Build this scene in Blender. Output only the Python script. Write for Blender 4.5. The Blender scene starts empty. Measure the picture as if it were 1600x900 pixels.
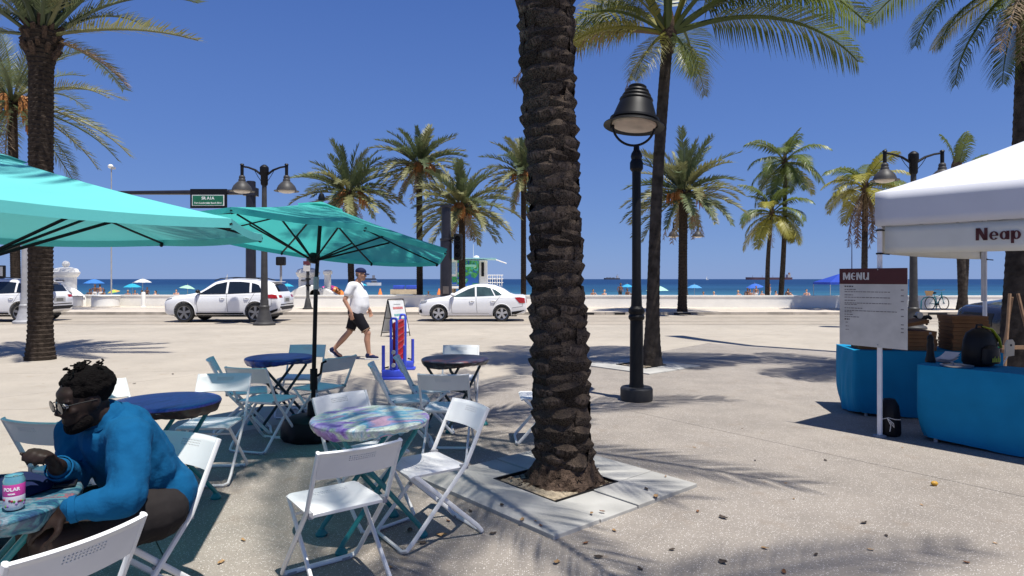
import bpy, bmesh, math, random
from mathutils import Vector, Matrix, Euler, Quaternion
from mathutils.bvhtree import BVHTree
from mathutils.geometry import tessellate_polygon
random.seed(7)
PI = math.pi
SC = bpy.context.scene
COL = SC.collection

# ------------------------------------------------------------------ camera, sky, sun, exposure
H = 1.55
cd = bpy.data.cameras.new('camera'); cam = bpy.data.objects.new('camera', cd); COL.objects.link(cam)
cam.location = (0, 0, H); cam.rotation_euler = (PI / 2, 0, 0)
cd.sensor_width = 36; cd.lens = 22.5; cd.shift_y = -14 / 1600
cd.clip_start = .05; cd.clip_end = 60000
SC.camera = cam
SUNV = Vector((.225, -.25, 1.0)).normalized()
W = bpy.data.worlds.new('World'); SC.world = W; W.use_nodes = True
nt = W.node_tree; nt.nodes.clear()
sky = nt.nodes.new('ShaderNodeTexSky'); sky.sky_type = 'NISHITA'; sky.sun_disc = False
sky.sun_elevation = math.asin(SUNV.z); sky.sun_rotation = math.atan2(SUNV.x, SUNV.y)
sky.air_density = 1.0; sky.dust_density = .15; sky.ozone_density = 4.5; sky.altitude = 0
hs = nt.nodes.new('ShaderNodeHueSaturation'); hs.inputs['Saturation'].default_value = 1.12; hs.inputs['Hue'].default_value = .507
bg = nt.nodes.new('ShaderNodeBackground'); bg.inputs['Strength'].default_value = .088
wo = nt.nodes.new('ShaderNodeOutputWorld')
tcw = nt.nodes.new('ShaderNodeTexCoord'); sxw = nt.nodes.new('ShaderNodeSeparateXYZ'); nt.links.new(tcw.outputs['Generated'], sxw.inputs[0])
rw = nt.nodes.new('ShaderNodeValToRGB'); e = rw.color_ramp.elements
e[0].position = 0; e[0].color = (.185, .325, .69, 1); e[1].position = .75; e[1].color = (.045, .105, .36, 1)
x = e.new(.20); x.color = (.118, .235, .61, 1); x = e.new(.40); x.color = (.074, .165, .50, 1)
mu = nt.nodes.new('ShaderNodeMix'); mu.data_type = 'RGBA'; mu.blend_type = 'MULTIPLY'; mu.inputs[0].default_value = 1
mu.inputs[7].default_value = (8.3, 8.3, 8.3, 1); nt.links.new(sxw.outputs[2], rw.inputs[0]); nt.links.new(rw.outputs[0], mu.inputs[6])
mk = nt.nodes.new('ShaderNodeMix'); mk.data_type = 'RGBA'; mk.inputs[0].default_value = .86     # clear-air blue over the physical sky
nt.links.new(sky.outputs[0], hs.inputs['Color']); nt.links.new(hs.outputs[0], mk.inputs[6]); nt.links.new(mu.outputs[2], mk.inputs[7]); nt.links.new(mk.outputs[2], bg.inputs[0]); nt.links.new(bg.outputs[0], wo.inputs[0])
sl = bpy.data.lights.new('sun', 'SUN'); sl.energy = 4.9; sl.angle = math.radians(.53); sl.color = (1, .965, .90)
so = bpy.data.objects.new('sun', sl); COL.objects.link(so); so.rotation_euler = SUNV.to_track_quat('Z', 'Y').to_euler(); so.location = (3, -4, 15)
SC.view_settings.view_transform = 'Standard'; SC.view_settings.look = 'None'
SC.view_settings.exposure = .38; SC.view_settings.gamma = 1; SC.view_settings.use_curve_mapping = False
try:
    SC.cycles.max_bounces = 8; SC.cycles.transparent_max_bounces = 12; SC.cycles.use_denoising = True
except Exception: pass

# ------------------------------------------------------------------ helpers
TMP = bpy.data.scenes.new('tmp')
def gz(d):
    if d < 12: return 0.0
    if d < 24: return -.17 * (d - 12) / 12
    if d < 31: return -.17
    if d < 37.5: return -.05
    return -.1 - .025 * (d - 38)
def Gd(px, py):
    d = H * 1000 / (py - 436)
    for _ in range(12): d = (H - gz(d)) * 1000 / (py - 436)
    return d
def G(px, py):
    d = Gd(px, py); return Vector(((px - 800) / 1000 * d, d, gz(d)))
def P(px, py, d): return Vector(((px - 800) / 1000 * d, d, H - (py - 436) / 1000 * d))
def Z(px, py, z):
    d = (H - z) * 1000 / (py - 436); return Vector(((px - 800) / 1000 * d, d, z))

class Geo:
    def __init__(s): s.v = []; s.f = []
    def add(s, vs, fs):
        b = len(s.v); s.v += [tuple(p) for p in vs]; s.f += [tuple(i + b for i in f) for f in fs]; return s
    def box(s, c, d, R=None):
        vs = []
        for x in (-.5, .5):
            for y in (-.5, .5):
                for z in (-.5, .5):
                    p = Vector((x * d[0], y * d[1], z * d[2]))
                    if R: p = R @ p
                    vs.append(p + Vector(c))
        return s.add(vs, [(0, 1, 3, 2), (4, 6, 7, 5), (0, 4, 5, 1), (2, 3, 7, 6), (0, 2, 6, 4), (1, 5, 7, 3)])
    def path(s, pts, r, n=8, closed=False, cap=True, flat=1.0, up=None):
        pts = [Vector(p) for p in pts]; m = len(pts)
        rs = r if isinstance(r, (list, tuple)) else [r] * m
        tang = []
        for i in range(m):
            if closed: t = pts[(i + 1) % m] - pts[i - 1]
            else: t = pts[min(i + 1, m - 1)] - pts[max(i - 1, 0)]
            tang.append(t.normalized() if t.length > 1e-9 else Vector((0, 0, 1)))
        a = up if up is not None else (Vector((0, 0, 1)) if abs(tang[0].z) < .9 else Vector((1, 0, 0)))
        a = Vector(a); u = (a - a.dot(tang[0]) * tang[0]).normalized()
        vs = []
        for i in range(m):
            u = (u - u.dot(tang[i]) * tang[i])
            u = u.normalized() if u.length > 1e-6 else tang[i].orthogonal().normalized()
            w = tang[i].cross(u)
            for k in range(n):
                an = 2 * PI * k / n
                vs.append(pts[i] + rs[i] * (math.cos(an) * u * flat + math.sin(an) * w))
        fs = []
        for i in range(m if closed else m - 1):
            j = (i + 1) % m
            for k in range(n): fs.append((i * n + k, i * n + (k + 1) % n, j * n + (k + 1) % n, j * n + k))
        if cap and not closed:
            fs.append(tuple(range(n))[::-1]); fs.append(tuple((m - 1) * n + k for k in range(n)))
        return s.add(vs, fs)
    def cyl(s, p, q, r1, r2=None, n=12): return s.path([p, q], [r1, r1 if r2 is None else r2], n)
    def sphere(s, c, r, nu=12, nv=8, R=None):
        if not isinstance(r, (tuple, list)): r = (r, r, r)
        vs = [Vector((0, 0, r[2]))]
        for i in range(1, nv):
            a = PI * i / nv
            for k in range(nu):
                b = 2 * PI * k / nu
                vs.append(Vector((r[0] * math.sin(a) * math.cos(b), r[1] * math.sin(a) * math.sin(b), r[2] * math.cos(a))))
        vs.append(Vector((0, 0, -r[2])))
        fs = [(0, 1 + k, 1 + (k + 1) % nu) for k in range(nu)]
        for i in range(nv - 2):
            for k in range(nu):
                a = 1 + i * nu
                fs.append((a + k, a + nu + k, a + nu + (k + 1) % nu, a + (k + 1) % nu))
        l = len(vs) - 1; a = 1 + (nv - 2) * nu
        fs += [(l, a + (k + 1) % nu, a + k) for k in range(nu)]
        c = Vector(c)
        return s.add([(R @ p if R else p) + c for p in vs], fs)
    def lathe(s, prof, n=24, c=(0, 0, 0), R=None, jit=None, cap=True):
        vs = []; c = Vector(c)
        for i, (r, z) in enumerate(prof):
            for k in range(n):
                a = 2 * PI * k / n
                rr = r * (1 + (jit(i, k) if jit else 0))
                p = Vector((rr * math.cos(a), rr * math.sin(a), z))
                vs.append((R @ p if R else p) + c)
        fs = []
        for i in range(len(prof) - 1):
            for k in range(n): fs.append((i * n + k, i * n + (k + 1) % n, (i + 1) * n + (k + 1) % n, (i + 1) * n + k))
        if cap and prof[0][0] > 1e-4: fs.append(tuple(range(n))[::-1])
        if cap and prof[-1][0] > 1e-4: fs.append(tuple((len(prof) - 1) * n + k for k in range(n)))
        return s.add(vs, fs)
    def prism(s, poly, o, ux, uy, t):
        o = Vector(o); ux = Vector(ux); uy = Vector(uy); t = Vector(t); n = len(poly)
        b = [o + ux * a + uy * c for a, c in poly]
        vs = b + [p + t for p in b]
        tri = tessellate_polygon([[Vector((a, c, 0)) for a, c in poly]])
        fs = [tuple(f) for f in tri] + [tuple(i + n for i in f[::-1]) for f in tri]
        fs += [(i, (i + 1) % n, (i + 1) % n + n, i + n) for i in range(n)]
        return s.add(vs, fs)
    def grid(s, fn, nu, nv, skip=None):
        vs = [fn(i / nu, j / nv) for j in range(nv + 1) for i in range(nu + 1)]
        fs = []
        for j in range(nv):
            for i in range(nu):
                if skip and skip(i, j): continue
                a = j * (nu + 1) + i; fs.append((a, a + 1, a + nu + 2, a + nu + 1))
        return s.add(vs, fs)
    def mesh(s, name, recalc=True, smooth=35):
        me = bpy.data.meshes.new(name); me.from_pydata(s.v, [], s.f)
        if recalc:
            bm = bmesh.new(); bm.from_mesh(me); bmesh.ops.recalc_face_normals(bm, faces=bm.faces); bm.to_mesh(me); bm.free()
        if smooth:
            me.shade_smooth()
            if smooth < 180: me.set_sharp_from_angle(angle=math.radians(smooth))
        return me
    def build(s, name, mat, parent=None, recalc=True, smooth=35, mods=None):
        me = s.mesh(name, recalc, 0 if mods else smooth)
        if mods:
            me = apply_mods(me, mods, smooth)
        return link(name, me, mat, parent)
def apply_mods(me, mods, smooth=35):
    o = bpy.data.objects.new('tmp', me); TMP.collection.objects.link(o)
    for t, kw in mods:
        m = o.modifiers.new(t, t)
        for k, v in kw.items(): setattr(m, k, v)
    with bpy.context.temp_override(scene=TMP, view_layer=TMP.view_layers[0]): dg = bpy.context.evaluated_depsgraph_get()
    r = bpy.data.meshes.new_from_object(o.evaluated_get(dg), depsgraph=dg)
    TMP.collection.objects.unlink(o); bpy.data.objects.remove(o)
    if smooth:
        r.shade_smooth()
        if smooth < 180: r.set_sharp_from_angle(angle=math.radians(smooth))
    return r
def link(name, me, mat=None, parent=None, loc=None, rot=None, scale=None):
    me.name = name
    o = bpy.data.objects.new(name, me); COL.objects.link(o)
    if mat is not None:
        me.materials.clear(); me.materials.append(mat)
    if parent: o.parent = parent
    if loc is not None: o.location = loc
    if rot is not None: o.rotation_euler = rot
    if scale is not None: o.scale = scale if isinstance(scale, (tuple, list)) else (scale,) * 3
    return o
def tag(o, label, cat, group=None):
    o['label'] = label; o['category'] = cat
    if group: o['group'] = group
    return o
def thing(name, label, cat, loc=(0, 0, 0), rz=0, group=None):
    o = bpy.data.objects.new(name, None); COL.objects.link(o); o.empty_display_size = .1
    o.location = loc; o.rotation_euler = (0, 0, rz)
    return tag(o, label, cat, group)
def struct(o): o['kind'] = 'structure'; return o
def stuff(o): o['kind'] = 'stuff'; return o
def copy_tree(o, parent=None, loc=None, rz=None, label=None):
    c = o.copy(); COL.objects.link(c)
    if parent: c.parent = parent
    if loc is not None: c.location = loc
    if rz is not None: c.rotation_euler = (0, 0, rz)
    if label: c['label'] = label
    for ch in list(o.children): copy_tree(ch, c)
    return c
def heading(v): return math.atan2(-v[0], v[1])      # local +Y looks along v

# ------------------------------------------------------------------ materials
MATS = {}
def mat(name, col, rough=.6, metal=0, var=.12, scale=6, bump=0, bscale=40, spec=.5, trans=0, coat=0, coord='Object', detail=5, col2=None, alpha=None):
    if name in MATS: return MATS[name]
    m = bpy.data.materials.new(name); m.use_nodes = True; n = m.node_tree.nodes; l = m.node_tree.links
    b = n['Principled BSDF']; b.inputs['Roughness'].default_value = rough; b.inputs['Metallic'].default_value = metal
    b.inputs['Specular IOR Level'].default_value = spec; b.inputs['Coat Weight'].default_value = coat
    tc = n.new('ShaderNodeTexCoord')
    nz = n.new('ShaderNodeTexNoise'); nz.inputs['Scale'].default_value = scale; nz.inputs['Detail'].default_value = detail
    l.new(tc.outputs[coord], nz.inputs['Vector'])
    rp = n.new('ShaderNodeValToRGB')
    c1 = [max(0, c * (1 - var)) for c in col]; c2 = list(col2) if col2 else [min(1, c * (1 + var)) for c in col]
    rp.color_ramp.elements[0].position = .3; rp.color_ramp.elements[0].color = (*c1, 1)
    rp.color_ramp.elements[1].position = .7; rp.color_ramp.elements[1].color = (*c2, 1)
    l.new(nz.outputs[0], rp.inputs[0]); l.new(rp.outputs[0], b.inputs['Base Color'])
    if bump:
        n2 = n.new('ShaderNodeTexNoise'); n2.inputs['Scale'].default_value = bscale; n2.inputs['Detail'].default_value = 4
        l.new(tc.outputs[coord], n2.inputs['Vector'])
        bp = n.new('ShaderNodeBump'); bp.inputs['Strength'].default_value = bump; bp.inputs['Distance'].default_value = .02
        l.new(n2.outputs[0], bp.inputs['Height']); l.new(bp.outputs[0], b.inputs['Normal'])
    if trans:
        tr = n.new('ShaderNodeBsdfTranslucent'); l.new(rp.outputs[0], tr.inputs[0])
        mx = n.new('ShaderNodeMixShader'); mx.inputs[0].default_value = trans
        l.new(b.outputs[0], mx.inputs[1]); l.new(tr.outputs[0], mx.inputs[2]); l.new(mx.outputs[0], n['Material Output'].inputs[0])
    MATS[name] = m; return m
def nodes(m): return m.node_tree.nodes, m.node_tree.links, m.node_tree.nodes['Principled BSDF']

def ground_mat(name, base, chips, chipcol, speck=.5, stain=.25):
    m = bpy.data.materials.new(name); m.use_nodes = True; n, l, b = nodes(m)
    tc = n.new('ShaderNodeTexCoord'); V = tc.outputs['Object']
    def noise(s, d=6, r=.6):
        x = n.new('ShaderNodeTexNoise'); x.inputs['Scale'].default_value = s; x.inputs['Detail'].default_value = d; x.inputs['Roughness'].default_value = r
        l.new(V, x.inputs['Vector']); return x.outputs[0]
    def ramp(inp, p0, c0, p1, c1):
        r = n.new('ShaderNodeValToRGB'); e = r.color_ramp.elements
        e[0].position = p0; e[0].color = (*c0, 1); e[1].position = p1; e[1].color = (*c1, 1); l.new(inp, r.inputs[0]); return r.outputs[0]
    def mix(f, a, c, mode='MIX'):
        x = n.new('ShaderNodeMix'); x.data_type = 'RGBA'; x.blend_type = mode
        if isinstance(f, float): x.inputs[0].default_value = f
        else: l.new(f, x.inputs[0])
        l.new(a, x.inputs[6]); l.new(c, x.inputs[7]); return x.outputs[2]
    bc = ramp(noise(.35, 7), .3, [c * .86 for c in base], .72, [min(1, c * 1.1) for c in base])
    st = ramp(noise(1.7, 8, .7), .30, [1 - stain] * 3, .58, (1, 1, 1))
    bc = mix(1.0, bc, st, 'MULTIPLY')
    gr = ramp(noise(95, 3, .7), .32, [.72] * 3, .68, [1.16] * 3); bc = mix(.8, bc, gr, 'MULTIPLY')
    vo = n.new('ShaderNodeTexVoronoi'); vo.inputs['Scale'].default_value = chips; vo.inputs['Randomness'].default_value = 1
    mp = n.new('ShaderNodeMapping'); l.new(V, mp.inputs[0]); mp.inputs['Scale'].default_value = (1, 1.35, 1)
    l.new(mp.outputs[0], vo.inputs['Vector'])
    ds = ramp(vo.outputs['Distance'], .16, (1, 1, 1), .34, (0, 0, 0))
    sp = n.new('ShaderNodeSeparateColor'); l.new(vo.outputs['Color'], sp.inputs[0])
    th = ramp(sp.outputs[0], 1 - speck - .02, (0, 0, 0), 1 - speck + .02, (1, 1, 1))
    f = mix(1.0, ds, th, 'MULTIPLY')
    cc = n.new('ShaderNodeRGB'); cc.outputs[0].default_value = (*chipcol, 1)
    bc = mix(f, bc, cc.outputs[0])
    v2 = n.new('ShaderNodeTexVoronoi'); v2.inputs['Scale'].default_value = 42; l.new(V, v2.inputs['Vector'])
    d2 = ramp(v2.outputs['Distance'], .10, (1, 1, 1), .2, (0, 0, 0)); s2 = n.new('ShaderNodeSeparateColor'); l.new(v2.outputs['Color'], s2.inputs[0])
    t2 = ramp(s2.outputs[1], .86, (0, 0, 0), .88, (1, 1, 1)); f2 = mix(1.0, d2, t2, 'MULTIPLY')
    dk = n.new('ShaderNodeRGB'); dk.outputs[0].default_value = (base[0] * .35, base[1] * .32, base[2] * .3, 1)
    bc = mix(f2, bc, dk.outputs[0])
    sn = ramp(noise(3.1, 4, .55), .60, (0, 0, 0), .74, (.42, .42, .42)); br = n.new('ShaderNodeRGB'); br.outputs[0].default_value = (base[0] * .62, base[1] * .52, base[2] * .42, 1)
    bc = mix(sn, bc, br.outputs[0])
    gum = n.new('ShaderNodeTexVoronoi'); gum.inputs['Scale'].default_value = 2.6; l.new(V, gum.inputs['Vector'])
    gd = ramp(gum.outputs['Distance'], .035, (.55, .55, .55), .075, (0, 0, 0)); bc = mix(gd, bc, br.outputs[0])
    l.new(bc, b.inputs['Base Color']); b.inputs['Roughness'].default_value = .82
    bp = n.new('ShaderNodeBump'); bp.inputs['Strength'].default_value = .35; bp.inputs['Distance'].default_value = .006
    l.new(noise(120, 3), bp.inputs['Height']); l.new(bp.outputs[0], b.inputs['Normal'])
    return m
M_CREAM = ground_mat('cream_concrete', (.435, .385, .312), 170, (.68, .60, .50), .18, .12)
M_GREY = ground_mat('shell_concrete', (.305, .268, .228), 88, (.80, .75, .70), .40, .24)
M_ROAD = ground_mat('road_concrete', (.40, .345, .275), 120, (.50, .52, .47), .2, .2)
M_WALK = ground_mat('pale_sidewalk', (.60, .525, .43), 120, (.75, .7, .64), .2, .14)
M_SAND = mat('beach_sand', (.60, .52, .40), .95, var=.12, scale=.4, bump=.4, bscale=3)
M_WHITE = mat('white_stucco', (.80, .785, .74), .7, var=.06, scale=1.2, bump=.15, bscale=30)
M_SLAB = mat('grey_slab', (.40, .39, .36), .75, var=.2, scale=3, bump=.12, bscale=60, detail=8)
M_SOIL = mat('planter_soil', (.33, .27, .19), .95, var=.45, scale=30, bump=.8, bscale=90)
M_JOINT = mat('joint_filler', (.21, .185, .155), .9)
M_CHAIR = mat('white_chair_paint', (.80, .80, .78), .38, var=.05, scale=5)
M_TEAL = mat('teal_table_paint', (.015, .19, .20), .4, var=.1)
M_TABLEDARK = mat('dark_table_paint', (.012, .03, .035), .4, var=.1)
M_BLACK = mat('black_powder_coat', (.006, .006, .007), .5, var=.2, spec=.25)
M_POLE = mat('dark_grey_pole_paint', (.05, .048, .047), .5, var=.2, spec=.3)
M_LGREY = mat('pale_grey_pole_paint', (.33, .33, .34), .5)
M_UMB = mat('turquoise_canvas', (.15, .63, .60), .8, var=.05, scale=3, trans=.22, bump=.05, bscale=300)
M_UMBD = mat('deep_turquoise_canvas', (.075, .55, .50), .8, var=.08, scale=2, trans=.46, bump=.05, bscale=300)
M_TENT = mat('white_tent_canvas', (.60, .61, .66), .75, var=.03, scale=3, trans=.03)
M_BANNER = mat('cream_banner_vinyl', (.66, .65, .58), .6, var=.03)
M_MAROON = mat('maroon_print', (.075, .012, .012), .6)
M_BLUECL = mat('blue_table_cloth', (.010, .22, .42), .75, var=.10, scale=4, bump=.1, bscale=200, spec=.12)
M_CARD = mat('brown_cardboard', (.22, .11, .05), .85, var=.15, scale=5, spec=.12)
M_TYRE = mat('tyre_rubber', (.018, .018, .018), .85)
M_RIM = mat('dark_alloy', (.22, .22, .23), .3, metal=.8)
M_RIMS = mat('silver_alloy', (.55, .55, .56), .28, metal=.85)
M_WPAINT = mat('white_car_paint', (.80, .80, .80), .28, var=.02, coat=.6)
M_GLASS = mat('tinted_glass', (.010, .014, .018), .04, var=.1, spec=.9)
M_GLASS2 = mat('green_glass', (.045, .075, .075), .05, var=.5, scale=2.2, spec=.9)
M_TRIM = mat('black_trim', (.010, .010, .011), .5, spec=.3)
M_RED = mat('red_lens', (.36, .012, .012), .18, coat=.6)
M_LAMPG = mat('clear_lens', (.30, .31, .32), .12, metal=.3)
M_SKIN = mat('tanned_skin', (.42, .22, .14), .5, var=.10, scale=9)
M_SKIND = mat('dark_skin', (.020, .011, .008), .55, var=.12, scale=9, spec=.25)
M_HAIR = mat('black_hair', (.005, .004, .004), .9, bump=.6, bscale=120, spec=.08)
M_TSHIRT = mat('white_cotton', (.80, .80, .80), .85, var=.03, bump=.25, bscale=9)
M_BSHIRT = mat('blue_jersey', (.005, .082, .195), .95, var=.12, bump=.5, bscale=16, spec=.12)
M_SHORTS = mat('charcoal_cotton', (.022, .019, .019), .9, var=.12, bump=.35, bscale=14, spec=.12)
M_BSHORTS = mat('black_shorts', (.012, .012, .016), .8, var=.2, spec=.12)
M_NAVY = mat('navy_cloth', (.012, .018, .06), .7, spec=.12)
M_SOLE = mat('white_rubber', (.75, .75, .74), .6)
M_DTRUNK = mat('date_trunk', (.045, .034, .026), .95, var=.5, scale=14, bump=.9, bscale=40, spec=.12)
M_BOOT = mat('trunk_leaf_base', (.026, .019, .015), .95, var=.8, scale=26, bump=1.0, bscale=75, col2=(.15, .115, .088), spec=.12)
_n, _l, _b = nodes(M_BOOT)
for _q in _n:
    if _q.bl_idname == 'ShaderNodeBump': _q.inputs['Distance'].default_value = .06
    if _q.bl_idname == 'ShaderNodeTexNoise' and _q.inputs['Scale'].default_value > 50:      # stringy fibres along the leaf base
        _mp = _n.new('ShaderNodeMapping'); _mp.inputs['Scale'].default_value = (1.6, .5, .12); _l.new(_q.inputs['Vector'].links[0].from_socket, _mp.inputs[0]); _l.new(_mp.outputs[0], _q.inputs['Vector']); _q.inputs['Scale'].default_value = 24; _q.inputs['Detail'].default_value = 8
_oi = _n.new('ShaderNodeObjectInfo'); _mr = _n.new('ShaderNodeMapRange'); _mr.inputs[3].default_value = .55; _mr.inputs[4].default_value = 1.5; _l.new(_oi.outputs['Random'], _mr.inputs[0])
_mx = _n.new('ShaderNodeVectorMath'); _mx.operation = 'SCALE'; _src = _b.inputs['Base Color'].links[0].from_socket
_l.new(_src, _mx.inputs[0]); _l.new(_mr.outputs[0], _mx.inputs['Scale']); _l.new(_mx.outputs[0], _b.inputs['Base Color'])
# pale stringy cut scars on the leaf bases, stronger on some than on others
_tc = _n.new('ShaderNodeTexCoord'); _sx = _n.new('ShaderNodeSeparateXYZ'); _l.new(_tc.outputs['Object'], _sx.inputs[0])
def _math(op, a, b_=None, c_=None):
    x = _n.new('ShaderNodeMath'); x.operation = op
    for i, q in enumerate((a, b_, c_)):
        if q is None: continue
        if isinstance(q, (int, float)): x.inputs[i].default_value = q
        else: _l.new(q, x.inputs[i])
    return x.outputs[0]
_ex = _math('POWER', _math('ABSOLUTE', _math('DIVIDE', _sx.outputs[0], .36)), 2.0); _ez = _math('POWER', _math('ABSOLUTE', _math('DIVIDE', _math('SUBTRACT', _sx.outputs[2], .06), .30)), 2.0)
_ns = _n.new('ShaderNodeTexNoise'); _ns.inputs['Scale'].default_value = 1; _ns.inputs['Detail'].default_value = 4; _mp2 = _n.new('ShaderNodeMapping'); _mp2.inputs['Scale'].default_value = (13, 5, 2.2); _va = _n.new('ShaderNodeVectorMath'); _va.operation = 'ADD'
_cb = _n.new('ShaderNodeCombineXYZ'); _l.new(_math('MULTIPLY', _oi.outputs['Random'], 40), _cb.inputs[0]); _l.new(_tc.outputs['Object'], _mp2.inputs[0]); _l.new(_mp2.outputs[0], _va.inputs[0]); _l.new(_cb.outputs[0], _va.inputs[1]); _l.new(_va.outputs[0], _ns.inputs['Vector'])
_st = _n.new('ShaderNodeMapRange'); _st.inputs[1].default_value = .44; _st.inputs[2].default_value = .60; _l.new(_ns.outputs[0], _st.inputs[0])
_in = _n.new('ShaderNodeMapRange'); _in.inputs[1].default_value = 1.05; _in.inputs[2].default_value = .55; _l.new(_math('ADD', _ex, _ez), _in.inputs[0])
_rw = _n.new('ShaderNodeMapRange'); _rw.inputs[1].default_value = .35; _rw.inputs[2].default_value = .75; _l.new(_math('FRACT', _math('MULTIPLY', _oi.outputs['Random'], 7.31)), _rw.inputs[0])
_fa = _math('MULTIPLY', _math('MULTIPLY', _in.outputs[0], _st.outputs[0]), _rw.outputs[0])
_mz = _n.new('ShaderNodeMix'); _mz.data_type = 'RGBA'; _mz.inputs[7].default_value = (.24, .18, .14, 1); _l.new(_fa, _mz.inputs[0]); _l.new(_mx.outputs[0], _mz.inputs[6]); _l.new(_mz.outputs[2], _b.inputs['Base Color'])
M_CUT = mat('trunk_cut_face', (.115, .086, .066), .95, var=.75, scale=45, bump=1, bscale=80, spec=.12)
M_FIBRE = mat('trunk_fibre', (.085, .058, .042), .95, var=.5, scale=30, bump=1, bscale=90, spec=.12)
M_CTRUNK = mat('coconut_trunk', (.052, .043, .036), .9, var=.5, scale=7, bump=.6, bscale=30, spec=.12)
M_DATE = mat('date_leaf', (.105, .135, .060), .5, var=.35, scale=2.5, trans=.25)
M_DATE2 = mat('date_leaf_pale', (.20, .20, .085), .5, var=.35, scale=2.5, trans=.25)
M_COCO = mat('coconut_leaf', (.115, .15, .035), .42, var=.35, scale=1.8, trans=.35)
M_COCO2 = mat('coconut_leaf_yellow', (.28, .26, .045), .45, var=.3, scale=1.8, trans=.35)
M_DEAD = mat('dead_leaf', (.27, .19, .115), .8, var=.35, scale=4, trans=.15)
M_FRUIT = mat('orange_dates', (.40, .17, .05), .6, var=.3, scale=20)

# ------------------------------------------------------------------ ground, road, beach, sea
def clip(poly, p, n, off=0.0):
    """keep the side where (x-p).n > off"""
    out = []; m = len(poly)
    for i in range(m):
        a, b = poly[i], poly[(i + 1) % m]
        da = (a[0] - p[0]) * n[0] + (a[1] - p[1]) * n[1] - off; db = (b[0] - p[0]) * n[0] + (b[1] - p[1]) * n[1] - off
        if da >= 0: out.append(a)
        if da * db < 0:
            t = da / (da - db); out.append((a[0] + t * (b[0] - a[0]), a[1] + t * (b[1] - a[1])))
    return out
def line(a, b):
    d = Vector((b[0] - a[0], b[1] - a[1])).normalized(); return a, (-d.y, d.x)
def split(polys, ln, gap):
    p, n = ln; out = []
    for q, tagk in polys:
        A = clip(q, p, n, gap / 2); B = clip(q, p, (-n[0], -n[1]), gap / 2)
        if len(A) > 2: out.append((A, tagk))
        if len(B) > 2: out.append((B, tagk))
    return out
plaza = link('plaza', Geo().grid(lambda u, v: (-70 + 140 * u, [-30, 12, 24][int(round(v * 2))], [-.03, -.03, -.20][int(round(v * 2))]), 4, 2).mesh('plaza', True, 0), M_JOINT)
struct(plaza)
A0, A1 = (4.9, 16.0), (-.46, 9.34); B1 = (7.1, 13.7)
LA = line(A1, A0); LB = line(A0, B1)          # LA: left normal = cream side
big = [(-70, -30), (70, -30), (70, 24), (-70, 24)]
cream = clip(big, LA[0], LA[1], .004)
right = clip(big, LA[0], (-LA[1][0], -LA[1][1]), .004)
cream2 = clip(right, LB[0], LB[1], .004)
grey = clip(right, LB[0], (-LB[1][0], -LB[1][1]), .004)
polys = [(grey, 'g')]
da = Vector((A0[0] - A1[0], A0[1] - A1[1])).normalized()
db = Vector((.6, -.79))
J0 = Vector((2.01, 6.71))
for k in (-2, -1, 0, 1, 2):
    q = J0 + da * 5.2 * k
    polys = split(polys, line(q, q + db), .007)
cp = [(cream, 'c'), (cream2, 'c')]
for k in (-3, -2, -1, 0, 1, 2):
    q = Vector((-3.4, 11.0)) + da * 4.4 * k
    cp = split(cp, line(q, q + Vector((.94, .10))), .008)
for k in (1, 2, 3, 4):
    q = Vector(A1) - db * (4.4 * k)
    cp = split(cp, line(q, q + da), .008)
# planter pits cut out later are simply covered by raised slabs
for q, k in polys + cp:
    for lo, hi in ((-40, 12), (12, 24)):
        r = clip(clip(q, (0, lo), (0, 1)), (0, hi), (0, -1))
        if len(r) < 3: continue
        g = Geo(); g.prism([(x, y) for x, y in r], (0, 0, -.02), (1, 0, 0), (0, 1, 0), (0, 0, .02))
        g.v = [(x, y, z + gz(y)) for x, y, z in g.v]
        g.build('paving_panel', M_GREY if k == 'g' else M_CREAM, plaza, smooth=0)
road = struct(link('road', Geo().grid(lambda u, v: (-90 + 180 * u, 23.9 + 7.0 * v, -.172), 8, 1).mesh('road', True, 0), M_ROAD))
# lane seams of the concrete road
for y in (26.1, 28.4):
    Geo().box((0, y, -.166), (160, .10, .004)).build('road_seam', mat('faded_seam', (.30, .27, .23), .9, var=.3, scale=.8), road, smooth=0)
Geo().box((0, 24.05, -.165), (160, .12, .006)).build('road_seam', mat('faded_seam', (.30, .27, .23)), road, smooth=0)
g = Geo().box((0, 34.4, -.17), (180, 6.8, .24)); walk = struct(g.build('sidewalk', M_WALK, smooth=0))
g = Geo()
for k in range(-20, 21): g.box((k * 3.0, 30.92, -.16), (2.985, .16, .235))
struct(g.build('kerb', mat('worn_kerb', (.36, .32, .27), .85, var=.35, scale=1.5), walk, smooth=0))
for x0, w in ((3.6, .7), (8.2, .8), (5.2, .5), (20.5, .9)):
    Geo().box((x0, 30.82, -.13), (w, .05, .10)).build('drain_inlet', M_BLACK, walk, smooth=0)
struct(link('beach', Geo().grid(lambda u, v: (-500 + 1000 * u, 37.2 + 75 * v, -.09 - .025 * (75 * v)), 20, 12).mesh('beach', True, 0), M_SAND))
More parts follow.
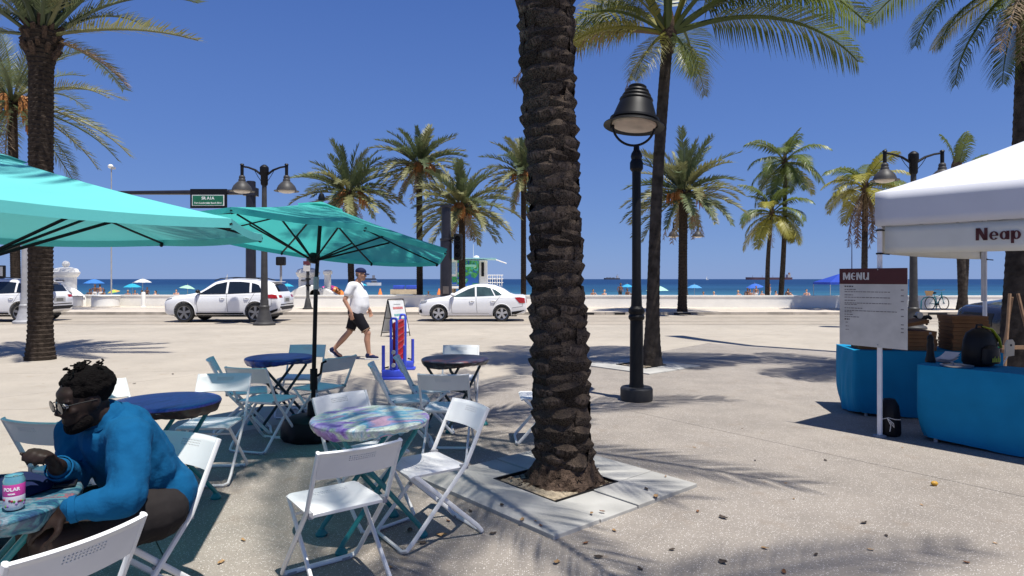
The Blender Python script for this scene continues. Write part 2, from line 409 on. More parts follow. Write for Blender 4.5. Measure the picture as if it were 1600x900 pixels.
# sea
m = bpy.data.materials.new('sea_water'); m.use_nodes = True; n, l, b = nodes(m)
ge = n.new('ShaderNodeNewGeometry'); sx = n.new('ShaderNodeSeparateXYZ'); l.new(ge.outputs['Position'], sx.inputs[0])
mr = n.new('ShaderNodeMapRange'); mr.inputs[1].default_value = 95; mr.inputs[2].default_value = 420; l.new(sx.outputs['Y'], mr.inputs[0])
r1 = n.new('ShaderNodeValToRGB'); e = r1.color_ramp.elements
e[0].position = 0; e[0].color = (.040, .135, .185, 1); e[1].position = 1; e[1].color = (.008, .036, .105, 1)
x = e.new(.25); x.color = (.018, .072, .145, 1); l.new(mr.outputs[0], r1.inputs[0])
mp = n.new('ShaderNodeMapping'); mp.inputs['Scale'].default_value = (.012, .05, 1); l.new(ge.outputs['Position'], mp.inputs[0])
nz = n.new('ShaderNodeTexNoise'); nz.inputs['Scale'].default_value = 1; nz.inputs['Detail'].default_value = 6; l.new(mp.outputs[0], nz.inputs[0])
mx = n.new('ShaderNodeMix'); mx.data_type = 'RGBA'; mx.blend_type = 'OVERLAY'; mx.inputs[0].default_value = .5
l.new(r1.outputs[0], mx.inputs[6]); l.new(nz.outputs[0], mx.inputs[7]); l.new(mx.outputs[2], b.inputs['Base Color'])
b.inputs['Roughness'].default_value = .45; b.inputs['IOR'].default_value = 1.33; b.inputs['Specular IOR Level'].default_value = .15
mp2 = n.new('ShaderNodeMapping'); mp2.inputs['Scale'].default_value = (.25, .9, 1); l.new(ge.outputs['Position'], mp2.inputs[0])
nw = n.new('ShaderNodeTexNoise'); nw.inputs['Scale'].default_value = 1; nw.inputs['Detail'].default_value = 5; l.new(mp2.outputs[0], nw.inputs[0])
bp = n.new('ShaderNodeBump'); bp.inputs['Strength'].default_value = .9; bp.inputs['Distance'].default_value = .35
l.new(nw.outputs[0], bp.inputs['Height']); l.new(bp.outputs[0], b.inputs['Normal'])
struct(link('sea', Geo().grid(lambda u, v: (-24000 + 48000 * u, 88 + (23000) * v ** 2, -1.5), 4, 10).mesh('sea', True, 0), m))

# ------------------------------------------------------------------ planter slabs (pieces of the plaza)
U = Vector((.76, .65, 0)); V_ = Vector((-.65, .76, 0))
def planter(F, s, m_, zt=.028):
    w = m_
    rects = [(0, w, 0, s), (w, .8, 0, w), (.8, s, 0, w), (s - w, s, w, s), (w, .78, s - w, s), (.78, s - w, s - w, s)]
    for i, (a, b, c, d) in enumerate(rects):
        gp = .005
        g = Geo(); z = zt - (.006 if i in (1, 4) else 0)
        poly = [(a + gp, c + gp), (b - gp, c + gp), (b - gp, d - gp), (a + gp, d - gp)]
        g.prism(poly, F + Vector((0, 0, -.015)), U, V_, (0, 0, .015 + z))
        g.build('planter_slab', M_SLAB, plaza, mods=[('BEVEL', dict(width=.005, segments=2))], smooth=0)
    a, b = w - .02, s - w + .02
    def f(u, v):
        p = F + U * (a + (b - a) * u) + V_ * (a + (b - a) * v)
        r = math.hypot(u - .5, v - .5)
        return (p.x, p.y, .006 + .05 * max(0, .45 - r) + random.uniform(-.004, .008))
    s_ = Geo().grid(f, 22, 22).build('planting_soil', M_SOIL, plaza, smooth=180); stuff(s_)
    for q in ((w - .012, w - .012, s - w + .012, w - .012), (w - .012, s - w + .012, s - w + .012, s - w + .012)):
        pass
    # dark steel edging round the pit
    g = Geo()
    for (x0, y0, x1, y1) in ((w, w, s - w, w), (w, s - w, s - w, s - w), (w, w, w, s - w), (s - w, w, s - w, s - w)):
        p, q = F + U * x0 + V_ * y0, F + U * x1 + V_ * y1
        d = (q - p); R = Matrix.Rotation(math.atan2(d.y, d.x), 3, 'Z')
        g.box((p + q) / 2 + Vector((0, 0, .006)), (d.length, .012, .05), R)
    g.build('pit_edging', M_BLACK, plaza, smooth=0)
planter(Vector((.246, 3.79, 0)), 1.50, .42)
planter(Vector((2.22, 10.35, 0)), 1.50, .44, .02)

# ------------------------------------------------------------------ palms
def frond(kind, e0, droop, L=1.0, n=46, seed=0, wid=1.0, lean=0.0):
    """frond mesh, rachis leaving the origin along +X at elevation e0 (deg), bending by droop (deg) over its length"""
    R = random.Random(seed); g = Geo(); S = 22
    pts = [Vector((0, 0, 0))]; tg = []
    for i in range(S + 1):
        s = i / S; a = math.radians(e0 - droop * s ** 1.35)
        t = Vector((math.cos(a), lean * s, math.sin(a))).normalized(); tg.append(t)
        if i < S: pts.append(pts[-1] + t * (L / S))
    pts = pts[:S + 1]
    rb = .016 * L if kind == 'coco' else .012 * L
    g.path(pts, [rb * (1 - .85 * (i / S)) + .0015 for i in range(S + 1)], 4, cap=False)
    s0 = .16 if kind == 'date' else .20
    for i in range(n):
        s = s0 + (1 - s0) * (i + .5) / n
        f = s * S; k = min(int(f), S - 1); w = f - k
        p = pts[k].lerp(pts[k + 1], w); t = tg[k].lerp(tg[k + 1], w).normalized()
        side = Vector((0, 1, 0)); side = (side - side.dot(t) * t).normalized(); up = side.cross(t) * -1
        if up.z < 0 and e0 > -60: up = -up
        x = (s - s0) / (1 - s0)
        for sg in (-1, 1):
            if R.random() < (.05 if kind != 'dead' else .25): continue
            if kind == 'coco':
                ll = L * .30 * (math.sin(PI * (.16 + .80 * x)) ** .8 + .08) * R.uniform(.85, 1.1); fw = .35 + .5 * x
                d = (side * sg * 1.0 + t * fw + up * R.uniform(-.05, .16)).normalized()
                d2 = (d + Vector((0, 0, -1)) * R.uniform(.55, 1.15)).normalized(); ww = .0085 * L * wid
            elif kind == 'date':
                ll = L * .155 * (math.sin(PI * (.12 + .80 * x)) ** .7 + .1) * R.uniform(.8, 1.15); fw = .75 + .6 * x
                d = (side * sg + t * fw + up * R.uniform(.05, .75)).normalized()
                d2 = (d + t * .15 + Vector((0, 0, -1)) * R.uniform(-.05, .25)).normalized(); ww = .0062 * L * wid
            else:
                ll = L * .15 * (math.sin(PI * (.12 + .80 * x)) ** .7 + .15) * R.uniform(.5, 1.1); fw = .6
                d = (side * sg + t * fw + Vector((R.uniform(-.4, .4), R.uniform(-.4, .4), R.uniform(-.9, .2)))).normalized()
                d2 = (d + Vector((R.uniform(-.3, .3), R.uniform(-.3, .3), -R.uniform(.3, 1)))).normalized(); ww = .006 * L * wid
            wv = t * ww
            m1 = p + d * ll * .5; tp = m1 + d2 * ll * .5
            b0 = p
            g.add([b0 - wv * .6, b0 + wv * .6, m1 + wv, m1 - wv, tp], [(0, 1, 2, 3), (3, 2, 4)])
    return g.mesh('frond', False, 0)
def mesh_with(me, m): 
    c = me.copy(); c.materials.clear(); c.materials.append(m); return c
FR = {}
def frond_set(kind, n, wid, key):
    if key in FR: return FR[key]
    out = []
    if kind == 'date': spec = [(82, 22), (68, 34), (54, 44), (40, 52), (26, 56), (10, 58), (-8, 50), (-28, 40)]
    else: spec = [(80, 40), (64, 70), (48, 88), (34, 95), (20, 95), (4, 85), (-16, 70), (-36, 45)]
    for i, (e, dr) in enumerate(spec):
        for v in range(2):
            me = frond(kind, e + (v * 5), dr, 1.0, n, 100 + i * 7 + v, wid, .12 * (1 if v else -1))
            out.append((e, me))
    FR[key] = [(e, mesh_with(me, M_DATE if kind == 'date' else M_COCO), mesh_with(me, M_DATE2 if kind == 'date' else M_COCO2)) for e, me in out]
    FR[key + 'dead'] = [mesh_with(frond('dead', e, d, 1.0, max(24, n // 2), 300 + k, wid, .1), M_DEAD) for k, (e, d) in enumerate(((-35, 50), (-50, 36), (-66, 20), (-12, 74)))]
    return FR[key]
def bunch_mesh(seed):
    R = random.Random(seed); g = Geo()
    for i in range(26):
        a = R.uniform(-.5, .5); b = R.uniform(-.5, .5)
        p = [Vector((0, 0, 0)), Vector((.28 + .1 * a, .12 * b, .06)), Vector((.44 + .25 * a, .34 * b, -.25 + .15 * R.random())), Vector((.46 + .3 * a, .40 * b, -.62 + .3 * R.random()))]
        g.path(p, [.008, .01, .022, .012], 4)
    me = g.mesh('fruit_bunch', False, 0); me.materials.append(M_FRUIT); return me
BUNCH = [bunch_mesh(k) for k in range(2)]
def trunk_mesh(path, r0, r1, kind, n=20, ring=.075, base=1.25, seed=1, boots=0):
    """path: list of points bottom to top"""
    R = random.Random(seed); Lt = sum((path[i + 1] - path[i]).length for i in range(len(path) - 1))
    def at(s):
        f = s * (len(path) - 1); k = min(int(f), len(path) - 2); return path[k].lerp(path[k + 1], f - k)
    sub = 4 if kind == 'date' else 3
    N = max(12, int(Lt / ring * sub)); N = min(N, 560)
    vs = []; fs = []
    ph = [R.uniform(0, 6.28) for _ in range(8)]
    for i in range(N + 1):
        s = i / N; c = at(s); h = s * Lt
        r = r0 + (r1 - r0) * s
        r *= 1 + (base - 1) * math.exp(-h / (.28 if kind == 'date' else .45))
        if boots: r *= 1 + boots * max(0, (s - (1 - .75 / Lt)) * Lt / .75) ** 1.0 * (1 if s < .995 else .7)
        for k in range(n):
            a = 2 * PI * k / n
            if kind == 'date':
                row = h / ring; fr = row % 1.0; rr = int(row)
                lobe = math.cos(a * 7 + (rr % 2) * PI + .4 * math.sin(rr * 1.7))
                d = .085 * (fr - .35) * (1 + .55 * lobe) + .018 * R.uniform(-1, 1)
            else:
                fr = (h / ring) % 1.0
                d = (.035 if fr < .34 else 0) + .03 * math.sin(2 * a + ph[0] + h) + .012 * R.uniform(-1, 1)
            vs.append(c + Vector((math.cos(a), math.sin(a), 0)) * r * (1 + d))
    for i in range(N):
        for k in range(n): fs.append((i * n + k, i * n + (k + 1) % n, (i + 1) * n + (k + 1) % n, (i + 1) * n + k))
    fs.append(tuple(N * n + k for k in range(n)))
    me = bpy.data.meshes.new('trunk'); me.from_pydata(vs, [], fs); me.shade_smooth(); me.set_sharp_from_angle(angle=math.radians(30)); return me
def palm(name, label, kind, base, top, r0, r1, L, nf, seed, key, nleaf=46, wid=1.0, dead=4, fruit=0, ring=.07, boots=0, bend=0, yellow=.35, group=None, upcut=0, trunk=True, lowest=-40, n=20, flare=1.25, only=None):
    R = random.Random(seed)
    t = thing(name, label, 'palm tree', base, 0, group)
    rel = Vector(top) - Vector(base)
    pts = []
    for i in range(13):
        s = i / 12; q = rel * s; q += Vector((bend * math.sin(PI * s) * .5, 0, 0)); pts.append(q)
    if trunk: link('trunk', trunk_mesh(pts, r0, r1, kind, n, ring, flare, seed, boots), M_DTRUNK if kind == 'date' else M_CTRUNK, t)
    fs = frond_set(kind, nleaf, wid, key)
    # crown heart
    g = Geo()
    if kind == 'date':
        for i in range(34):
            a = i * 2.4; zz = -.55 + .6 * (i / 34); rr = r1 * (1.1 + .25 * R.random())
            p = rel + Vector((math.cos(a) * rr * .8, math.sin(a) * rr * .8, zz)); q = p + Vector((math.cos(a) * .14, math.sin(a) * .14, .12 + .1 * R.random()))
            g.path([p, q], [.07, .045], 5)
        stuff(g.build('cut_frond_bases', M_FIBRE, t, smooth=0))
    else:
        g.lathe([(r1 * 1.0, -.35), (r1 * 1.7, -.1), (r1 * 1.5, .15), (r1 * .5, .5)], 10, rel); g.build('crown_heart', M_FIBRE, t)
    for i in range(nf):
        q = (i + .5) / nf
        e = 84 - (84 - lowest) * q ** .82
        e += R.uniform(-6, 6)
        if e > 84 - upcut: continue
        j = min(range(len(fs)), key=lambda k: abs(fs[k][0] - e) + R.uniform(0, 9))
        yaw = i * 2.39996 + R.uniform(-.2, .2)
        if only and not only(yaw % (2 * PI), e): continue
        me = fs[j][2] if R.random() < yellow * (.35 + q) else fs[j][1]
        rr = r1 * .5
        link('frond', me, None, t, rel + Vector((math.cos(yaw) * rr, math.sin(yaw) * rr, .1 - .3 * q)), (R.uniform(-.15, .15), R.uniform(-.08, .08), yaw), L * R.uniform(.82, 1.08) * (.8 if q < .12 else 1))
    for i in range(dead):
        yaw = R.uniform(0, 6.28)
        me = R.choice(FR[key + 'dead'])
        link('dead_frond', me, None, t, rel + Vector((math.cos(yaw) * r1 * .8, math.sin(yaw) * r1 * .8, -.35)), (0, 0, yaw), L * R.uniform(.45, .8))
    for i in range(fruit):
        yaw = R.uniform(-PI, 0) if i < fruit - 1 else R.uniform(0, PI)
        link('fruit_bunch', BUNCH[i % 2], None, t, rel + Vector((math.cos(yaw) * .15, math.sin(yaw) * .15, .05)), (0, 0, yaw), L * R.uniform(.36, .5))
    return t

# big date palm in its planter: every cut leaf base is a piece
def boot_mesh(seed):
    R = random.Random(seed); jl = R.uniform(-.1, .1)
    prof = [(-.12, .0), (.02, .034), (.20, .068), (.38, .094), (.48, .106), (.52, .104), (.62, .074), (.80, .034), (1.0, .0), (1.05, -.03)]
    tw = R.uniform(-.12, .12)
    def f(u, v):
        k = v * (len(prof) - 1); i = min(int(k), len(prof) - 2); w = k - i
        z = prof[i][0] * (1 - w) + prof[i + 1][0] * w; o = prof[i][1] * (1 - w) + prof[i + 1][1] * w
        x = (u - .5) * 2; lens = max(0, 1 - abs(x - tw * (1 - abs(x))) ** 1.7)
        o2 = (o + .014) * lens - .014 + R.uniform(-.004, .004)
        zz = (z - .5) * (.45 + .55 * lens) + .05 * (1 - lens) + jl * x * .5 + R.uniform(-.012, .012)
        return (x * .5, o2, zz)      # x width units, y outward (m), z height units
    g = Geo().grid(f, 10, 9); me = g.mesh('leaf_base', False, 0)
    me.materials.append(M_BOOT); me.materials.append(M_CUT)
    for p in me.polygons:
        if p.index // 10 >= 5: p.material_index = 1
    return me
BOOTS = []
for k in range(5):
    BOOTS.append(boot_mesh(40 + k))
def big_palm():
    base = Vector((.40, 4.92, 0)); R = random.Random(5)
    t = thing('date_palm', 'massive date palm with rough scaly trunk rising from the grey square planter', 'palm tree', base)
    top = Vector((-.30, .08, 6.9)); HT = 6.9
    def ax(h): 
        s = h / HT; return top * s + Vector((.02 * math.sin(3 * s), 0, 0))
    def rad(h): return .170 + .030 * math.exp(-h / .25) - .004 * h / 4 + .01 * math.sin(h * 2.1)
    g = Geo(); ps = [ax(HT * i / 40) for i in range(41)]
    g.path(ps, [rad(HT * i / 40) - .004 for i in range(41)], 18)
    g.build('trunk', M_BOOT, t, smooth=180)
    rows = 35; pitch = .104
    for r in range(rows):
        h = .20 + r * pitch + R.uniform(-.012, .012)
        for k in range(6):
            a = (k + .5 * (r % 2) + R.uniform(-.17, .17) + r * .03) * 2 * PI / 6
            c = ax(h) + Vector((math.cos(a), math.sin(a), 0)) * (rad(h) - .012)
            s = R.uniform(.85, 1.12); c.z += R.uniform(-.026, .026)
            o = link('leaf_base', BOOTS[R.randrange(5)], None, t, c, (R.uniform(-.14, .12), R.uniform(-.22, .22), a - PI / 2), (.275 * R.uniform(.84, 1.14), s * R.uniform(.55, .85), .190 * R.uniform(.82, 1.2)))
    # root mound of fibre
    def jit(i, k): return R.uniform(-.10, .10)
    g = Geo().lathe([(.32, .004), (.285, .035), (.245, .09), (.215, .16), (.18, .21)], 36, (0, 0, 0), None, jit)
    g.build('root_mound', M_FIBRE, t, smooth=0)
    g = Geo()
    for i in range(300):
        a = R.uniform(0, 6.28); rr = R.uniform(.20, .35); z = max(.006, (.31 - rr) * 1.1)
        p = Vector((math.cos(a) * rr, math.sin(a) * rr, z)); q = p + Vector((R.uniform(-.04, .04), R.uniform(-.04, .04), R.uniform(-.01, .02)))
        g.path([p, q], [.006, .003], 3)
    stuff(g.build('root_fibres', M_FIBRE, t, smooth=0))
    fs = frond_set('date', 46, 1.0, 'date')
    for i in range(32):
        q = (i + .5) / 32; e = 84 - 76 * q + R.uniform(-5, 5)
        if -.95 < (i * 2.39996) % (2 * PI) - PI < .95 and e < 76: continue
        j = min(range(len(fs)), key=lambda k: abs(fs[k][0] - e) + R.uniform(0, 8)); yaw = i * 2.39996
        link('frond', fs[j][1], None, t, top + Vector((math.cos(yaw) * .1, math.sin(yaw) * .1, .05)), (0, 0, yaw), 4.4 * R.uniform(.85, 1.08) * (.6 if e > 58 else 1))
big_palm()

# date palm at the left of the plaza, crown leaving the picture at the top
b0 = G(63, 562); zt = 6.35
palm('date_palm', 'tall date palm with black ringed trunk on the open cream plaza', 'date', b0, (b0.x + .02, b0.y, zt), .20, .205, 3.3, 34, 11, 'dateN', 84, .85, 0, 0, .085, .62, yellow=.25, lowest=38, flare=1.35)
p0 = bpy.data.objects['date_palm.001']
for e_, dr, yaw, L_, m_ in ((8, 26, -.05, 3.1, M_DATE2), (-14, 42, .25, 1.75, M_DEAD), (14, 40, 2.9, 2.9, M_DATE), (20, 45, -1.5, 2.8, M_DATE), (12, 40, 1.6, 2.8, M_DATE)):
    me = frond('date', e_, dr, 1.0, 84, 900 + int(yaw * 10), .85); me.materials.append(m_)
    link('frond', me, None, p0, (.05 * math.cos(yaw), .05 * math.sin(yaw), zt - .12), (0, 0, yaw), L_)
# the one behind it
b0 = Vector((-24.4, 31.5, gz(31.5)))
palm('date_palm', 'date palm behind the parked car, its crown half hidden by the black ringed trunk', 'date', b0, (-24.6, 31.5, 10.3), .21, .2, 5.2, 46, 12, 'date', 46, 1.0, 6, 4, .10, .3, lowest=-35)
def dpalm(label, tx, ty, bx, by, d, r, L, nf, seed, boots, fruit, dead=7, zb=None):
    t_ = P(tx, ty, d); b_ = P(bx, 460, d); b_.z = gz(d) if zb is None else zb
    return palm('date_palm', label, 'date', b_, t_, r, r * .95, L, nf, seed, 'dateF', 46, 2.1, dead, fruit, .13, boots * 1.7, yellow=.45, lowest=-24, n=16, group='date palms along the beach wall')
dpalm('date palm showing above the open turquoise umbrella beside the walking man', 545, 302, 550, 460, 40, .20, 3.5, 58, 21, .25, 3)
dpalm('tallest date palm by the beach wall with orange fruit clusters, next to the umbrella tip', 655, 258, 656, 460, 40, .20, 3.25, 60, 22, .1, 6)
dpalm('date palm with dense low crown rising behind the white sedan', 722, 322, 722, 460, 37, .20, 3.3, 64, 23, .55, 4, 10)
dpalm('date palm half hidden by the massive scaly trunk, with orange fruit', 818, 272, 818, 460, 40, .17, 3.0, 54, 24, .0, 5, 7)
dpalm('date palm on the kerb in front of a twin lamp, orange fruit in its crown', 1068, 300, 1066, 490, 31.3, .215, 3.05, 60, 25, .55, 5, 8)
def cpalm(label, tx, ty, bx, d, r, L, nf, seed, dead=2, bend=0, yellow=.35, lowest=-45, zb=None, group='coconut palms along the beach'):
    t_ = P(tx, ty, d); b_ = P(bx, 460, d); b_.z = gz(d) if zb is None else zb
    return palm('coconut_palm', label, 'coco', b_, t_, r, r * .7, L, nf, seed, 'cocoF', 46, 1.35, dead, 0, .16, 0, bend, yellow, group, n=12, lowest=lowest)
cpalm('tallest coconut palm behind the wall, dark slender trunk in front of the tanker', 1226, 252, 1219, 42, .17, 3.1, 24, 31, 1, .25, .15)
cpalm('shorter coconut palm crossing the tallest one, at the left of its trunk', 1206, 332, 1199, 41, .15, 2.7, 24, 32, 2, -.2, .4)
cpalm('coconut palm with yellow fronds and hanging dead skirt behind the menu board', 1352, 292, 1350, 33, .17, 2.6, 20, 33, 16, 0, .9, -15)
p8 = bpy.data.objects['coconut_palm.002']
R8 = random.Random(5); rel8 = P(1352, 292, 33) - p8.location
for k in range(9):
    me = frond('dead', -52 - 3 * k, 34, 1.0, 40, 700 + k, 1.6); me.materials.append(mat('withered_leaf', (.17, .105, .075), .85, var=.4, scale=4))
    yaw = k * .72; link('dead_frond', me, None, p8, rel8 + Vector((math.cos(yaw) * .12, math.sin(yaw) * .12, -.3)), (0, 0, yaw), 2.7 * R8.uniform(.75, 1.1))
cpalm('leaning pale coconut palm seen below the tent roof beside the bicycle', 1507, 292, 1502, 33, .2, 2.2, 16, 34, 5, .3, .6)
# storm-worn palm with folded crown above the tent
t_ = P(1495, 262, 27)
palm('coconut_palm', 'ragged palm with drooping dead fronds and one upright spear above the tent roof', 'coco', Vector((t_.x + .3, 27, -.17)), t_, .17, .13, 1.7, 3, 36, 'cocoF', 46, 1.35, 26, 0, .16, lowest=70, yellow=.5, n=12)
# coconut palms with fronds placed one by one
def placed(label, b0, t0, r0, r1, bend, fr, seed, dead, flare=1.4):
    R = random.Random(seed)
    p = palm('coconut_palm', label, 'coco', b0, t0, r0, r1, 3.0, 0, seed, 'cocoN', 84, .55, 0, 0, .11, 0, bend, n=18, flare=flare)
    rel = t0 - b0
    for k, (yaw, e, dr, L, m, kind) in enumerate(fr):
        me = frond(kind, e, dr, 1.0, 88, 500 + seed + k, .55 if kind == 'coco' else .8, R.uniform(-.15, .15)); me.materials.append(m)
        link('frond' if kind == 'coco' else 'dead_frond', me, None, p, rel + Vector((math.cos(yaw) * .07, math.sin(yaw) * .07, .0)), (R.uniform(-.15, .15), 0, yaw), L)
    return p
C1, C2, DD = M_COCO, M_COCO2, M_DEAD
b0 = Vector((2.50, 11.45, 0)); t0 = P(1044, 52, 11.2)
placed('coconut palm with curved grey trunk in the small planter behind the street lamp', b0, t0, .112, .092, -.12, [
    (-.12, 18, 76, 3.35, C1, 'coco'), (.12, 40, 88, 3.9, C1, 'coco'), (-.4, 34, 84, 3.0, C1, 'coco'), (PI + .1, 12, 70, 2.2, C2, 'coco'), (PI - .5, 24, 66, 2.4, C1, 'coco'), (PI + .4, 22, 76, 2.2, C1, 'coco'), (PI + .7, 34, 70, 1.8, C2, 'coco'),
    (PI + 1.0, -28, 45, 1.55, C2, 'coco'), (-1.2, -38, 40, 1.25, C1, 'coco'), (-.7, 48, 90, 3.0, C1, 'coco'), (1.2, 35, 80, 3.0, C1, 'coco'), (2.2, 50, 85, 3.2, C2, 'coco'), (-2.0, 58, 88, 3.2, C1, 'coco'),
    (.7, 66, 80, 3.4, C1, 'coco'), (PI + .6, 62, 85, 3.3, C1, 'coco'), (1.7, 74, 60, 3.0, C1, 'coco'), (-.35, 72, 70, 3.2, C2, 'coco'), (PI - .1, 68, 90, 3.4, C1, 'coco'), (-1.6, 76, 50, 2.8, C1, 'coco'),
    (PI - .28, 14, 62, 2.95, DD, 'dead'), (.5, -30, 50, 1.3, C2, 'coco'), (2.6, -35, 40, 1.2, DD, 'dead')], 41, 0, 1.75)
b0 = Vector((7.68, 9.8, 0)); t0 = P(1612, -36, 9.7)
placed('dark thick coconut palm standing behind the white tent, fronds hanging', b0, t0, .19, .16, .05, [
    (PI + .05, 2, 84, 2.2, C1, 'coco'), (PI - .25, -12, 70, 1.6, C1, 'coco'), (PI + .35, 24, 74, 2.75, C1, 'coco'), (PI - .9, -12, 40, 1.5, C2, 'coco'), (PI + .8, -35, 48, 1.7, DD, 'dead'), (-1.3, -62, 22, 1.5, DD, 'dead'), (-1.9, -48, 32, 1.6, C1, 'coco'), (-2.2, -66, 20, 1.7, DD, 'dead'), (-1.0, -72, 10, 1.6, DD, 'dead'), (-1.6, -78, 8, 1.4, DD, 'dead'), (PI - .1, -40, 46, 1.9, C1, 'coco'), (PI + 1.3, -55, 30, 1.9, C1, 'coco'), (PI + .6, -60, 25, 1.5, DD, 'dead'), (PI + .2, -70, 16, 1.7, C1, 'coco'),
    (-.8, 30, 80, 2.8, C1, 'coco'), (.1, 30, 80, 2.8, C1, 'coco'), (1.0, 36, 80, 2.8, C1, 'coco'), (2.0, 40, 84, 2.8, C1, 'coco'), (-2.4, 52, 84, 2.8, C1, 'coco'), (.6, 66, 70, 2.8, C1, 'coco'), (2.7, 62, 76, 2.9, C1, 'coco'), (-.2, 74, 50, 2.6, C1, 'coco')], 47, 0, 1.25)
# one more palm of the row, beside us, whose fronds dapple the paving by the front tables
palm('date_palm', 'date palm of the same row standing behind the viewpoint, outside the picture', 'date', (2.7, -1.6, 0), (2.3, -.7, 13.0), .22, .2, 3.3, 11, 61, 'date', 46, 1.0, 0, 0, .10, .2, yellow=.2, lowest=5, only=lambda a, e: not (PI - .9 < a < PI + 1.0))

# ------------------------------------------------------------------ beach wall, gate piers, drums
def lettering(s, size, name, m, parent, o, ux, uy, off=.0, depth=.002):
    cu = bpy.data.curves.new('t', 'FONT'); cu.body = s; cu.size = size; cu.align_x = 'CENTER'; cu.align_y = 'CENTER'; cu.offset = off; cu.extrude = depth; cu.resolution_u = 3
    ob = bpy.data.objects.new('t', cu); TMP.collection.objects.link(ob)
    with bpy.context.temp_override(scene=TMP, view_layer=TMP.view_layers[0]): dg = bpy.context.evaluated_depsgraph_get()
    me = bpy.data.meshes.new_from_object(ob.evaluated_get(dg), depsgraph=dg)
    TMP.collection.objects.unlink(ob); bpy.data.objects.remove(ob)
    ux = Vector(ux).normalized(); uy = Vector(uy).normalized(); uz = ux.cross(uy)
    Mx = Matrix((ux, uy, uz)).transposed().to_4x4(); Mx.translation = Vector(o)
    me.transform(Mx); return link(name, me, m, parent)
def wall(label, pts, h, th, zb):
    t = thing('beach_wall', label, 'wall', (pts[0][0], pts[0][1], zb), 0, 'low white beach walls')
    g = Geo(); c = Geo(); o = Vector((pts[0][0], pts[0][1], 0))
    n = len(pts); L = []; Rr = []
    for i in range(n):
        d = (Vector(pts[min(i + 1, n - 1)]) - Vector(pts[max(i - 1, 0)])).normalized(); nn = Vector((-d.y, d.x))
        L.append(Vector(pts[i]) + nn * th / 2 - o.xy); Rr.append(Vector(pts[i]) - nn * th / 2 - o.xy)
    for gg, z0, z1, ex in ((g, 0, h, 0), (c, h, h + .07, .035)):
        vs = []
        for i in range(n):
            a = (L[i] - Rr[i]).normalized() * ex
            vs += [(L[i].x + a.x, L[i].y + a.y, z0), (Rr[i].x - a.x, Rr[i].y - a.y, z0), (Rr[i].x - a.x, Rr[i].y - a.y, z1), (L[i].x + a.x, L[i].y + a.y, z1)]
        fs = []
        for i in range(n - 1):
            for k in range(4): fs.append((i * 4 + k, i * 4 + (k + 1) % 4, i * 4 + 4 + (k + 1) % 4, i * 4 + 4 + k))
        fs += [(0, 1, 2, 3), ((n - 1) * 4 + 3, (n - 1) * 4 + 2, (n - 1) * 4 + 1, (n - 1) * 4)]
        gg.add(vs, fs)
    g.build('wall_body', M_WHITE, t); c.build('coping', M_WHITE, t); return t
wz = -.06
wall('long low white wall between the sidewalk and the beach behind the sedan', [(-12.4, 36.6), (-8, 36.9), (-2, 37.0), (4, 36.8), (12, 36.2), (17, 35.8), (24, 35.6), (40, 36)], .62, .35, wz)
wall('low white wall beside the round white planters left of the parked car', [(-32, 38.5), (-25, 38.2), (-18, 38.0), (-14.6, 37.7)], .60, .35, wz)
def drum(px, label):
    c = P(px, 470, 37.0); c.z = wz
    t = thing('round_bench', label, 'bench', c, 0, 'round white concrete benches by the wall')
    Geo().lathe([(.66, 0), (.70, .05), (.70, .56), (.66, .60), (.62, .62)], 32).build('drum', M_WHITE, t)
    Geo().lathe([(.74, .62), (.76, .645), (.74, .67), (.0, .675)], 32).build('rim', M_WHITE, t)
drum(165, 'round white concrete drum bench standing alone on the pavement')
drum(106, 'round white concrete drum bench at the foot of the domed gate pier')
def bollard(px, label):
    c = P(px, 470, 36.5); c.z = wz
    t = thing('bollard', label, 'bollard', c)
    Geo().lathe([(.11, 0), (.11, .80), (.09, .86), (0, .88)], 14).build('post', M_WHITE, t); Geo().lathe([(.15, 0), (.15, .05), (.11, .07)], 14).build('foot', M_WHITE, t)
bollard(224, 'slim white bollard by the low wall under the white beach parasol')
def pier(px, d, label, s=1.0, letters=True):
    c = P(px, 470, d); c.z = wz
    t = thing('gate_pier', label, 'gate pier', c, 0, 'white gate piers of the beach entrance')
    Geo().lathe([(.55, 0), (.55, 1.72)], 32).build('column', M_WHITE, t)
    Geo().lathe([(.55, 1.72), (.62, 1.76), (.72, 1.95), (.72, 2.03), (.66, 2.06), (.64, 2.16), (.58, 2.22), (.30, 2.30), (.14, 2.33)], 32).build('cap', M_WHITE, t)
    Geo().sphere((0, 0, 2.50), .20, 20, 14).build('ball_finial', M_WHITE, t)
    if letters:
        Rr = random.Random(3); g = Geo()
        for i in range(7):
            a = -PI / 2 - .42 + .14 * i
            g.box((math.cos(a) * .555, math.sin(a) * .555, 1.52), (.03, .055, .10 + .03 * Rr.random()), Matrix.Rotation(a, 3, 'Z'))
        g.build('worn_lettering', mat('worn_letters', (.22, .21, .19), .8), t, smooth=0)
    return t
pier(103, 38.2, 'white domed gate pier with ball finial behind the black ringed palm trunk')
pier(481, 40.0, 'white domed gate pier with ball finial beside the umbrella pole and the sign post')
c = P(88, 470, 39.5); c.z = wz
t = tag(Geo().lathe([(.27, 0), (.27, 1.7), (.33, 1.74), (.33, 1.84), (.2, 1.9), (0, 1.92)], 20).build('white_column', M_WHITE), 'plain white column tucked behind the domed pier by the palm trunk', 'column'); t.location = c
c = P(512, 470, 39.2); c.z = wz
t = thing('white_column', 'slim white column in front of the pink and orange beach float', 'column', c)
Geo().lathe([(.21, 0), (.20, 1.88)], 20).build('shaft', M_WHITE, t); Geo().lathe([(.20, 1.88), (.27, 1.92), (.28, 2.06), (.23, 2.14), (0, 2.18)], 20).build('capital', M_WHITE, t)
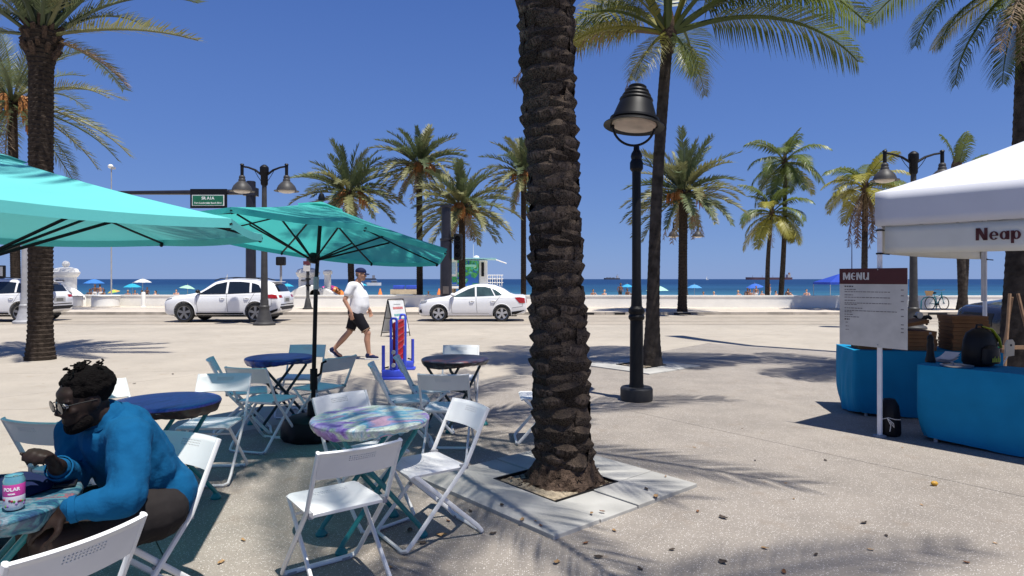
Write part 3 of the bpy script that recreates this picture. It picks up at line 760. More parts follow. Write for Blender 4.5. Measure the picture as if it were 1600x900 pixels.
# curved scroll walls
def scroll(px0, px1, pxtop, d, label, ztop, r):
    x0 = (px0 - 800) / 1000 * d; x1 = (px1 - 800) / 1000 * d; xm = (pxtop - 800) / 1000 * d
    t = thing('scroll_wall', label, 'wall', (xm, d, wz), 0, 'curved white scroll walls')
    po = []
    for i in range(25):
        s = i / 24; x = x0 + (x1 - x0) * s
        q = (x - x0) / (xm - x0) if x < xm else (x1 - x) / (x1 - xm)
        po.append((x - xm, .50 + (ztop - .50) * math.sin(PI / 2 * max(0, q)) ** .8))
    po += [(x1 - xm, 0), (x0 - xm, 0)]
    Geo().prism(po, (0, .2, 0), (1, 0, 0), (0, 0, 1), (0, -.4, 0)).build('wall_body', M_WHITE, t)
    g = Geo(); top = po[:25]; g.path([(a, 0, b + .02) for a, b in top], .10, 8, flat=.5); g.build('coping', M_WHITE, t)
    g = Geo(); g.lathe([(r, 0), (r, .06), (r * .75, .06), (r * .75, .0)], 28, (r * 1.1, -.215, .68), Matrix.Rotation(PI / 2, 3, 'X')); g.build('scroll_ring', M_WHITE, t)
scroll(449, 531, 482, 38.6, 'curved white scroll wall sweeping up to the gate pier by the sign post', 1.18, .42)
scroll(90, 131, 103, 37.6, 'curved white scroll wall at the foot of the gate pier by the palm trunk', 1.10, .3)

# ------------------------------------------------------------------ street lamps
def bell(t, c, s=1.0, m=M_POLE):
    x, y, z = c
    g = Geo().lathe([(.075 * s, .22 * s), (.10 * s, .20 * s), (.115 * s, .14 * s), (.105 * s, .10 * s), (.13 * s, .06 * s), (.13 * s, .0), (.20 * s, -.06 * s), (.30 * s, -.17 * s), (.345 * s, -.27 * s), (.36 * s, -.33 * s), (.45 * s, -.355 * s), (.45 * s, -.375 * s), (.34 * s, -.36 * s), (.31 * s, -.30 * s), (.1 * s, -.16 * s)], 24, (x, y, z))
    sh = g.build('lamp_shade', m, t, smooth=40)
    Geo().lathe([(.0, -.335 * s), (.31 * s, -.335 * s), (.28 * s, -.40 * s), (.15 * s, -.44 * s), (0, -.45 * s)], 20, (x, y, z)).build('lamp_glass', mat('lamp_lens', (.50, .45, .40), .3), sh)
def twin_lamp(base, label, ztop=5.95, arm=.85, m=M_POLE, rz=0, baseflare=True):
    t = thing('twin_street_lamp', label, 'street lamp', base, rz, 'two armed street lamps')
    Geo().lathe([(.40, 0), (.40, .07), (.36, .11), (.30, .13), (.27, .22), (.20, .50), (.175, .62), (.19, .66), (.19, .70), (.155, .74), (.145, .95)], 20).build('base', m, t)
    Geo().lathe([(.13, .90), (.085, ztop - .75)], 16).build('pole', m, t)
    Geo().lathe([(.10, ztop - .78), (.13, ztop - .72), (.13, ztop - .35), (.16, ztop - .30), (.16, ztop - .10), (.12, ztop - .05), (.05, ztop)], 14).build('pole_top', M_BLACK, t)
    for s in (-1, 1):
        pts = [(s * .10, 0, ztop - .38), (s * arm * .4, 0, ztop - .20), (s * arm * .72, 0, ztop - .10), (s * arm, 0, ztop - .06)]
        a = Geo().path(pts, [.045, .04, .035, .035], 8).build('arm', M_BLACK, t)
        Geo().path([(s * .12, 0, ztop - .62), (s * arm * .30, 0, ztop - .42), (s * arm * .45, 0, ztop - .20)], .012, 6).build('brace', M_BLACK, a)
        Geo().lathe([(.06, ztop - .40), (.06, ztop - .02), (.085, ztop - .01), (.05, ztop + .04), (0, ztop + .05)], 12, (s * arm, 0, 0)).build('drop_pipe', M_BLACK, t)
        bell(t, (s * arm, 0, ztop - .62))
    return t
bp = G(413, 508); twin_lamp(bp, 'grey two armed street lamp standing in front of the parked white car', 5.98, .83)
twin_lamp((13.55, 21.6, gz(21.6)), 'two armed street lamp rising behind the menu board and white tent', 6.0, .97)
twin_lamp((12.35, 45.5, -.2), 'distant two armed street lamp behind the date palm on the kerb', 5.75, .87)
bp = G(39, 505); twin_lamp(bp, 'pale grey street lamp pole beside the black ringed palm trunk', 6.0, .85, M_LGREY)
# black lamp with bell shade on a yoke
t = thing('street_lamp', 'black street lamp with one large bell shade held in a ring yoke', 'street lamp', (1.595, 8.2, 0))
Geo().lathe([(.0, .0), (.20, .0), (.205, .02), (.205, .15), (.19, .17), (.0, .17)], 32).build('base', mat('dark_concrete_base', (.035, .035, .036), .6, bump=.1), t)
Geo().lathe([(.10, .17), (.088, .22), (.082, 1.02), (.10, 1.04), (.105, 1.07), (.09, 1.10), (.105, 1.13), (.10, 1.17), (.072, 1.20), (.058, 1.5), (.056, 2.95)], 20).build('pole', M_BLACK, t)
Geo().lathe([(.056, 2.92), (.085, 2.96), (.085, 3.04), (.065, 3.08), (.075, 3.12), (.065, 3.16), (.04, 3.2), (.035, 3.26), (0, 3.28)], 16).build('collar', M_BLACK, t)
lx = -.035
pts = [(lx + .27 * math.sin(a), 0, 3.53 - .27 * math.cos(a)) for a in [(-1.55 + 3.1 * i / 20) for i in range(21)]]
Geo().path(pts, .016, 8).build('yoke', M_BLACK, t)
tilt = Matrix.Rotation(math.radians(6), 3, 'Y') @ Matrix.Rotation(math.radians(-4), 3, 'X')
sh = Geo().lathe([(.05, .545), (.10, .54), (.118, .525), (.112, .50), (.105, .485), (.145, .48), (.155, .46), (.145, .44), (.138, .43), (.175, .425), (.185, .405), (.175, .385), (.168, .375), (.205, .37), (.215, .35), (.205, .33), (.215, .31), (.24, .24), (.285, .11), (.312, .10), (.316, .075), (.300, .06), (.34, .03), (.385, .012), (.388, .0), (.30, .02), (.28, .06), (.2, .2)], 40, (lx, 0, 3.50), tilt).build('lamp_shade', M_BLACK, t, smooth=40)
Geo().lathe([(0, .03), (.285, .035), (.27, .005), (.20, -.012), (0, -.02)], 28, (lx, 0, 3.50), tilt).build('lamp_glass', mat('lamp_diffuser', (.46, .36, .29), .45, var=.25, scale=5), sh)
for s in (-1, 1): Geo().cyl((lx + s * .25, 0, 3.50), (lx + s * .30, 0, 3.50), .022).build('yoke_pin', M_BLACK, t)

# ------------------------------------------------------------------ signal masts and small signs
M_MAST = mat('black_mast_paint', (.016, .015, .022), .35, var=.3, scale=2)
d = 33.0; zb = -.06
c = P(392, 470, d); c.z = zb
t = thing('signal_mast', 'black traffic signal mast with long arm carrying the green street sign', 'traffic mast', c)
ht = P(392, 284, d).z - zb
Geo().lathe([(.36, 0), (.36, .1), (.26, .15), (.235, ht), (.20, ht + .03), (0, ht + .04)], 16).build('pole', M_MAST, t)
za = P(392, 300, d).z - zb
arm = Geo().path([(0, 0, za), (-2.8, -.05, za - .03), (-9.0, -.2, za - .08)], [.15, .125, .08], 10).build('mast_arm', M_MAST, t)
Geo().box((0, 0, za), (.62, .5, .42)).build('arm_clamp', M_MAST, t)
xs = (328.5 - 392) / 1000 * d
bk = Geo().box((xs, -.16, za - .36), (1.86, .10, .98)).build('sign_housing', M_BLACK, t)
sg = Geo().box((xs + .0, -.225, za - .46), (1.64, .03, .56)).build('sign_border', mat('sign_white', (.75, .77, .75), .5), t)
Geo().box((xs + .0, -.245, za - .46), (1.56, .02, .49)).build('sign_face', mat('sign_green', (.008, .13, .065), .5), sg)
ml = mat('sign_letters', (.78, .82, .78), .5)
lettering('SR A1A', .205, 'lettering', ml, sg, (xs, -.258, za - .355), (1, 0, 0), (0, 0, 1), .006)
lettering('Fort Lauderdale Beach Blvd', .125, 'lettering', ml, sg, (xs, -.258, za - .595), (1, 0, 0), (0, 0, 1), .002)
c = P(697, 470, d); c.z = zb
t = thing('signal_mast', 'thick black signal mast standing between the beach date palms and behind the sedan', 'traffic mast', c)
ht = P(697, 325, d).z - zb
Geo().lathe([(.42, 0), (.42, .1), (.31, .15), (.30, ht * .68), (.33, ht * .685), (.33, ht * .70), (.25, ht * .705), (.235, ht), (.31, ht + .03), (.31, ht + .13), (0, ht + .15)], 16).build('pole', M_MAST, t)
Geo().box((.02, -.32, 1.05), (.30, .04, .38)).build('push_button_plate', mat('button_plate', (.10, .085, .08), .6), t)
bx = Geo().box((.62, 0, P(0, 386, d).z - zb), (.42, .40, 1.36)); bx.build('signal_housing', M_BLACK, t, mods=[('BEVEL', dict(width=.05, segments=2))])
for i in range(3):
    Geo().lathe([(.15, 0), (.16, .22), (.14, .22), (.13, .02)], 14, (.62, -.20, P(0, 386, d).z - zb + .42 - .42 * i), Matrix.Rotation(PI / 2, 3, 'X')).build('visor', M_BLACK, t)
Geo().box((.40, 0, P(0, 372, d).z - zb), (.30, .1, .10)).build('bracket', M_BLACK, t)
c = P(439, 470, 34); c.z = zb
t = thing('pedestrian_signal', 'small black pedestrian signal on a pale post behind the parked white car', 'traffic signal', c)
z1 = P(0, 408, 34).z - zb
Geo().lathe([(.14, 0), (.14, .05), (.062, .08), (.06, z1 - .15)], 12).build('post', M_LGREY, t)
Geo().box((0, 0, z1), (.46, .36, .46)).build('signal_box', M_BLACK, t, mods=[('BEVEL', dict(width=.06, segments=2))])
Geo().box((.04, -.20, z1), (.30, .06, .30)).build('signal_face', M_TRIM, t)
c = P(481, 470, 34.0); c.z = zb
t = thing('sign_post', 'black fluted post with a maroon and white parking notice', 'sign post', c)
zt_ = P(0, 402, 34).z - zb
Geo().lathe([(.27, 0), (.27, .08), (.21, .10), (.17, .28), (.12, .55), (.085, .60), (.075, zt_)], 14).build('post', M_POLE, t)
Geo().box((-.03, -.10, P(0, 411, 34).z - zb), (.36, .03, .20)).build('notice_top', mat('maroon_sign', (.10, .02, .03), .5), t)
Geo().box((-.03, -.10, P(0, 419.5, 34).z - zb), (.36, .03, .30)).build('notice_plate', mat('notice_white', (.60, .58, .55), .5), t)
for z in (P(0, 436, 34).z - zb, P(0, 446, 34).z - zb): Geo().box((.05, -.1, z), (.26, .06, .10)).build('clamp', M_BLACK, t)
c = P(174, 470, 44); c.z = -.2
t = thing('camera_pole', 'thin pale pole with a white security camera high above the first umbrella', 'camera pole', c)
z1 = P(0, 260, 44).z + .2
Geo().lathe([(.05, 0), (.035, z1)], 8).build('pole', M_LGREY, t)
Geo().sphere((-.05, 0, z1), (.17, .17, .15), 12, 8).build('camera_dome', M_WHITE, t); Geo().box((.14, 0, z1 - .12), (.22, .16, .14)).build('camera_head', M_LGREY, t)
c = P(2, 470, 30); c.z = -.1
t = thing('parking_meter', 'dark framed pay station behind the cropped white car', 'pay station', c)
Geo().box((0, 0, 1.0), (.22, .16, 2.0)).build('cabinet', M_TRIM, t, mods=[('BEVEL', dict(width=.03, segments=2))]); Geo().box((0, -.09, P(0, 424, 30).z + .1), (.26, .03, .44)).build('screen', M_LGREY, t)
Geo().box((0, 0, P(0, 424, 30).z + .1), (.36, .14, .56)).build('hood', M_BLACK, t, mods=[('BEVEL', dict(width=.03, segments=2))])
# overhead street light beside the tent whose curved arm throws the long shadow
t = thing('street_light', 'tall street light pole with curved overhead arm beyond the tent', 'street light', (12.2, 9.6, 0))
Geo().lathe([(.2, 0), (.16, .3), (.12, 9.0)], 12).build('pole', M_LGREY, t)
Geo().path([(0, 0, 8.9), (-1.2, .8, 9.25), (-3.0, 1.9, 9.3), (-4.4, 3.4, 9.3), (-5.0, 5.1, 9.3), (-5.4, 6.6, 9.3)], [.13, .13, .13, .15, .22, .30], 8, flat=.5).build('arm', M_LGREY, t)

# ------------------------------------------------------------------ lifeguard tower, boats, beach
d = 62.0
c = P(738, 470, d); c.z = -.70
t = thing('lifeguard_tower', 'colourful lifeguard tower with painted panels and white railing on the beach', 'lifeguard tower', c)
zf = P(0, 447, d).z + .70; zr = P(0, 404, d).z + .70; hh = zr - zf
s_ = d / 1000
mur = bpy.data.materials.new('painted_mural'); mur.use_nodes = True; n, l, b = nodes(mur)
tc = n.new('ShaderNodeTexCoord'); nz = n.new('ShaderNodeTexNoise'); nz.inputs['Scale'].default_value = 1.3; nz.inputs['Detail'].default_value = 3; nz.inputs['Distortion'].default_value = 1.5; l.new(tc.outputs['Object'], nz.inputs[0])
rp = n.new('ShaderNodeValToRGB'); rp.color_ramp.interpolation = 'CONSTANT'; e = rp.color_ramp.elements
e[0].position = 0; e[0].color = (.02, .12, .45, 1); e[1].position = .43; e[1].color = (.03, .28, .08, 1)
for p_, q in ((.5, (.10, .42, .10, 1)), (.56, (.05, .45, .55, 1)), (.63, (.5, .6, .3, 1))):
    x = e.new(p_); x.color = q
l.new(nz.outputs[0], rp.inputs[0]); l.new(rp.outputs[0], b.inputs[0])
x0, x1, x2, x3 = (704 - 738) * s_, (716 - 738) * s_, (749 - 738) * s_, (761 - 738) * s_
Geo().box(((x0 + x1) / 2, .2, zf + hh / 2), (x1 - x0, 2.6, hh * .92)).build('side_cabin', M_WHITE, t)
Geo().box(((x0 + x1) / 2, -1.13, zf + hh * .63), ((x1 - x0) * .55, .06, hh * .42)).build('window', mat('pale_glass', (.35, .5, .6), .1), t)
Geo().box(((x0 + x1) / 2, -1.12, zf + hh * .2), ((x1 - x0) * .9, .05, hh * .28)).build('painted_board', mur, t)
Geo().box(((x1 + x2) / 2 + .02, 0, zf + hh * .46), (x2 - x1 - .04, 2.6, hh * .92)).build('cabin', mur, t)
Geo().box(((x1 + x2) / 2 + .02, -1.36, zf + hh * .73), ((x2 - x1) * .7, .25, .22)).build('awning', mat('mint_board', (.3, .75, .55), .6), t)
Geo().box(((x2 + x3) / 2 + .02, .1, zf + hh * .46), (x3 - x2 - .04, 2.4, hh * .92)).build('entrance_side', M_WHITE, t)
Geo().box(((x2 + x3) / 2, -1.14, zf + hh * .6), (.26, .06, hh * .5)).build('doorway', M_BLACK, t)
Geo().box(((x0 + x3) / 2 + .3, -.1, zr - .05), (x3 - x0 + 1.2, 3.6, .12)).build('roof', mat('tower_roof', (.25, .5, .55), .5), t)
Geo().path([(x3 + .9, -1.2, zr - .15), (x3 + 1.9, -1.2, zr - .5)], .05, 6).build('awning_strut', M_WHITE, t)
Geo().lathe([(.25, zr), (.3, zr + .1), (.2, zr + .25), (0, zr + .3)], 10, (.4, 0, 0)).build('roof_vent', M_WHITE, t)
Geo().cyl((.1, 0, zr), (.1, 0, zr + 1.4), .03, .015, 6).build('antenna', M_WHITE, t)
Geo().box(((x0 + x3) / 2 + .5, -.3, zf - .1), (x3 - x0 + 1.6, 4.0, .2)).build('deck', M_WHITE, t)
g = Geo()
for i in range(7): Geo().cyl((x3 + .15 + i * .22, -2.1 + .1 * (i % 2), zf), (x3 + .15 + i * .22, -2.1 + .1 * (i % 2), zf + 1.05), .03, n=6).build('railing_post', M_WHITE, t)
for z in (.35, .7, 1.05): Geo().cyl((x3 + .1, -2.05, zf + z), (x3 + 1.6, -2.05, zf + z), .03, n=6).build('railing_bar', M_WHITE, t)
for x in (x0 + .3, x2, x3 + 1.0):
    for y in (-1.2, 1.2): Geo().cyl((x, y, 0), (x, y, zf - .1), .12, n=8).build('stilt', mat('stilt_wood', (.3, .24, .18), .9), t)

def hull(L, B, D):
    g = Geo(); S = 16; vs = []
    for i in range(S + 1):
        s = i / S; x = (s - .5) * L; w = B / 2 * (1 if s > .12 else .55 + 3.7 * s) * (1 if s < .86 else max(.05, 1 - ((s - .86) / .14) ** 1.6))
        sh = D * (.08 * abs(s - .4) ** 2 * 4)
        vs += [(x, -w, D + sh), (x, -w * .97, 0), (x, w * .97, 0), (x, w, D + sh)]
    fs = []
    for i in range(S):
        for k in range(4): fs.append((i * 4 + k, i * 4 + (k + 1) % 4, i * 4 + 4 + (k + 1) % 4, i * 4 + 4 + k))
    fs += [(0, 1, 2, 3), (S * 4, S * 4 + 1, S * 4 + 2, S * 4 + 3)]
    return g.add(vs, fs)
D_ = 3000
c = P(1201, 437, D_); c.z = -1.5
t = thing('tanker_ship', 'long rust red tanker with white bridge at its stern on the horizon', 'ship', c, PI)
hull(216, 30, 10.5).build('hull', mat('rust_hull', (.15, .075, .08), .7, var=.2, scale=.05), t)
Geo().box((-92, 0, 17), (14, 24, 14)).build('bridge', mat('ship_white', (.55, .53, .52), .6), t); Geo().box((-96, 0, 27), (6, 8, 12)).build('funnel', mat('ship_orange', (.40, .20, .12), .6), t)
for x in (-60, -20, 30, 75): Geo().cyl((x, 0, 10), (x, 0, 20), .9, n=6).build('deck_mast', mat('ship_grey', (.3, .28, .28), .6), t)
c = P(956, 437, 4000); c.z = -1.5
t = thing('cargo_ship', 'small dark cargo ship on the horizon between the scaly trunk and the street lamp', 'ship', c, PI)
hull(100, 18, 9).build('hull', mat('dark_hull', (.075, .08, .10), .7), t)
Geo().box((-34, 0, 16), (12, 15, 15)).build('bridge', mat('ship_white', (.5, .5, .5)), t); Geo().cyl((-34, 0, 22), (-34, 0, 34), 1.2, n=6).build('mast', mat('ship_grey', (.3, .28, .28)), t)
for x in (-10, 10, 28): Geo().box((x, 0, 11), (13, 14, 4)).build('cargo_stack', mat('cargo_grey', (.13, .12, .13), .8), t)
c = P(576, 437, 2600); c.z = -1.5
t = thing('cargo_ship', 'tiny cargo ship on the horizon just beside the walking man face', 'ship', c, PI)
hull(60, 12, 6).build('hull', mat('dark_hull', (.1, .1, .12)), t); Geo().box((-20, 0, 12), (9, 10, 13)).build('bridge', mat('ship_grey', (.3, .28, .28)), t)
c = P(583, 447, 300); c.z = -1.5
t = thing('motor_boat', 'small white motor boat on the water beside the walking man', 'boat', c, PI + .2)
hull(7.5, 2.6, 1.3).build('hull', M_WHITE, t); Geo().box((-.4, 0, 1.7), (2.4, 1.8, .9)).build('cabin', mat('boat_dark', (.10, .11, .13), .4), t); Geo().box((-.4, 0, 2.25), (2.8, 2.0, .1)).build('cabin_roof', M_WHITE, t)
def sailboat(px, d, label, h):
    c = P(px, 437, d); c.z = -1.5
    t = thing('sailing_boat', label, 'boat', c, .3)
    hull(h * .75, h * .22, h * .1).build('hull', M_WHITE, t)
    Geo().cyl((0, 0, h * .08), (0, 0, h), h * .008, n=6).build('mast', M_LGREY, t)
    Geo().prism([(-.02 * h, .15 * h), (-.33 * h, .16 * h), (-.02 * h, .97 * h)], (0, -.01, 0), (1, 0, 0), (0, 0, 1), (0, .02 * h, 0)).build('sail', M_WHITE, t)
sailboat(356, 900, 'white sailing boat on the horizon above the parked car roof', 11)
sailboat(1105, 2500, 'tiny white sailing boat far out beside the kerb palm', 16)
c = P(1331, 470, 75); c.z = -1.5
t = thing('mast_pole', 'slim dark flag mast rising behind the blue beach canopy', 'mast', c)
Geo().cyl((0, 0, 0), (0, 0, P(0, 375, 75).z + 1.5), .10, .05, 8).build('mast', mat('mast_blue', (.05, .08, .16), .5), t)
Geo().cyl((-.6, 0, P(0, 425, 75).z + 1.5), (.6, 0, P(0, 425, 75).z + 1.5), .04, n=6).build('yard', mat('mast_blue', (.05, .08, .16)), t)

def sand_z(d): return -.09 - .025 * (d - 37.2)
PARA = {}
def parasol(px, py, wpx, d, col, label, hgt=None, tilt=0, col2=None):
    key = tuple(col)
    R_ = wpx / 2000 * d; c = P(px, py, d); zs = sand_z(d); z = c.z - zs
    t = thing('beach_parasol', label, 'beach parasol', (c.x, d, zs), random.uniform(0, 1), 'parasols on the beach')
    T = Matrix.Rotation(math.radians(tilt), 3, 'Y')
    m = mat('parasol_%d_%d_%d' % tuple(int(k * 99) for k in col), col, .8, trans=.3)
    o = Vector((0, 0, z))
    if col2:
        m2 = mat('parasol_%d_%d_%d' % tuple(int(k * 99) for k in col2), col2, .8, trans=.3)
    for k in range(8):
        g = Geo()
        def f(u, v):
            a = 2 * PI * (k + u) / 8; rr = R_ * v * (1 - .06 * math.sin(PI * u)); 
            p = Vector((rr * math.cos(a), rr * math.sin(a), -R_ * .46 * v ** 1.5 + .02 * math.sin(PI * u) * v)); return T @ p + o
        g.grid(f, 3, 4).build('canopy_panel', m2 if (col2 and k % 2) else m, t, smooth=180)
    Geo().cyl((0, 0, 0), o + T @ Vector((0, 0, .12)), .022, n=6).build('pole', M_LGREY, t)
parasol(147, 436, 30, 62, (.05, .22, .62), 'blue parasol over two people near the gate pier by the palm trunk')
parasol(207, 443, 26, 64, (.03, .42, .62), 'turquoise parasol left of the tall white one')
parasol(223, 435.5, 26, 66, (.70, .72, .70), 'white parasol on a tall pole behind the bollard')
parasol(177, 452.5, 18, 60, (.75, .40, .12), 'low tilted orange and lime striped parasol by the water', tilt=-12, col2=(.45, .65, .10))
parasol(293, 445.5, 24, 62, (.40, .68, .52), 'mint green parasol just ahead of the parked white car', tilt=6)
parasol(449, 443, 20, 60, (.03, .45, .65), 'bright turquoise parasol right behind the parked white car')
parasol(567, 443, 14, 62, (.04, .45, .62), 'small turquoise parasol behind the walking man back')
parasol(980, 444, 20, 62, (.05, .40, .70), 'light blue parasol half hidden by the black street lamp pole')
parasol(1027, 446, 36, 60, (.42, .72, .62), 'mint parasol half hidden by the curved grey palm trunk')
parasol(1085, 444.5, 24, 66, (.10, .35, .72), 'pale blue parasol beside the date palm on the kerb')
parasol(1179, 443, 26, 62, (.05, .16, .62), 'deep blue parasol over the group of sitting bathers', tilt=-8)
# pop-up canopy
c = P(1311, 428, 58)
t = thing('beach_canopy', 'dark blue peaked beach canopy beside the menu board', 'canopy', (c.x, 58, sand_z(58)))
zc = c.z - sand_z(58); mcan = mat('canopy_blue', (.015, .06, .42), .8, trans=.2)
g = Geo(); a = 1.6
for i in range(4):
    r = Matrix.Rotation(i * PI / 2, 3, 'Z')
    g = Geo().add([r @ Vector((-a, -a, zc - .75)), r @ Vector((a, -a, zc - .75)), Vector((0, 0, zc)), r @ Vector((-a, -a, zc - .95)), r @ Vector((a, -a, zc - .95))], [(0, 1, 2), (3, 4, 1, 0)])
    g.build('canopy_side', mcan, t, smooth=0)
    Geo().cyl(r @ Vector((a - .03, a - .03, 0)), r @ Vector((a - .03, a - .03, zc - .75)), .03, n=6).build('leg', M_LGREY, t)
# pink and orange float behind the scroll wall
c = P(514, 446, 45)
t = thing('beach_float', 'big round pink and orange inflatable float behind the scroll wall', 'inflatable', (c.x, 45, -.28))
for k in range(10):
    a0 = PI * k / 10; g = Geo()
    def f(u, v):
        a = a0 + PI / 10 * u; b_ = 2 * PI * v; R0, r0 = 1.05, .33
        return ((R0 + r0 * math.cos(b_)) * math.cos(a), r0 * math.sin(b_), (R0 + r0 * math.cos(b_)) * math.sin(a))
    g.grid(f, 3, 12).build('stripe', mat('float_orange', (.75, .22, .03), .4) if k < 4 else mat('float_pink', (.72, .05, .30), .4), t, smooth=180)

# bathers: one low body mesh per pose
def figure(pose, skin, cloth, hair, seed=0):
    R = random.Random(seed); g = Geo(); c = Geo(); h = Geo()
    if pose == 'stand':
        hip, neck = Vector((0, 0, .92)), Vector((.03, 0, 1.42))
        legs = [[(.09, 0, .9), (.12, .05, .48), (.13, -.02, .05)], [(-.09, 0, .9), (-.12, -.06, .48), (-.14, -.1, .05)]]
        arms = [[(.18, 0, 1.40), (.26, .02, 1.12), (.24, -.12, .9)], [(-.18, 0, 1.40), (-.27, .0, 1.12), (-.22, -.1, .88)]]
    elif pose == 'sit':
        hip, neck = Vector((0, .1, .16)), Vector((0, .16, .62))
        legs = [[(.1, .1, .16), (.14, -.28, .42), (.15, -.55, .06)], [(-.1, .1, .16), (-.14, -.30, .40), (-.13, -.58, .06)]]
        arms = [[(.19, .14, .60), (.25, -.05, .40), (.16, -.3, .42)], [(-.19, .14, .6), (-.27, .1, .35), (-.24, .2, .1)]]
    else:
        hip, neck = Vector((0, 0, .14)), Vector((-.35, .15, .48))
        legs = [[(.05, .05, .14), (.42, -.05, .26), (.78, -.05, .05)], [(.05, -.1, .14), (.40, -.18, .12), (.8, -.2, .05)]]
        arms = [[(-.32, .30, .46), (-.45, .34, .22), (-.3, .3, .04)], [(-.32, -.02, .46), (-.2, -.2, .3), (0, -.2, .25)]]
    m = hip.lerp(neck, .5)
    g.path([hip + (hip - neck) * .1, hip, m, neck - (neck - hip) * .12, neck, neck + (neck - hip).normalized() * .1], [.10, .155, .135, .165, .07, .055], 10)
    for q in legs: g.path(q, [.085, .058, .035], 8)
    for q in legs: g.path([q[-1], Vector(q[-1]) + Vector((.0, -.16, -.02))], [.04, .03], 6)
    for q in arms: g.path(q, [.05, .04, .025], 6)
    hd = neck + (neck - hip).normalized() * .20 + Vector((0, -.02, 0))
    g.sphere(hd, (.085, .10, .12), 10, 8)
    h.sphere(hd + Vector((0, .02, .025)), (.095, .105, .115), 10, 6)
    c.path([hip + (hip - neck) * .13, hip, hip.lerp(neck, .22)], [.13, .17, .155], 10)
    for q in legs: c.path([q[0], Vector(q[0]).lerp(Vector(q[1]), .55)], [.11, .085], 8)
    return [(g.mesh('body'), skin, 'body'), (c.mesh('swimwear'), cloth, 'swimwear'), (h.mesh('hair'), hair, 'hair')]
sk = [mat('skin_tan', (.36, .19, .12), .5), mat('skin_brown', (.16, .08, .05), .5), mat('skin_fair', (.55, .33, .24), .5)]
cl = [mat('swim_black', (.02, .02, .025), .7), mat('swim_white', (.75, .75, .75), .7), mat('swim_red', (.5, .05, .06), .7), mat('swim_blue', (.04, .1, .4), .7), mat('swim_pink', (.7, .2, .35), .7)]
hr = [mat('hair_dark', (.02, .015, .012), .8), mat('hair_blond', (.42, .30, .14), .8)]
FIG = {}
def bather(px, d, pose, s, c, h, rz, label, scale=1.0, lift=0):
    k = pose
    if k not in FIG: FIG[k] = figure(pose, None, None, None)
    x = (px - 800) / 1000 * d
    t = thing('person', label, 'person', (x, d, sand_z(d) + lift), rz, 'people on the beach'); t.scale = (scale,) * 3
    for (me, _, nm), m in zip(FIG[k], (sk[s], cl[c], hr[h])):
        mm = me.copy(); link(nm, mm, m, t)
    return t
bather(148, 61, 'stand', 1, 1, 0, .4, 'person in white top standing under the blue parasol by the pier')
bather(157, 61.5, 'stand', 0, 1, 0, -2.6, 'person beside the one in white under the blue parasol')
bather(139, 60, 'sit', 1, 0, 0, .2, 'person sitting low in the shade of the blue parasol', lift=.35)
bather(160, 60, 'sit', 1, 2, 0, -.3, 'person in red sitting behind the two standing by the pier', lift=.3)
bather(199, 62, 'sit', 0, 1, 1, .3, 'person with pale hat hair sitting under the turquoise parasol', lift=.25)
bather(212, 62, 'sit', 0, 2, 0, .9, 'person in red sitting between turquoise and white parasols', lift=.25)
bather(219, 63, 'sit', 1, 0, 0, -.5, 'dark haired person sitting at the white parasol pole', lift=.25)
bather(229.5, 62, 'stand', 1, 0, 0, .1, 'person in dark clothes standing at the edge of the white parasol', .85)
bather(240, 61, 'sit', 2, 2, 0, -.6, 'person in red and navy sitting right of the white parasol', lift=.2)
bather(244, 62, 'sit', 1, 3, 0, .6, 'person in blue sitting right of the white parasol', lift=.2)
bather(275, 60, 'sit', 2, 4, 0, .3, 'sunlit person sitting alone just ahead of the parked car', lift=.3)
bather(928, 58, 'sit', 0, 0, 0, .3, 'dark haired person sitting alone near the scaly trunk', lift=.3)
bather(943, 58, 'sit', 2, 1, 1, -.7, 'person in white leaning beside the scaly trunk', lift=.25)
bather(969, 58, 'stand', 1, 0, 0, .2, 'bare chested person in dark shorts standing left of the street lamp pole', .95, .15)
bather(982, 60, 'sit', 1, 0, 0, .5, 'person in black sitting under the light blue parasol', lift=.4)
bather(1100, 60, 'sit', 0, 0, 0, .0, 'dark haired head showing above the wall near the pale blue parasol', lift=.1)
bather(1117, 60, 'sit', 2, 3, 1, .2, 'lone fair haired person just above the wall', lift=.1)
bather(1156, 58, 'sit', 2, 1, 1, .6, 'person in white at the left end of the bathers group', lift=.2)
bather(1168, 60, 'sit', 1, 0, 0, -.4, 'person in black sitting under the deep blue parasol', lift=.45)
bather(1174, 59, 'sit', 0, 1, 0, .4, 'person in white under the deep blue parasol', lift=.3)
bather(1181, 60, 'stand', 0, 1, 0, -.2, 'person standing under the deep blue parasol', .9)
bather(1192, 58, 'sit', 2, 1, 0, .3, 'small person in white between parasol and palm trunk', .85, .3)
bather(1202, 58, 'stand', 0, 1, 0, 1.3, 'person in white shorts standing between the two coconut trunks', .95, .1)
bather(1215, 58, 'sit', 2, 1, 0, .8, 'person in white peeking from the tallest coconut trunk', .9, .25)
bather(1232, 58, 'sit', 1, 0, 0, -.3, 'dark skinned person sitting right of the tallest coconut palm', lift=.35)
bather(1240, 58, 'lie', 2, 1, 0, .1, 'person reclining on the sand right of the tallest coconut palm', lift=.35)
bather(1261, 58, 'sit', 2, 2, 0, -.2, 'red shouldered person sitting alone near the menu board', lift=.3)
bather(762, 60, 'sit', 1, 0, 0, 0, 'dark haired person behind the beach wall near the lifeguard tower', lift=.15)
bather(669, 60, 'sit', 1, 0, 0, 0, 'dark head above the wall left of the thick black mast', lift=.15)
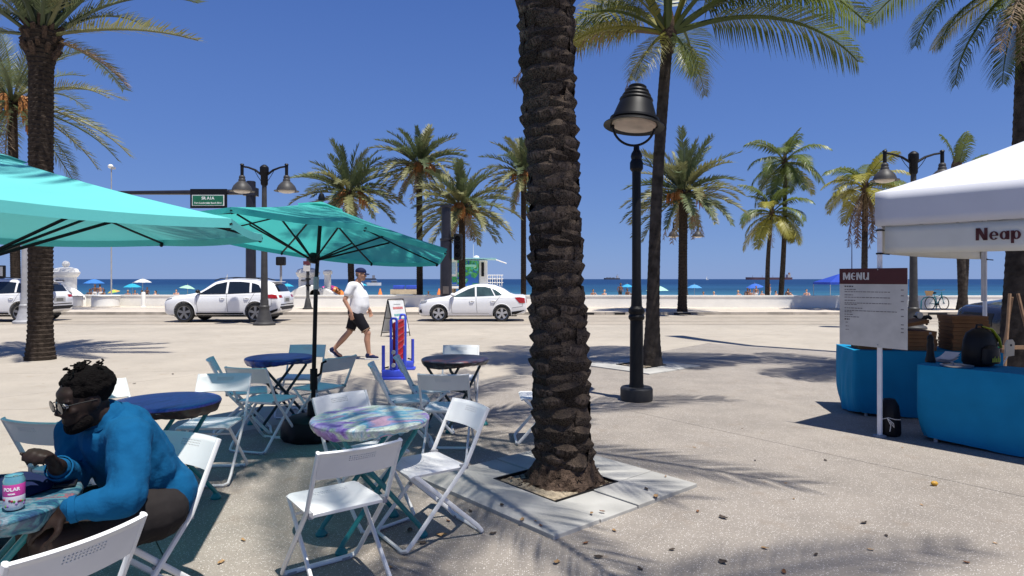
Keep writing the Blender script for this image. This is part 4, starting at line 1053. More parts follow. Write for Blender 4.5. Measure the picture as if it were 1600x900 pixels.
# beach chest and cone seen above the wall
c = P(634, 452, 58)
t = thing('beach_gear', 'crates of blue beach gear on a cart above the wall', 'cart', (c.x, 58, sand_z(58)))
Geo().box((0, 0, 1.0), (2.6, 1.2, .45)).build('cart_bed', mat('tan_wood', (.5, .42, .3), .8), t)
for x in (-.6, .55): Geo().box((x, 0, 1.42), (.95, .9, .36)).build('blue_crate', mat('crate_blue', (.03, .08, .5), .5), t, mods=[('BEVEL', dict(width=.05, segments=2))])
for x in (-.9, .9): Geo().lathe([(.4, -.08), (.4, .08)], 16, (x, -.65, .4), Matrix.Rotation(PI / 2, 3, 'X')).build('wheel', M_TYRE, t)
for px, lab in ((594, 'orange traffic cone behind the wall right of the walking man'), (686, 'orange and white cone above the wall by the thick black mast')):
    c = P(px, 456, 56)
    t = thing('traffic_cone', lab, 'traffic cone', (c.x, 56, sand_z(56)), 0, 'cones on the beach'); z0 = c.z - sand_z(56)
    Geo().lathe([(.20, z0 - .25), (.04, z0 + .30), (0, z0 + .30)], 12).build('cone', mat('cone_orange', (.75, .22, .05), .6), t); Geo().lathe([(.125, z0), (.09, z0 + .12)], 12).build('band', M_WHITE, t)
    Geo().cyl((0, 0, 0), (0, 0, z0 - .25), .05, n=6).build('stake', M_WHITE, t)

# ------------------------------------------------------------------ cars (nose towards local -X)
def cr(xs, ys, x):
    n = len(xs)
    if x <= xs[0]: return ys[0]
    if x >= xs[-1]: return ys[-1]
    i = max(k for k in range(n - 1) if xs[k] <= x)
    t = (x - xs[i]) / (xs[i + 1] - xs[i])
    def m(k):
        if k == 0: return (ys[1] - ys[0]) / (xs[1] - xs[0])
        if k == n - 1: return (ys[-1] - ys[-2]) / (xs[-1] - xs[-2])
        a = (ys[k] - ys[k - 1]) / (xs[k] - xs[k - 1]); b = (ys[k + 1] - ys[k]) / (xs[k + 1] - xs[k])
        return 0 if a * b <= 0 else 2 * a * b / (a + b)
    h = xs[i + 1] - xs[i]; t2, t3 = t * t, t * t * t
    return (2 * t3 - 3 * t2 + 1) * ys[i] + (t3 - 2 * t2 + t) * h * m(i) + (-2 * t3 + 3 * t2) * ys[i + 1] + (t3 - t2) * h * m(i + 1)
SUV = dict(
    L=4.68, W=1.89, wb=(-1.42, 1.40), wr=.365, ar=.425,
    x=[-2.34, -2.30, -2.15, -1.70, -1.15, -.95, -.20, .40, 1.20, 1.75, 1.98, 2.22, 2.30, 2.34],
    top=[.66, .78, .92, 1.01, 1.09, 1.14, 1.575, 1.655, 1.625, 1.55, 1.49, 1.13, 1.02, .92],
    bot=[.42, .34, .26, .24, .24, .24, .24, .24, .24, .26, .30, .36, .40, .45],
    belt=[.62, .72, .86, .95, 1.00, 1.01, 1.03, 1.05, 1.08, 1.10, 1.10, 1.06, .98, .88],
    w=[.62, .72, .84, .925, .94, .945, .945, .945, .945, .935, .92, .88, .85, .80],
    wt=[.45, .55, .70, .80, .80, .76, .64, .63, .62, .60, .59, .66, .68, .66],
    side=[('front_door', -.92, .26), ('rear_door', .28, 1.22)])
SED = dict(
    L=4.40, W=1.735, wb=(-1.35, 1.20), wr=.325, ar=.375,
    x=[-2.20, -2.16, -2.02, -1.60, -1.10, -.92, -.20, .30, .80, 1.20, 1.62, 1.75, 2.05, 2.16, 2.20],
    top=[.58, .70, .82, .93, 1.01, 1.06, 1.43, 1.515, 1.485, 1.37, 1.12, 1.085, 1.08, 1.02, .88],
    bot=[.34, .26, .20, .20, .20, .20, .20, .20, .20, .20, .22, .24, .30, .34, .40],
    belt=[.55, .65, .77, .87, .92, .93, .96, .985, 1.01, 1.02, 1.03, 1.03, 1.02, .96, .84],
    w=[.56, .66, .77, .85, .865, .867, .867, .867, .867, .866, .86, .855, .82, .78, .72],
    wt=[.42, .52, .66, .74, .73, .70, .58, .565, .56, .57, .64, .68, .70, .68, .60],
    side=[('front_door', -.86, .16), ('rear_door', .18, 1.02)])
def car_body(S):
    g = Geo(); N = 46; vs = []; xs = S['x']
    sx = [xs[0] + (xs[-1] - xs[0]) * (.5 - .5 * math.cos(PI * i / N)) * .35 + (xs[-1] - xs[0]) * i / N * .65 for i in range(N + 1)]
    K = 0
    for x in sx:
        zt, zb, be, w, wt = (cr(xs, S[k], x) for k in ('top', 'bot', 'belt', 'w', 'wt'))
        be = min(be, zt - .03)
        gh = zt - be
        sec = [(0, zb), (w * .80, zb), (w * .93, zb + .05), (w * .972, zb + (be - zb) * .22), (w * .985, zb + (be - zb) * .42), (w, zb + (be - zb) * .66), (w * .995, zb + (be - zb) * .86), (w * .955, be)]
        we = w * .955
        for q in (.10, .45, .78, .92): sec.append((we + (wt - we) * q ** 1.15, be + gh * q * .96))
        sec += [(wt * .90, be + gh * .985), (wt * .55, be + gh * 1.0 + .004), (0, be + gh * 1.0 + .012)]
        K = len(sec)
        vs += [(x, -y, z) for y, z in sec] + [(x, y, z) for y, z in sec[::-1][1:-1]]
    n = 2 * K - 2; fs = []
    for i in range(N):
        for k in range(n): fs.append((i * n + k, i * n + (k + 1) % n, (i + 1) * n + (k + 1) % n, (i + 1) * n + k))
    fs.append(tuple(range(n))[::-1]); fs.append(tuple(N * n + k for k in range(n)))
    g.add(vs, fs); me = g.mesh('body', True, 0)
    bvh = BVHTree.FromPolygons([v.co.copy() for v in me.vertices], [tuple(p.vertices) for p in me.polygons])
    # arches
    cut = Geo()
    for wx in S['wb']:
        for s in (-1, 1): cut.lathe([(S['ar'], 0), (S['ar'], .36)], 36, (wx, s * (S['W'] / 2 + .05), S['wr'] + .01), Matrix.Rotation(s * PI / 2, 3, 'X'))
    cm = cut.mesh('cut', True, 0); co = bpy.data.objects.new('cut', cm); TMP.collection.objects.link(co)
    me = apply_mods(me, [('BOOLEAN', dict(operation='DIFFERENCE', object=co, solver='EXACT'))], 38)
    TMP.collection.objects.unlink(co); bpy.data.objects.remove(co)
    return me, bvh
def car(S, name, label, loc, rz, paint, glass, rim, suv=True, group=None, cat='car', part=None):
    t = thing(name, label, cat, loc, rz, group)
    me, bvh = car_body(S)
    body = link('body', me, paint, t)
    def prj(x, z, s, off=.004):
        h = bvh.ray_cast(Vector((x, s * 4, z)), Vector((0, -s, 0)))
        return (h[0] + h[1].normalized() * off * (1 if h[1].y * s > 0 else -1)) if h[0] else Vector((x, s * S['W'] / 2, z))
    def patch(nm, lo, hi, m, s, nu=10, nv=5, off=.005, parent=None):
        """lo/hi: list of (x,z) along lower/upper edges"""
        def e(pl, u):
            f = u * (len(pl) - 1); k = min(int(f), len(pl) - 2); w = f - k
            return (pl[k][0] * (1 - w) + pl[k + 1][0] * w, pl[k][1] * (1 - w) + pl[k + 1][1] * w)
        def f(u, v):
            a, b = e(lo, u), e(hi, u); return prj(a[0] + (b[0] - a[0]) * v, a[1] + (b[1] - a[1]) * v, s, off)
        return Geo().grid(f, nu, nv).build(nm, m, parent or t, smooth=60)
    def strip(nm, pl, wd, m, s, parent=None, off=.006):
        g = Geo()
        pts = []
        for k in range(len(pl) - 1):
            for i in range(6): pts.append((pl[k][0] + (pl[k + 1][0] - pl[k][0]) * i / 6, pl[k][1] + (pl[k + 1][1] - pl[k][1]) * i / 6))
        pts.append(pl[-1])
        g.path([prj(x, z, s, .0) for x, z in pts], wd, 5); return g.build(nm, m, parent or t)
    W2 = S['W'] / 2
    seam = mat('panel_gap', (.10, .10, .10), .7)
    for s in (-1, 1):
        if suv:
            patch('window', [(-.86, 1.065), (-.30, 1.085), (.22, 1.09)], [(-.80, 1.10), (-.22, 1.44), (.20, 1.53)], glass, s, 14, 6, .007)
            patch('window', [(.30, 1.09), (.75, 1.10), (1.16, 1.115)], [(.28, 1.535), (.75, 1.535), (1.10, 1.50)], glass, s, 12, 6, .007)
            patch('quarter_window', [(1.24, 1.12), (1.45, 1.13), (1.66, 1.15)], [(1.18, 1.49), (1.34, 1.455), (1.48, 1.40)], glass, s, 8, 5, .007)
            strip('window_trim', [(-.90, 1.055), (.3, 1.08), (1.70, 1.14)], .012, M_TRIM, s)
            dz, db_, ws = 1.055, .36, (-.93, .26, 1.26)
        else:
            patch('window', [(-.80, .985), (-.30, 1.0), (.12, 1.01)], [(-.72, 1.03), (-.18, 1.30), (.10, 1.40)], glass, s, 14, 6, .007)
            patch('window', [(.19, 1.015), (.55, 1.03), (.90, 1.045)], [(.17, 1.41), (.52, 1.40), (.74, 1.345)], glass, s, 12, 6, .007)
            patch('quarter_window', [(.95, 1.05), (1.08, 1.055), (1.22, 1.07)], [(.80, 1.325), (.95, 1.27), (1.12, 1.16)], glass, s, 8, 5, .007)
            dz, db_, ws = .975, .30, (-.86, .155, 1.04)
        # door seams, sill, handles
        for k, x in enumerate(ws):
            top = dz + .02 + .02 * k
            if k < 2: strip('door_seam', [(x, top), (x + .02, .7), (x + .05, db_ + .05)], .007, seam, s)
            else: strip('door_seam', [(x + .10, top), (x - .04, .86), (x - .18, .66)], .007, seam, s)
        strip('sill_seam', [(ws[0] + .05, db_ + .04), (ws[2] - .35, db_ + .04)], .007, seam, s)
        patch('sill_trim', [(S['wb'][0] + S['ar'] + .04, S['bot'][5] + .015), (S['wb'][1] - S['ar'] - .04, S['bot'][5] + .015)], [(S['wb'][0] + S['ar'] + .05, S['bot'][5] + (.13 if suv else .035)), (S['wb'][1] - S['ar'] - .05, S['bot'][5] + (.13 if suv else .035))], M_TRIM, s, 12, 2, .012)
        for x in (ws[1] - .16, ws[2] - .20):
            p = prj(x, dz - .13, s, 0)
            Geo().path([p + Vector((-.10, s * .012, 0)), p + Vector((-.06, s * .035, .004)), p + Vector((.06, s * .035, .004)), p + Vector((.10, s * .012, 0))], .014, 6).build('door_handle', paint, t)
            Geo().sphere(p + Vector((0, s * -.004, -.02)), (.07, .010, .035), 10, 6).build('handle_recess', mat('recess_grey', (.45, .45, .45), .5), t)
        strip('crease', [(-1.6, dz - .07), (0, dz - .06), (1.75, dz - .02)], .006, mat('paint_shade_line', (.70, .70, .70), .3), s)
        # arch lips
        for wx in S['wb']:
            lip = []
            for i in range(15):
                a = -.15 + (PI + .3) * i / 14
                lip.append(prj(wx + math.cos(a) * (S['ar'] + .012), S['wr'] + .01 + math.sin(a) * (S['ar'] + .012), s, .002))
            Geo().path(lip, .014, 6).build('arch_lip', paint, t)
        # mirror
        mp_ = prj(ws[0] + .10, dz + .06, s, 0)
        Geo().sphere(mp_ + Vector((-.02, s * .15, .055)), (.085, .11, .075), 14, 10).build('wing_mirror', M_TRIM if suv else paint, t)
        Geo().path([mp_, mp_ + Vector((0, s * .12, .02))], .025, 6).build('mirror_arm', M_TRIM, t)
        # lights
        if suv:
            patch('headlight', [(-2.235, .80), (-2.10, .85), (-1.93, .90)], [(-2.22, .865), (-2.10, .90), (-1.90, .935)], M_LAMPG, s, 8, 3, .008)
            patch('tail_light', [(1.80, .93), (2.05, .90), (2.27, .90)], [(1.82, 1.03), (2.03, 1.06), (2.22, 1.03)], M_RED, s, 8, 4, .010)
        else:
            patch('headlight', [(-2.13, .72), (-2.0, .73), (-1.86, .76)], [(-2.08, .80), (-1.96, .83), (-1.80, .86)], M_LAMPG, s, 8, 4, .008)
            patch('tail_light', [(1.90, .76), (2.02, .74), (2.14, .76)], [(1.72, .97), (1.92, .99), (2.12, .95)], M_RED, s, 8, 5, .010)
        strip('bumper_seam', [(2.02, S['belt'][-2] - .02), (2.04, .62), (S['wb'][1] + S['ar'] + .04, .56)], .006, seam, s)
        patch('bumper_skirt', [(S['wb'][1] + S['ar'] + .03, S['bot'][9] + .03), (S['L'] / 2 - .10, .44)], [(S['wb'][1] + S['ar'] + .02, .40), (S['L'] / 2 - .07, .53 if suv else .47)], M_TRIM, s, 8, 3, .010)
    # rear: projected on the tail along -X
    def prx(y, z, off=.008, d=1):
        h = bvh.ray_cast(Vector((d * 5, y, z)), Vector((-d, 0, 0))); return h[0] + Vector((d * off, 0, 0)) if h[0] else Vector((d * S['L'] / 2, y, z))
    def rear(nm, y0, y1, z0, z1, m, d=1, inset=0, off=.008, n=8):
        return Geo().grid(lambda u, v: prx((y0 + (y1 - y0) * u) * (1 - inset * v), z0 + (z1 - z0) * v, off, d), n, 5).build(nm, m, t, smooth=60)
    if suv:
        rear('rear_window', -.62, .62, 1.16, 1.455, M_GLASS, inset=.10)
        rear('tail_light', -.80, -.52, .93, 1.03, M_RED); rear('tail_light', .52, .80, .93, 1.03, M_RED)
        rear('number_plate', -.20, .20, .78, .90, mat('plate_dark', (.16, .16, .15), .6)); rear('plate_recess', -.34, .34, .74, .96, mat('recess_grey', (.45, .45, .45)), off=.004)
        rear('bumper_skirt', -.78, .78, .47, .60, M_TRIM); rear('bumper_slot', -.72, .72, .655, .69, M_TRIM)
        Geo().box((1.98, 0, 1.535), (.22, 1.08, .03)).build('roof_spoiler', paint, t, mods=[('BEVEL', dict(width=.012, segments=2))])
        for s in (-1, 1): Geo().path([(-.35, s * .60, 1.585), (-.1, s * .60, 1.66), (.5, s * .60, 1.70), (1.3, s * .585, 1.67), (1.62, s * .58, 1.60)], .018, 6).build('roof_rail', M_TRIM, t)
        rear('grille', -.48, .48, .50, .80, M_TRIM, d=-1)
    else:
        rear('rear_plate', -.22, .22, .70, .82, mat('plate_dark', (.16, .16, .15))); rear('tail_light', -.74, -.46, .76, .93, M_RED); rear('tail_light', .46, .74, .76, .93, M_RED)
        rear('grille', -.45, .45, .40, .64, M_TRIM, d=-1)
        for s in (-1, 1): patch('fog_light', [(-2.15, .36), (-2.02, .34)], [(-2.13, .46), (-2.05, .50)], M_TRIM, s, 4, 3, .012)
        # rear screen
    def prz(x, y, off=.008):
        h = bvh.ray_cast(Vector((x, y, 5)), Vector((0, 0, -1))); return h[0] + Vector((0, 0, off)) if h[0] else Vector((x, y, 1))
    x0, x1, h0, h1 = (-.98, -.26, .66, .50) if suv else (-.98, -.26, .60, .46)
    Geo().grid(lambda u, v: prz(x0 + (x1 - x0) * v, (2 * u - 1) * (h0 + (h1 - h0) * v)), 10, 6).build('windscreen', glass, t, smooth=60)
    if not suv: Geo().grid(lambda u, v: prz(.98 + .60 * v, (2 * u - 1) * (.46 + .08 * v)), 10, 6).build('rear_window', M_GLASS, t, smooth=60)
    # wheels
    for wx in S['wb']:
        for s in (-1, 1):
            R = Matrix.Rotation(-s * PI / 2, 3, 'X'); r = S['wr']; cc = Vector((wx, s * (W2 - .02), r))
            wh = Geo().lathe([(r * .70, .0), (r * .96, .0), (r, -.03), (r, -.19), (r * .96, -.22), (r * .6, -.22)], 36, cc, R, cap=False).build('wheel', M_TYRE, t)
            Geo().lathe([(0, -.09), (r * .62, -.10), (r * .66, -.03), (r * .72, .004), (r * .74, -.01), (r * .72, -.03)], 32, cc, R).build('rim_barrel', M_TRIM, wh)
            g = Geo()
            for k in range(5):
                a = 2 * PI * k / 5 + .3
                pr = [(-.035, .03), (.035, .03), (.055, r * .66), (.11, r * .70), (-.11, r * .70), (-.055, r * .66)]
                ux = R @ Vector((math.cos(a + PI / 2), math.sin(a + PI / 2), 0)); uy = R @ Vector((math.cos(a), math.sin(a), 0)); uz = R @ Vector((0, 0, 1))
                g.prism(pr, cc + uz * -.035, ux, uy, uz * .03)
            g.lathe([(r * .655, -.05), (r * .66, -.002), (r * .71, .003), (r * .71, -.05)], 32, cc, R, cap=False)
            g.lathe([(0, .0), (.055, .0), (.065, -.04)], 14, cc, R)
            g.build('rim', rim, wh, smooth=30)
    Geo().box((0, 0, .26), (S['L'] * .82, S['W'] * .72, .12)).build('underbody', M_TRIM, t)
    return t
def put_car(S, name, label, pxf, pyb, d, rz, paint, glass, rim, suv, **k):
    # pxf: picture x of the middle of the near flank
    y = d + S['W'] / 2; x = (pxf - 800) / 1000 * d
    o = car(S, name, label, (x, y, gz(d)), rz, paint, glass, rim, suv, **k)
    if suv: o.scale = (1, 1, 1.05)
    return o
put_car(SUV, 'parked_car', 'white crossover parked at the kerb behind the grey two armed street lamp', 343, 503, 25.3, 0, M_WPAINT, M_GLASS, M_RIM, True, group='white cars on the beach road')
put_car(SUV, 'parked_car', 'white crossover cut off by the picture edge behind the black ringed palm trunk', -25, 503, 25.4, 0, M_WPAINT, M_GLASS, M_RIM, True, group='white cars on the beach road')
put_car(SED, 'sedan', 'small white sedan on the road behind the connect game and walking man', 737.5, 503, 25.8, 0, M_WPAINT, M_GLASS2, M_RIMS, False, group='white cars on the beach road')
MBP = mat('black_car_paint', (.010, .010, .014), .25, coat=.6)
vn = car(SUV, 'black_car', 'black car parked behind the tent, white letters on its door', (13.15, 14.9, gz(14)), 0, MBP, M_GLASS, M_RIM, True)
lettering('ESA', .20, 'door_lettering', mat('sign_letters', (.78, .82, .78)), vn, (-1.92 + .50, -.958, .50), (1, 0, 0), (0, 0, 1), .008)

# ------------------------------------------------------------------ parasols of the cafe
def canopy_fn(R, rise, sag, c, ax, n=8, a0=0.0):
    """point on canopy panel k at (u around, v outwards)"""
    def f(k, u, v):
        a = a0 + 2 * PI * k / n; b = a0 + 2 * PI * (k + 1) / n
        p = Vector((math.cos(a), math.sin(a), 0)).lerp(Vector((math.cos(b), math.sin(b), 0)), u) * R * v
        z = rise * (1 - v) - .05 * rise * math.sin(PI * v) - sag * math.sin(PI * u) * v * (1 - .55 * v)
        return c + ax @ Vector((p.x, p.y, z))
    return f
def cafe_umbrella(label, base, ctr, R, rise, ax, m, a0, sag=.05, weight=True, polelean=None):
    t = thing('cafe_umbrella', label, 'umbrella', base, 0, 'turquoise cafe umbrellas')
    B = Vector(base); c = Vector(ctr) - B
    f = canopy_fn(R, rise, sag, c, ax, 8, a0)
    for k in range(8):
        Geo().grid(lambda u, v: f(k, u, .04 + .96 * v), 10, 12).build('canopy_panel', m, t, smooth=180)
        g = Geo(); g.grid(lambda u, v: f(k, u, 1.0) + ax @ Vector((0, 0, -.045 * v)), 10, 1); g.build('canopy_hem', m, t, smooth=180)
        r = Geo().path([f(k, 0, s) + ax @ Vector((0, 0, -.028)) for s in (.02, .3, .6, .8, 1.0)], .011, 6, flat=.7).build('rib', M_BLACK, t)
        Geo().sphere(f(k, 0, .99) + ax @ Vector((0, 0, -.045)), .013, 8, 6).build('rib_tip', M_BLACK, r)
        hub = c + ax @ Vector((0, 0, -.18))
        Geo().path([hub + (f(k, 0, .1) - f(k, 0, 0)) * .3, f(k, 0, .56) + ax @ Vector((0, 0, -.04))], .009, 6).build('strut', M_BLACK, t)
    top = c + ax @ Vector((0, 0, rise))
    # vent cap
    fc = canopy_fn(R * .17, rise * .17 + .004, .0, top + ax @ Vector((0, 0, -rise * .17 + .010)), ax, 8, a0)
    for k in range(8): Geo().grid(lambda u, v: fc(k, u, v), 4, 4).build('vent_panel', m, t, smooth=180)
    Geo().lathe([(.03, 0), (.035, .03), (.02, .07), (0, .08)], 10, top + Vector((0, 0, .02))).build('finial', M_BLACK, t)
    hub = c + ax @ Vector((0, 0, -.18))
    Geo().lathe([(.035, -.05), (.055, -.03), (.055, .03), (.035, .05)], 14, hub, ax).build('hub', M_BLACK, t)
    joint = Vector((c.x * .88, c.y * .88, c.z - .42))
    Geo().path([(0, 0, .05), joint], .021, 12).build('pole', M_BLACK, t)
    Geo().path([joint, top], .019, 12).build('upper_pole', M_BLACK, t)
    Geo().path([joint + Vector((0, 0, -.06)), joint, joint + (top - joint).normalized() * .06], .027, 12).build('tilt_joint', M_LGREY, t)
    k_ = joint * .40
    Geo().cyl(k_ + Vector((0, 0, -.13)), k_ + Vector((0, 0, .07)), .036).build('crank_case', M_BLACK, t)
    Geo().path([k_ + Vector((.03, -.02, 0)), k_ + Vector((.075, -.03, .03)), k_ + Vector((.09, -.03, .13)), k_ + Vector((.13, -.03, .15))], .012, 8).build('crank_handle', M_BLACK, t)
    if weight:
        b_ = Geo().lathe([(.0, 0), (.27, 0), (.29, .03), (.285, .12), (.26, .19), (.20, .215), (.05, .22), (.045, .34), (.03, .36)], 28, (0, 0, 0), None, lambda i, k: .03 * math.sin(k * 1.9 + i)).build('weighted_base', M_BLACK, t)
    return t
B1_ = Vector((-1.95, 6.25, 0))
nv = Vector((.10, .115, 1)).normalized()
ax1 = nv.to_track_quat('Z', 'Y').to_matrix()
cafe_umbrella('open turquoise umbrella with black ribs tilted back over the middle tables', B1_, (-1.90, 6.22, 1.93), 1.33, .37, ax1, M_UMBD, PI / 8 + .12, .03)
cafe_umbrella('big bright turquoise umbrella shading the seated man', (-2.85, 3.30, 0), (-2.79, 3.28, 1.84), 1.46, .39, Matrix.Identity(3), M_UMB, .64 - PI / 4, .035)

# ------------------------------------------------------------------ cafe tables and folding chairs
def cloth_mat(name, cols, scale, seed):
    m = bpy.data.materials.new(name); m.use_nodes = True; n, l, b = nodes(m)
    tc = n.new('ShaderNodeTexCoord'); mp = n.new('ShaderNodeMapping'); mp.inputs['Location'].default_value = (seed, seed * .7, 0); mp.inputs['Rotation'].default_value = (0, 0, seed); mp.inputs['Scale'].default_value = (1, 2.2, 1)
    l.new(tc.outputs['Object'], mp.inputs[0])
    nz = n.new('ShaderNodeTexNoise'); nz.inputs['Scale'].default_value = scale; nz.inputs['Detail'].default_value = 5; nz.inputs['Distortion'].default_value = .8; l.new(mp.outputs[0], nz.inputs[0])
    rp = n.new('ShaderNodeValToRGB'); e = rp.color_ramp.elements
    e[0].position = .34; e[0].color = (*cols[0], 1); e[1].position = .66; e[1].color = (*cols[-1], 1)
    for i, c in enumerate(cols[1:-1]):
        x = e.new(.34 + .32 * (i + 1) / (len(cols) - 1)); x.color = (*c, 1)
    l.new(nz.outputs[0], rp.inputs[0])
    vo = n.new('ShaderNodeTexVoronoi'); vo.inputs['Scale'].default_value = scale * 9; vo.feature = 'DISTANCE_TO_EDGE'; l.new(mp.outputs[0], vo.inputs[0])
    r2 = n.new('ShaderNodeValToRGB'); r2.color_ramp.elements[0].position = .02; r2.color_ramp.elements[0].color = (.55, .55, .6, 1); r2.color_ramp.elements[1].position = .16; r2.color_ramp.elements[1].color = (1, 1, 1, 1); l.new(vo.outputs[0], r2.inputs[0])
    mx = n.new('ShaderNodeMix'); mx.data_type = 'RGBA'; mx.blend_type = 'MULTIPLY'; mx.inputs[0].default_value = .6; l.new(rp.outputs[0], mx.inputs[6]); l.new(r2.outputs[0], mx.inputs[7])
    l.new(mx.outputs[2], b.inputs[0]); b.inputs['Roughness'].default_value = .33
    return m
CL_PASTEL = cloth_mat('pastel_tie_dye', [(.30, .14, .55), (.55, .40, .78), (.60, .74, .55), (.78, .80, .74), (.10, .52, .66), (.42, .42, .72), (.75, .45, .56)], 3.2, 1.3)
CL_BLUE = cloth_mat('indigo_print', [(.02, .03, .16), (.05, .09, .42), (.09, .15, .55), (.16, .12, .5), (.06, .10, .45)], 2.5, 4.1)
CL_NAVY = cloth_mat('navy_print', [(.01, .012, .06), (.03, .05, .28), (.06, .10, .40), (.02, .03, .15)], 3.0, 7.7)
CL_DARK = cloth_mat('smoky_print', [(.02, .02, .03), (.09, .04, .06), (.05, .055, .08), (.10, .07, .11), (.28, .09, .06)], 3.0, 2.9)
CL_MULTI = cloth_mat('bright_mosaic_print', [(.02, .10, .14), (.02, .05, .12), (.06, .20, .24), (.18, .22, .26), (.03, .14, .18), (.30, .10, .12), (.05, .22, .24)], 7, 5.2)
CL_HEM = cloth_mat('dark_hem_print', [(.02, .015, .015), (.07, .03, .03), (.03, .04, .04), (.10, .06, .05)], 14, 3.3)
def table(label, loc, rz, cloth, hem, legm, R=.352, h=.72):
    t = thing('bistro_table', label, 'table', (loc[0], loc[1], 0), rz, 'round cafe tables with printed covers')
    Rr = random.Random(int(abs(loc[0]) * 100)); ph = Rr.uniform(0, 6)
    Geo().lathe([(0, h - .012), (R * .5, h - .012), (R - .02, h - .014), (R - .006, h - .02), (R - .004, h - .03), (0, h - .03)], 40).build('table_top', M_CHAIR, t)
    Geo().lathe([(0, h + .001), (R * .45, h + .001), (R * .85, h), (R - .016, h - .001), (R - .002, h - .008), (R + .004, h - .020)], 64, (0, 0, 0)).build('cover', cloth, t, smooth=180)
    def j(i, k): 
        a = 2 * PI * k / 64; return (-.02 + .03 * math.sin(9 * a + ph) * .4 + .016 * math.sin(23 * a) + .02 * math.sin(3 * a + ph)) * i
    g = Geo().lathe([(R + .004, h - .020), (R - .002, h - .034), (R - .020, h - .050), (R - .055, h - .060)], 64, (0, 0, 0), None, j)
    g.v = [(x, y, z - .018 * (math.sin(2.0 * math.atan2(y, x) + ph) + 1) * (1 if z < h - .042 else (.5 if z < h - .03 else 0))) for x, y, z in g.v]
    g.f = [f for f in g.f if len(f) == 4]
    g.build('cover_hem', hem, t, smooth=180)
    a = .245; w_ = .20
    for sx in (-1, 1):
        for s in (-1, 1):
            yy = s * w_ if sx > 0 else s * (w_ - .035)
            pts = [(-sx * a, yy * .85, h - .03), (-sx * a * .92, yy * .87, h - .10), (sx * a * .95, yy, .06), (sx * a, yy, .035)]
            lg = Geo().path(pts, .0145, 10).build('leg', legm, t)
            Geo().lathe([(.0, 0), (.034, 0), (.036, .012), (.03, .022), (.018, .04)], 14, (sx * a, yy, 0)).build('foot', M_TEAL, lg)
    for s in (-1, 1): Geo().cyl((0, s * .16, h * .49), (0, s * .20, h * .49), .012).build('pivot', legm, t)
    Geo().cyl((-.03, -.17, h * .53), (-.03, .17, h * .53), .010).build('cross_bar', legm, t)
    return t
TA = Z(579, 650, .72); TB = Z(258, 625, .72); TC = Z(437, 557, .72); TD = Z(711, 559, .72)
table('small round table with pastel tie dye cover among white chairs by the big palm', TA, .62, CL_PASTEL, CL_PASTEL, M_TEAL)
table('round table with plain indigo blue cover just behind the seated man', TB, 1.1, CL_BLUE, CL_HEM, M_TEAL)
table('round table with glossy navy cover under the tilted umbrella', TC, .75, CL_NAVY, CL_NAVY, M_TABLEDARK)
table('round table with dark smoky cover near the connect game', TD, .85, CL_DARK, CL_HEM, M_TABLEDARK)
TE = Vector((-2.05, 2.40, .72))
table('bright mosaic covered table where the man in blue sits with his can', TE, .5, CL_MULTI, CL_MULTI, M_TEAL, .365)

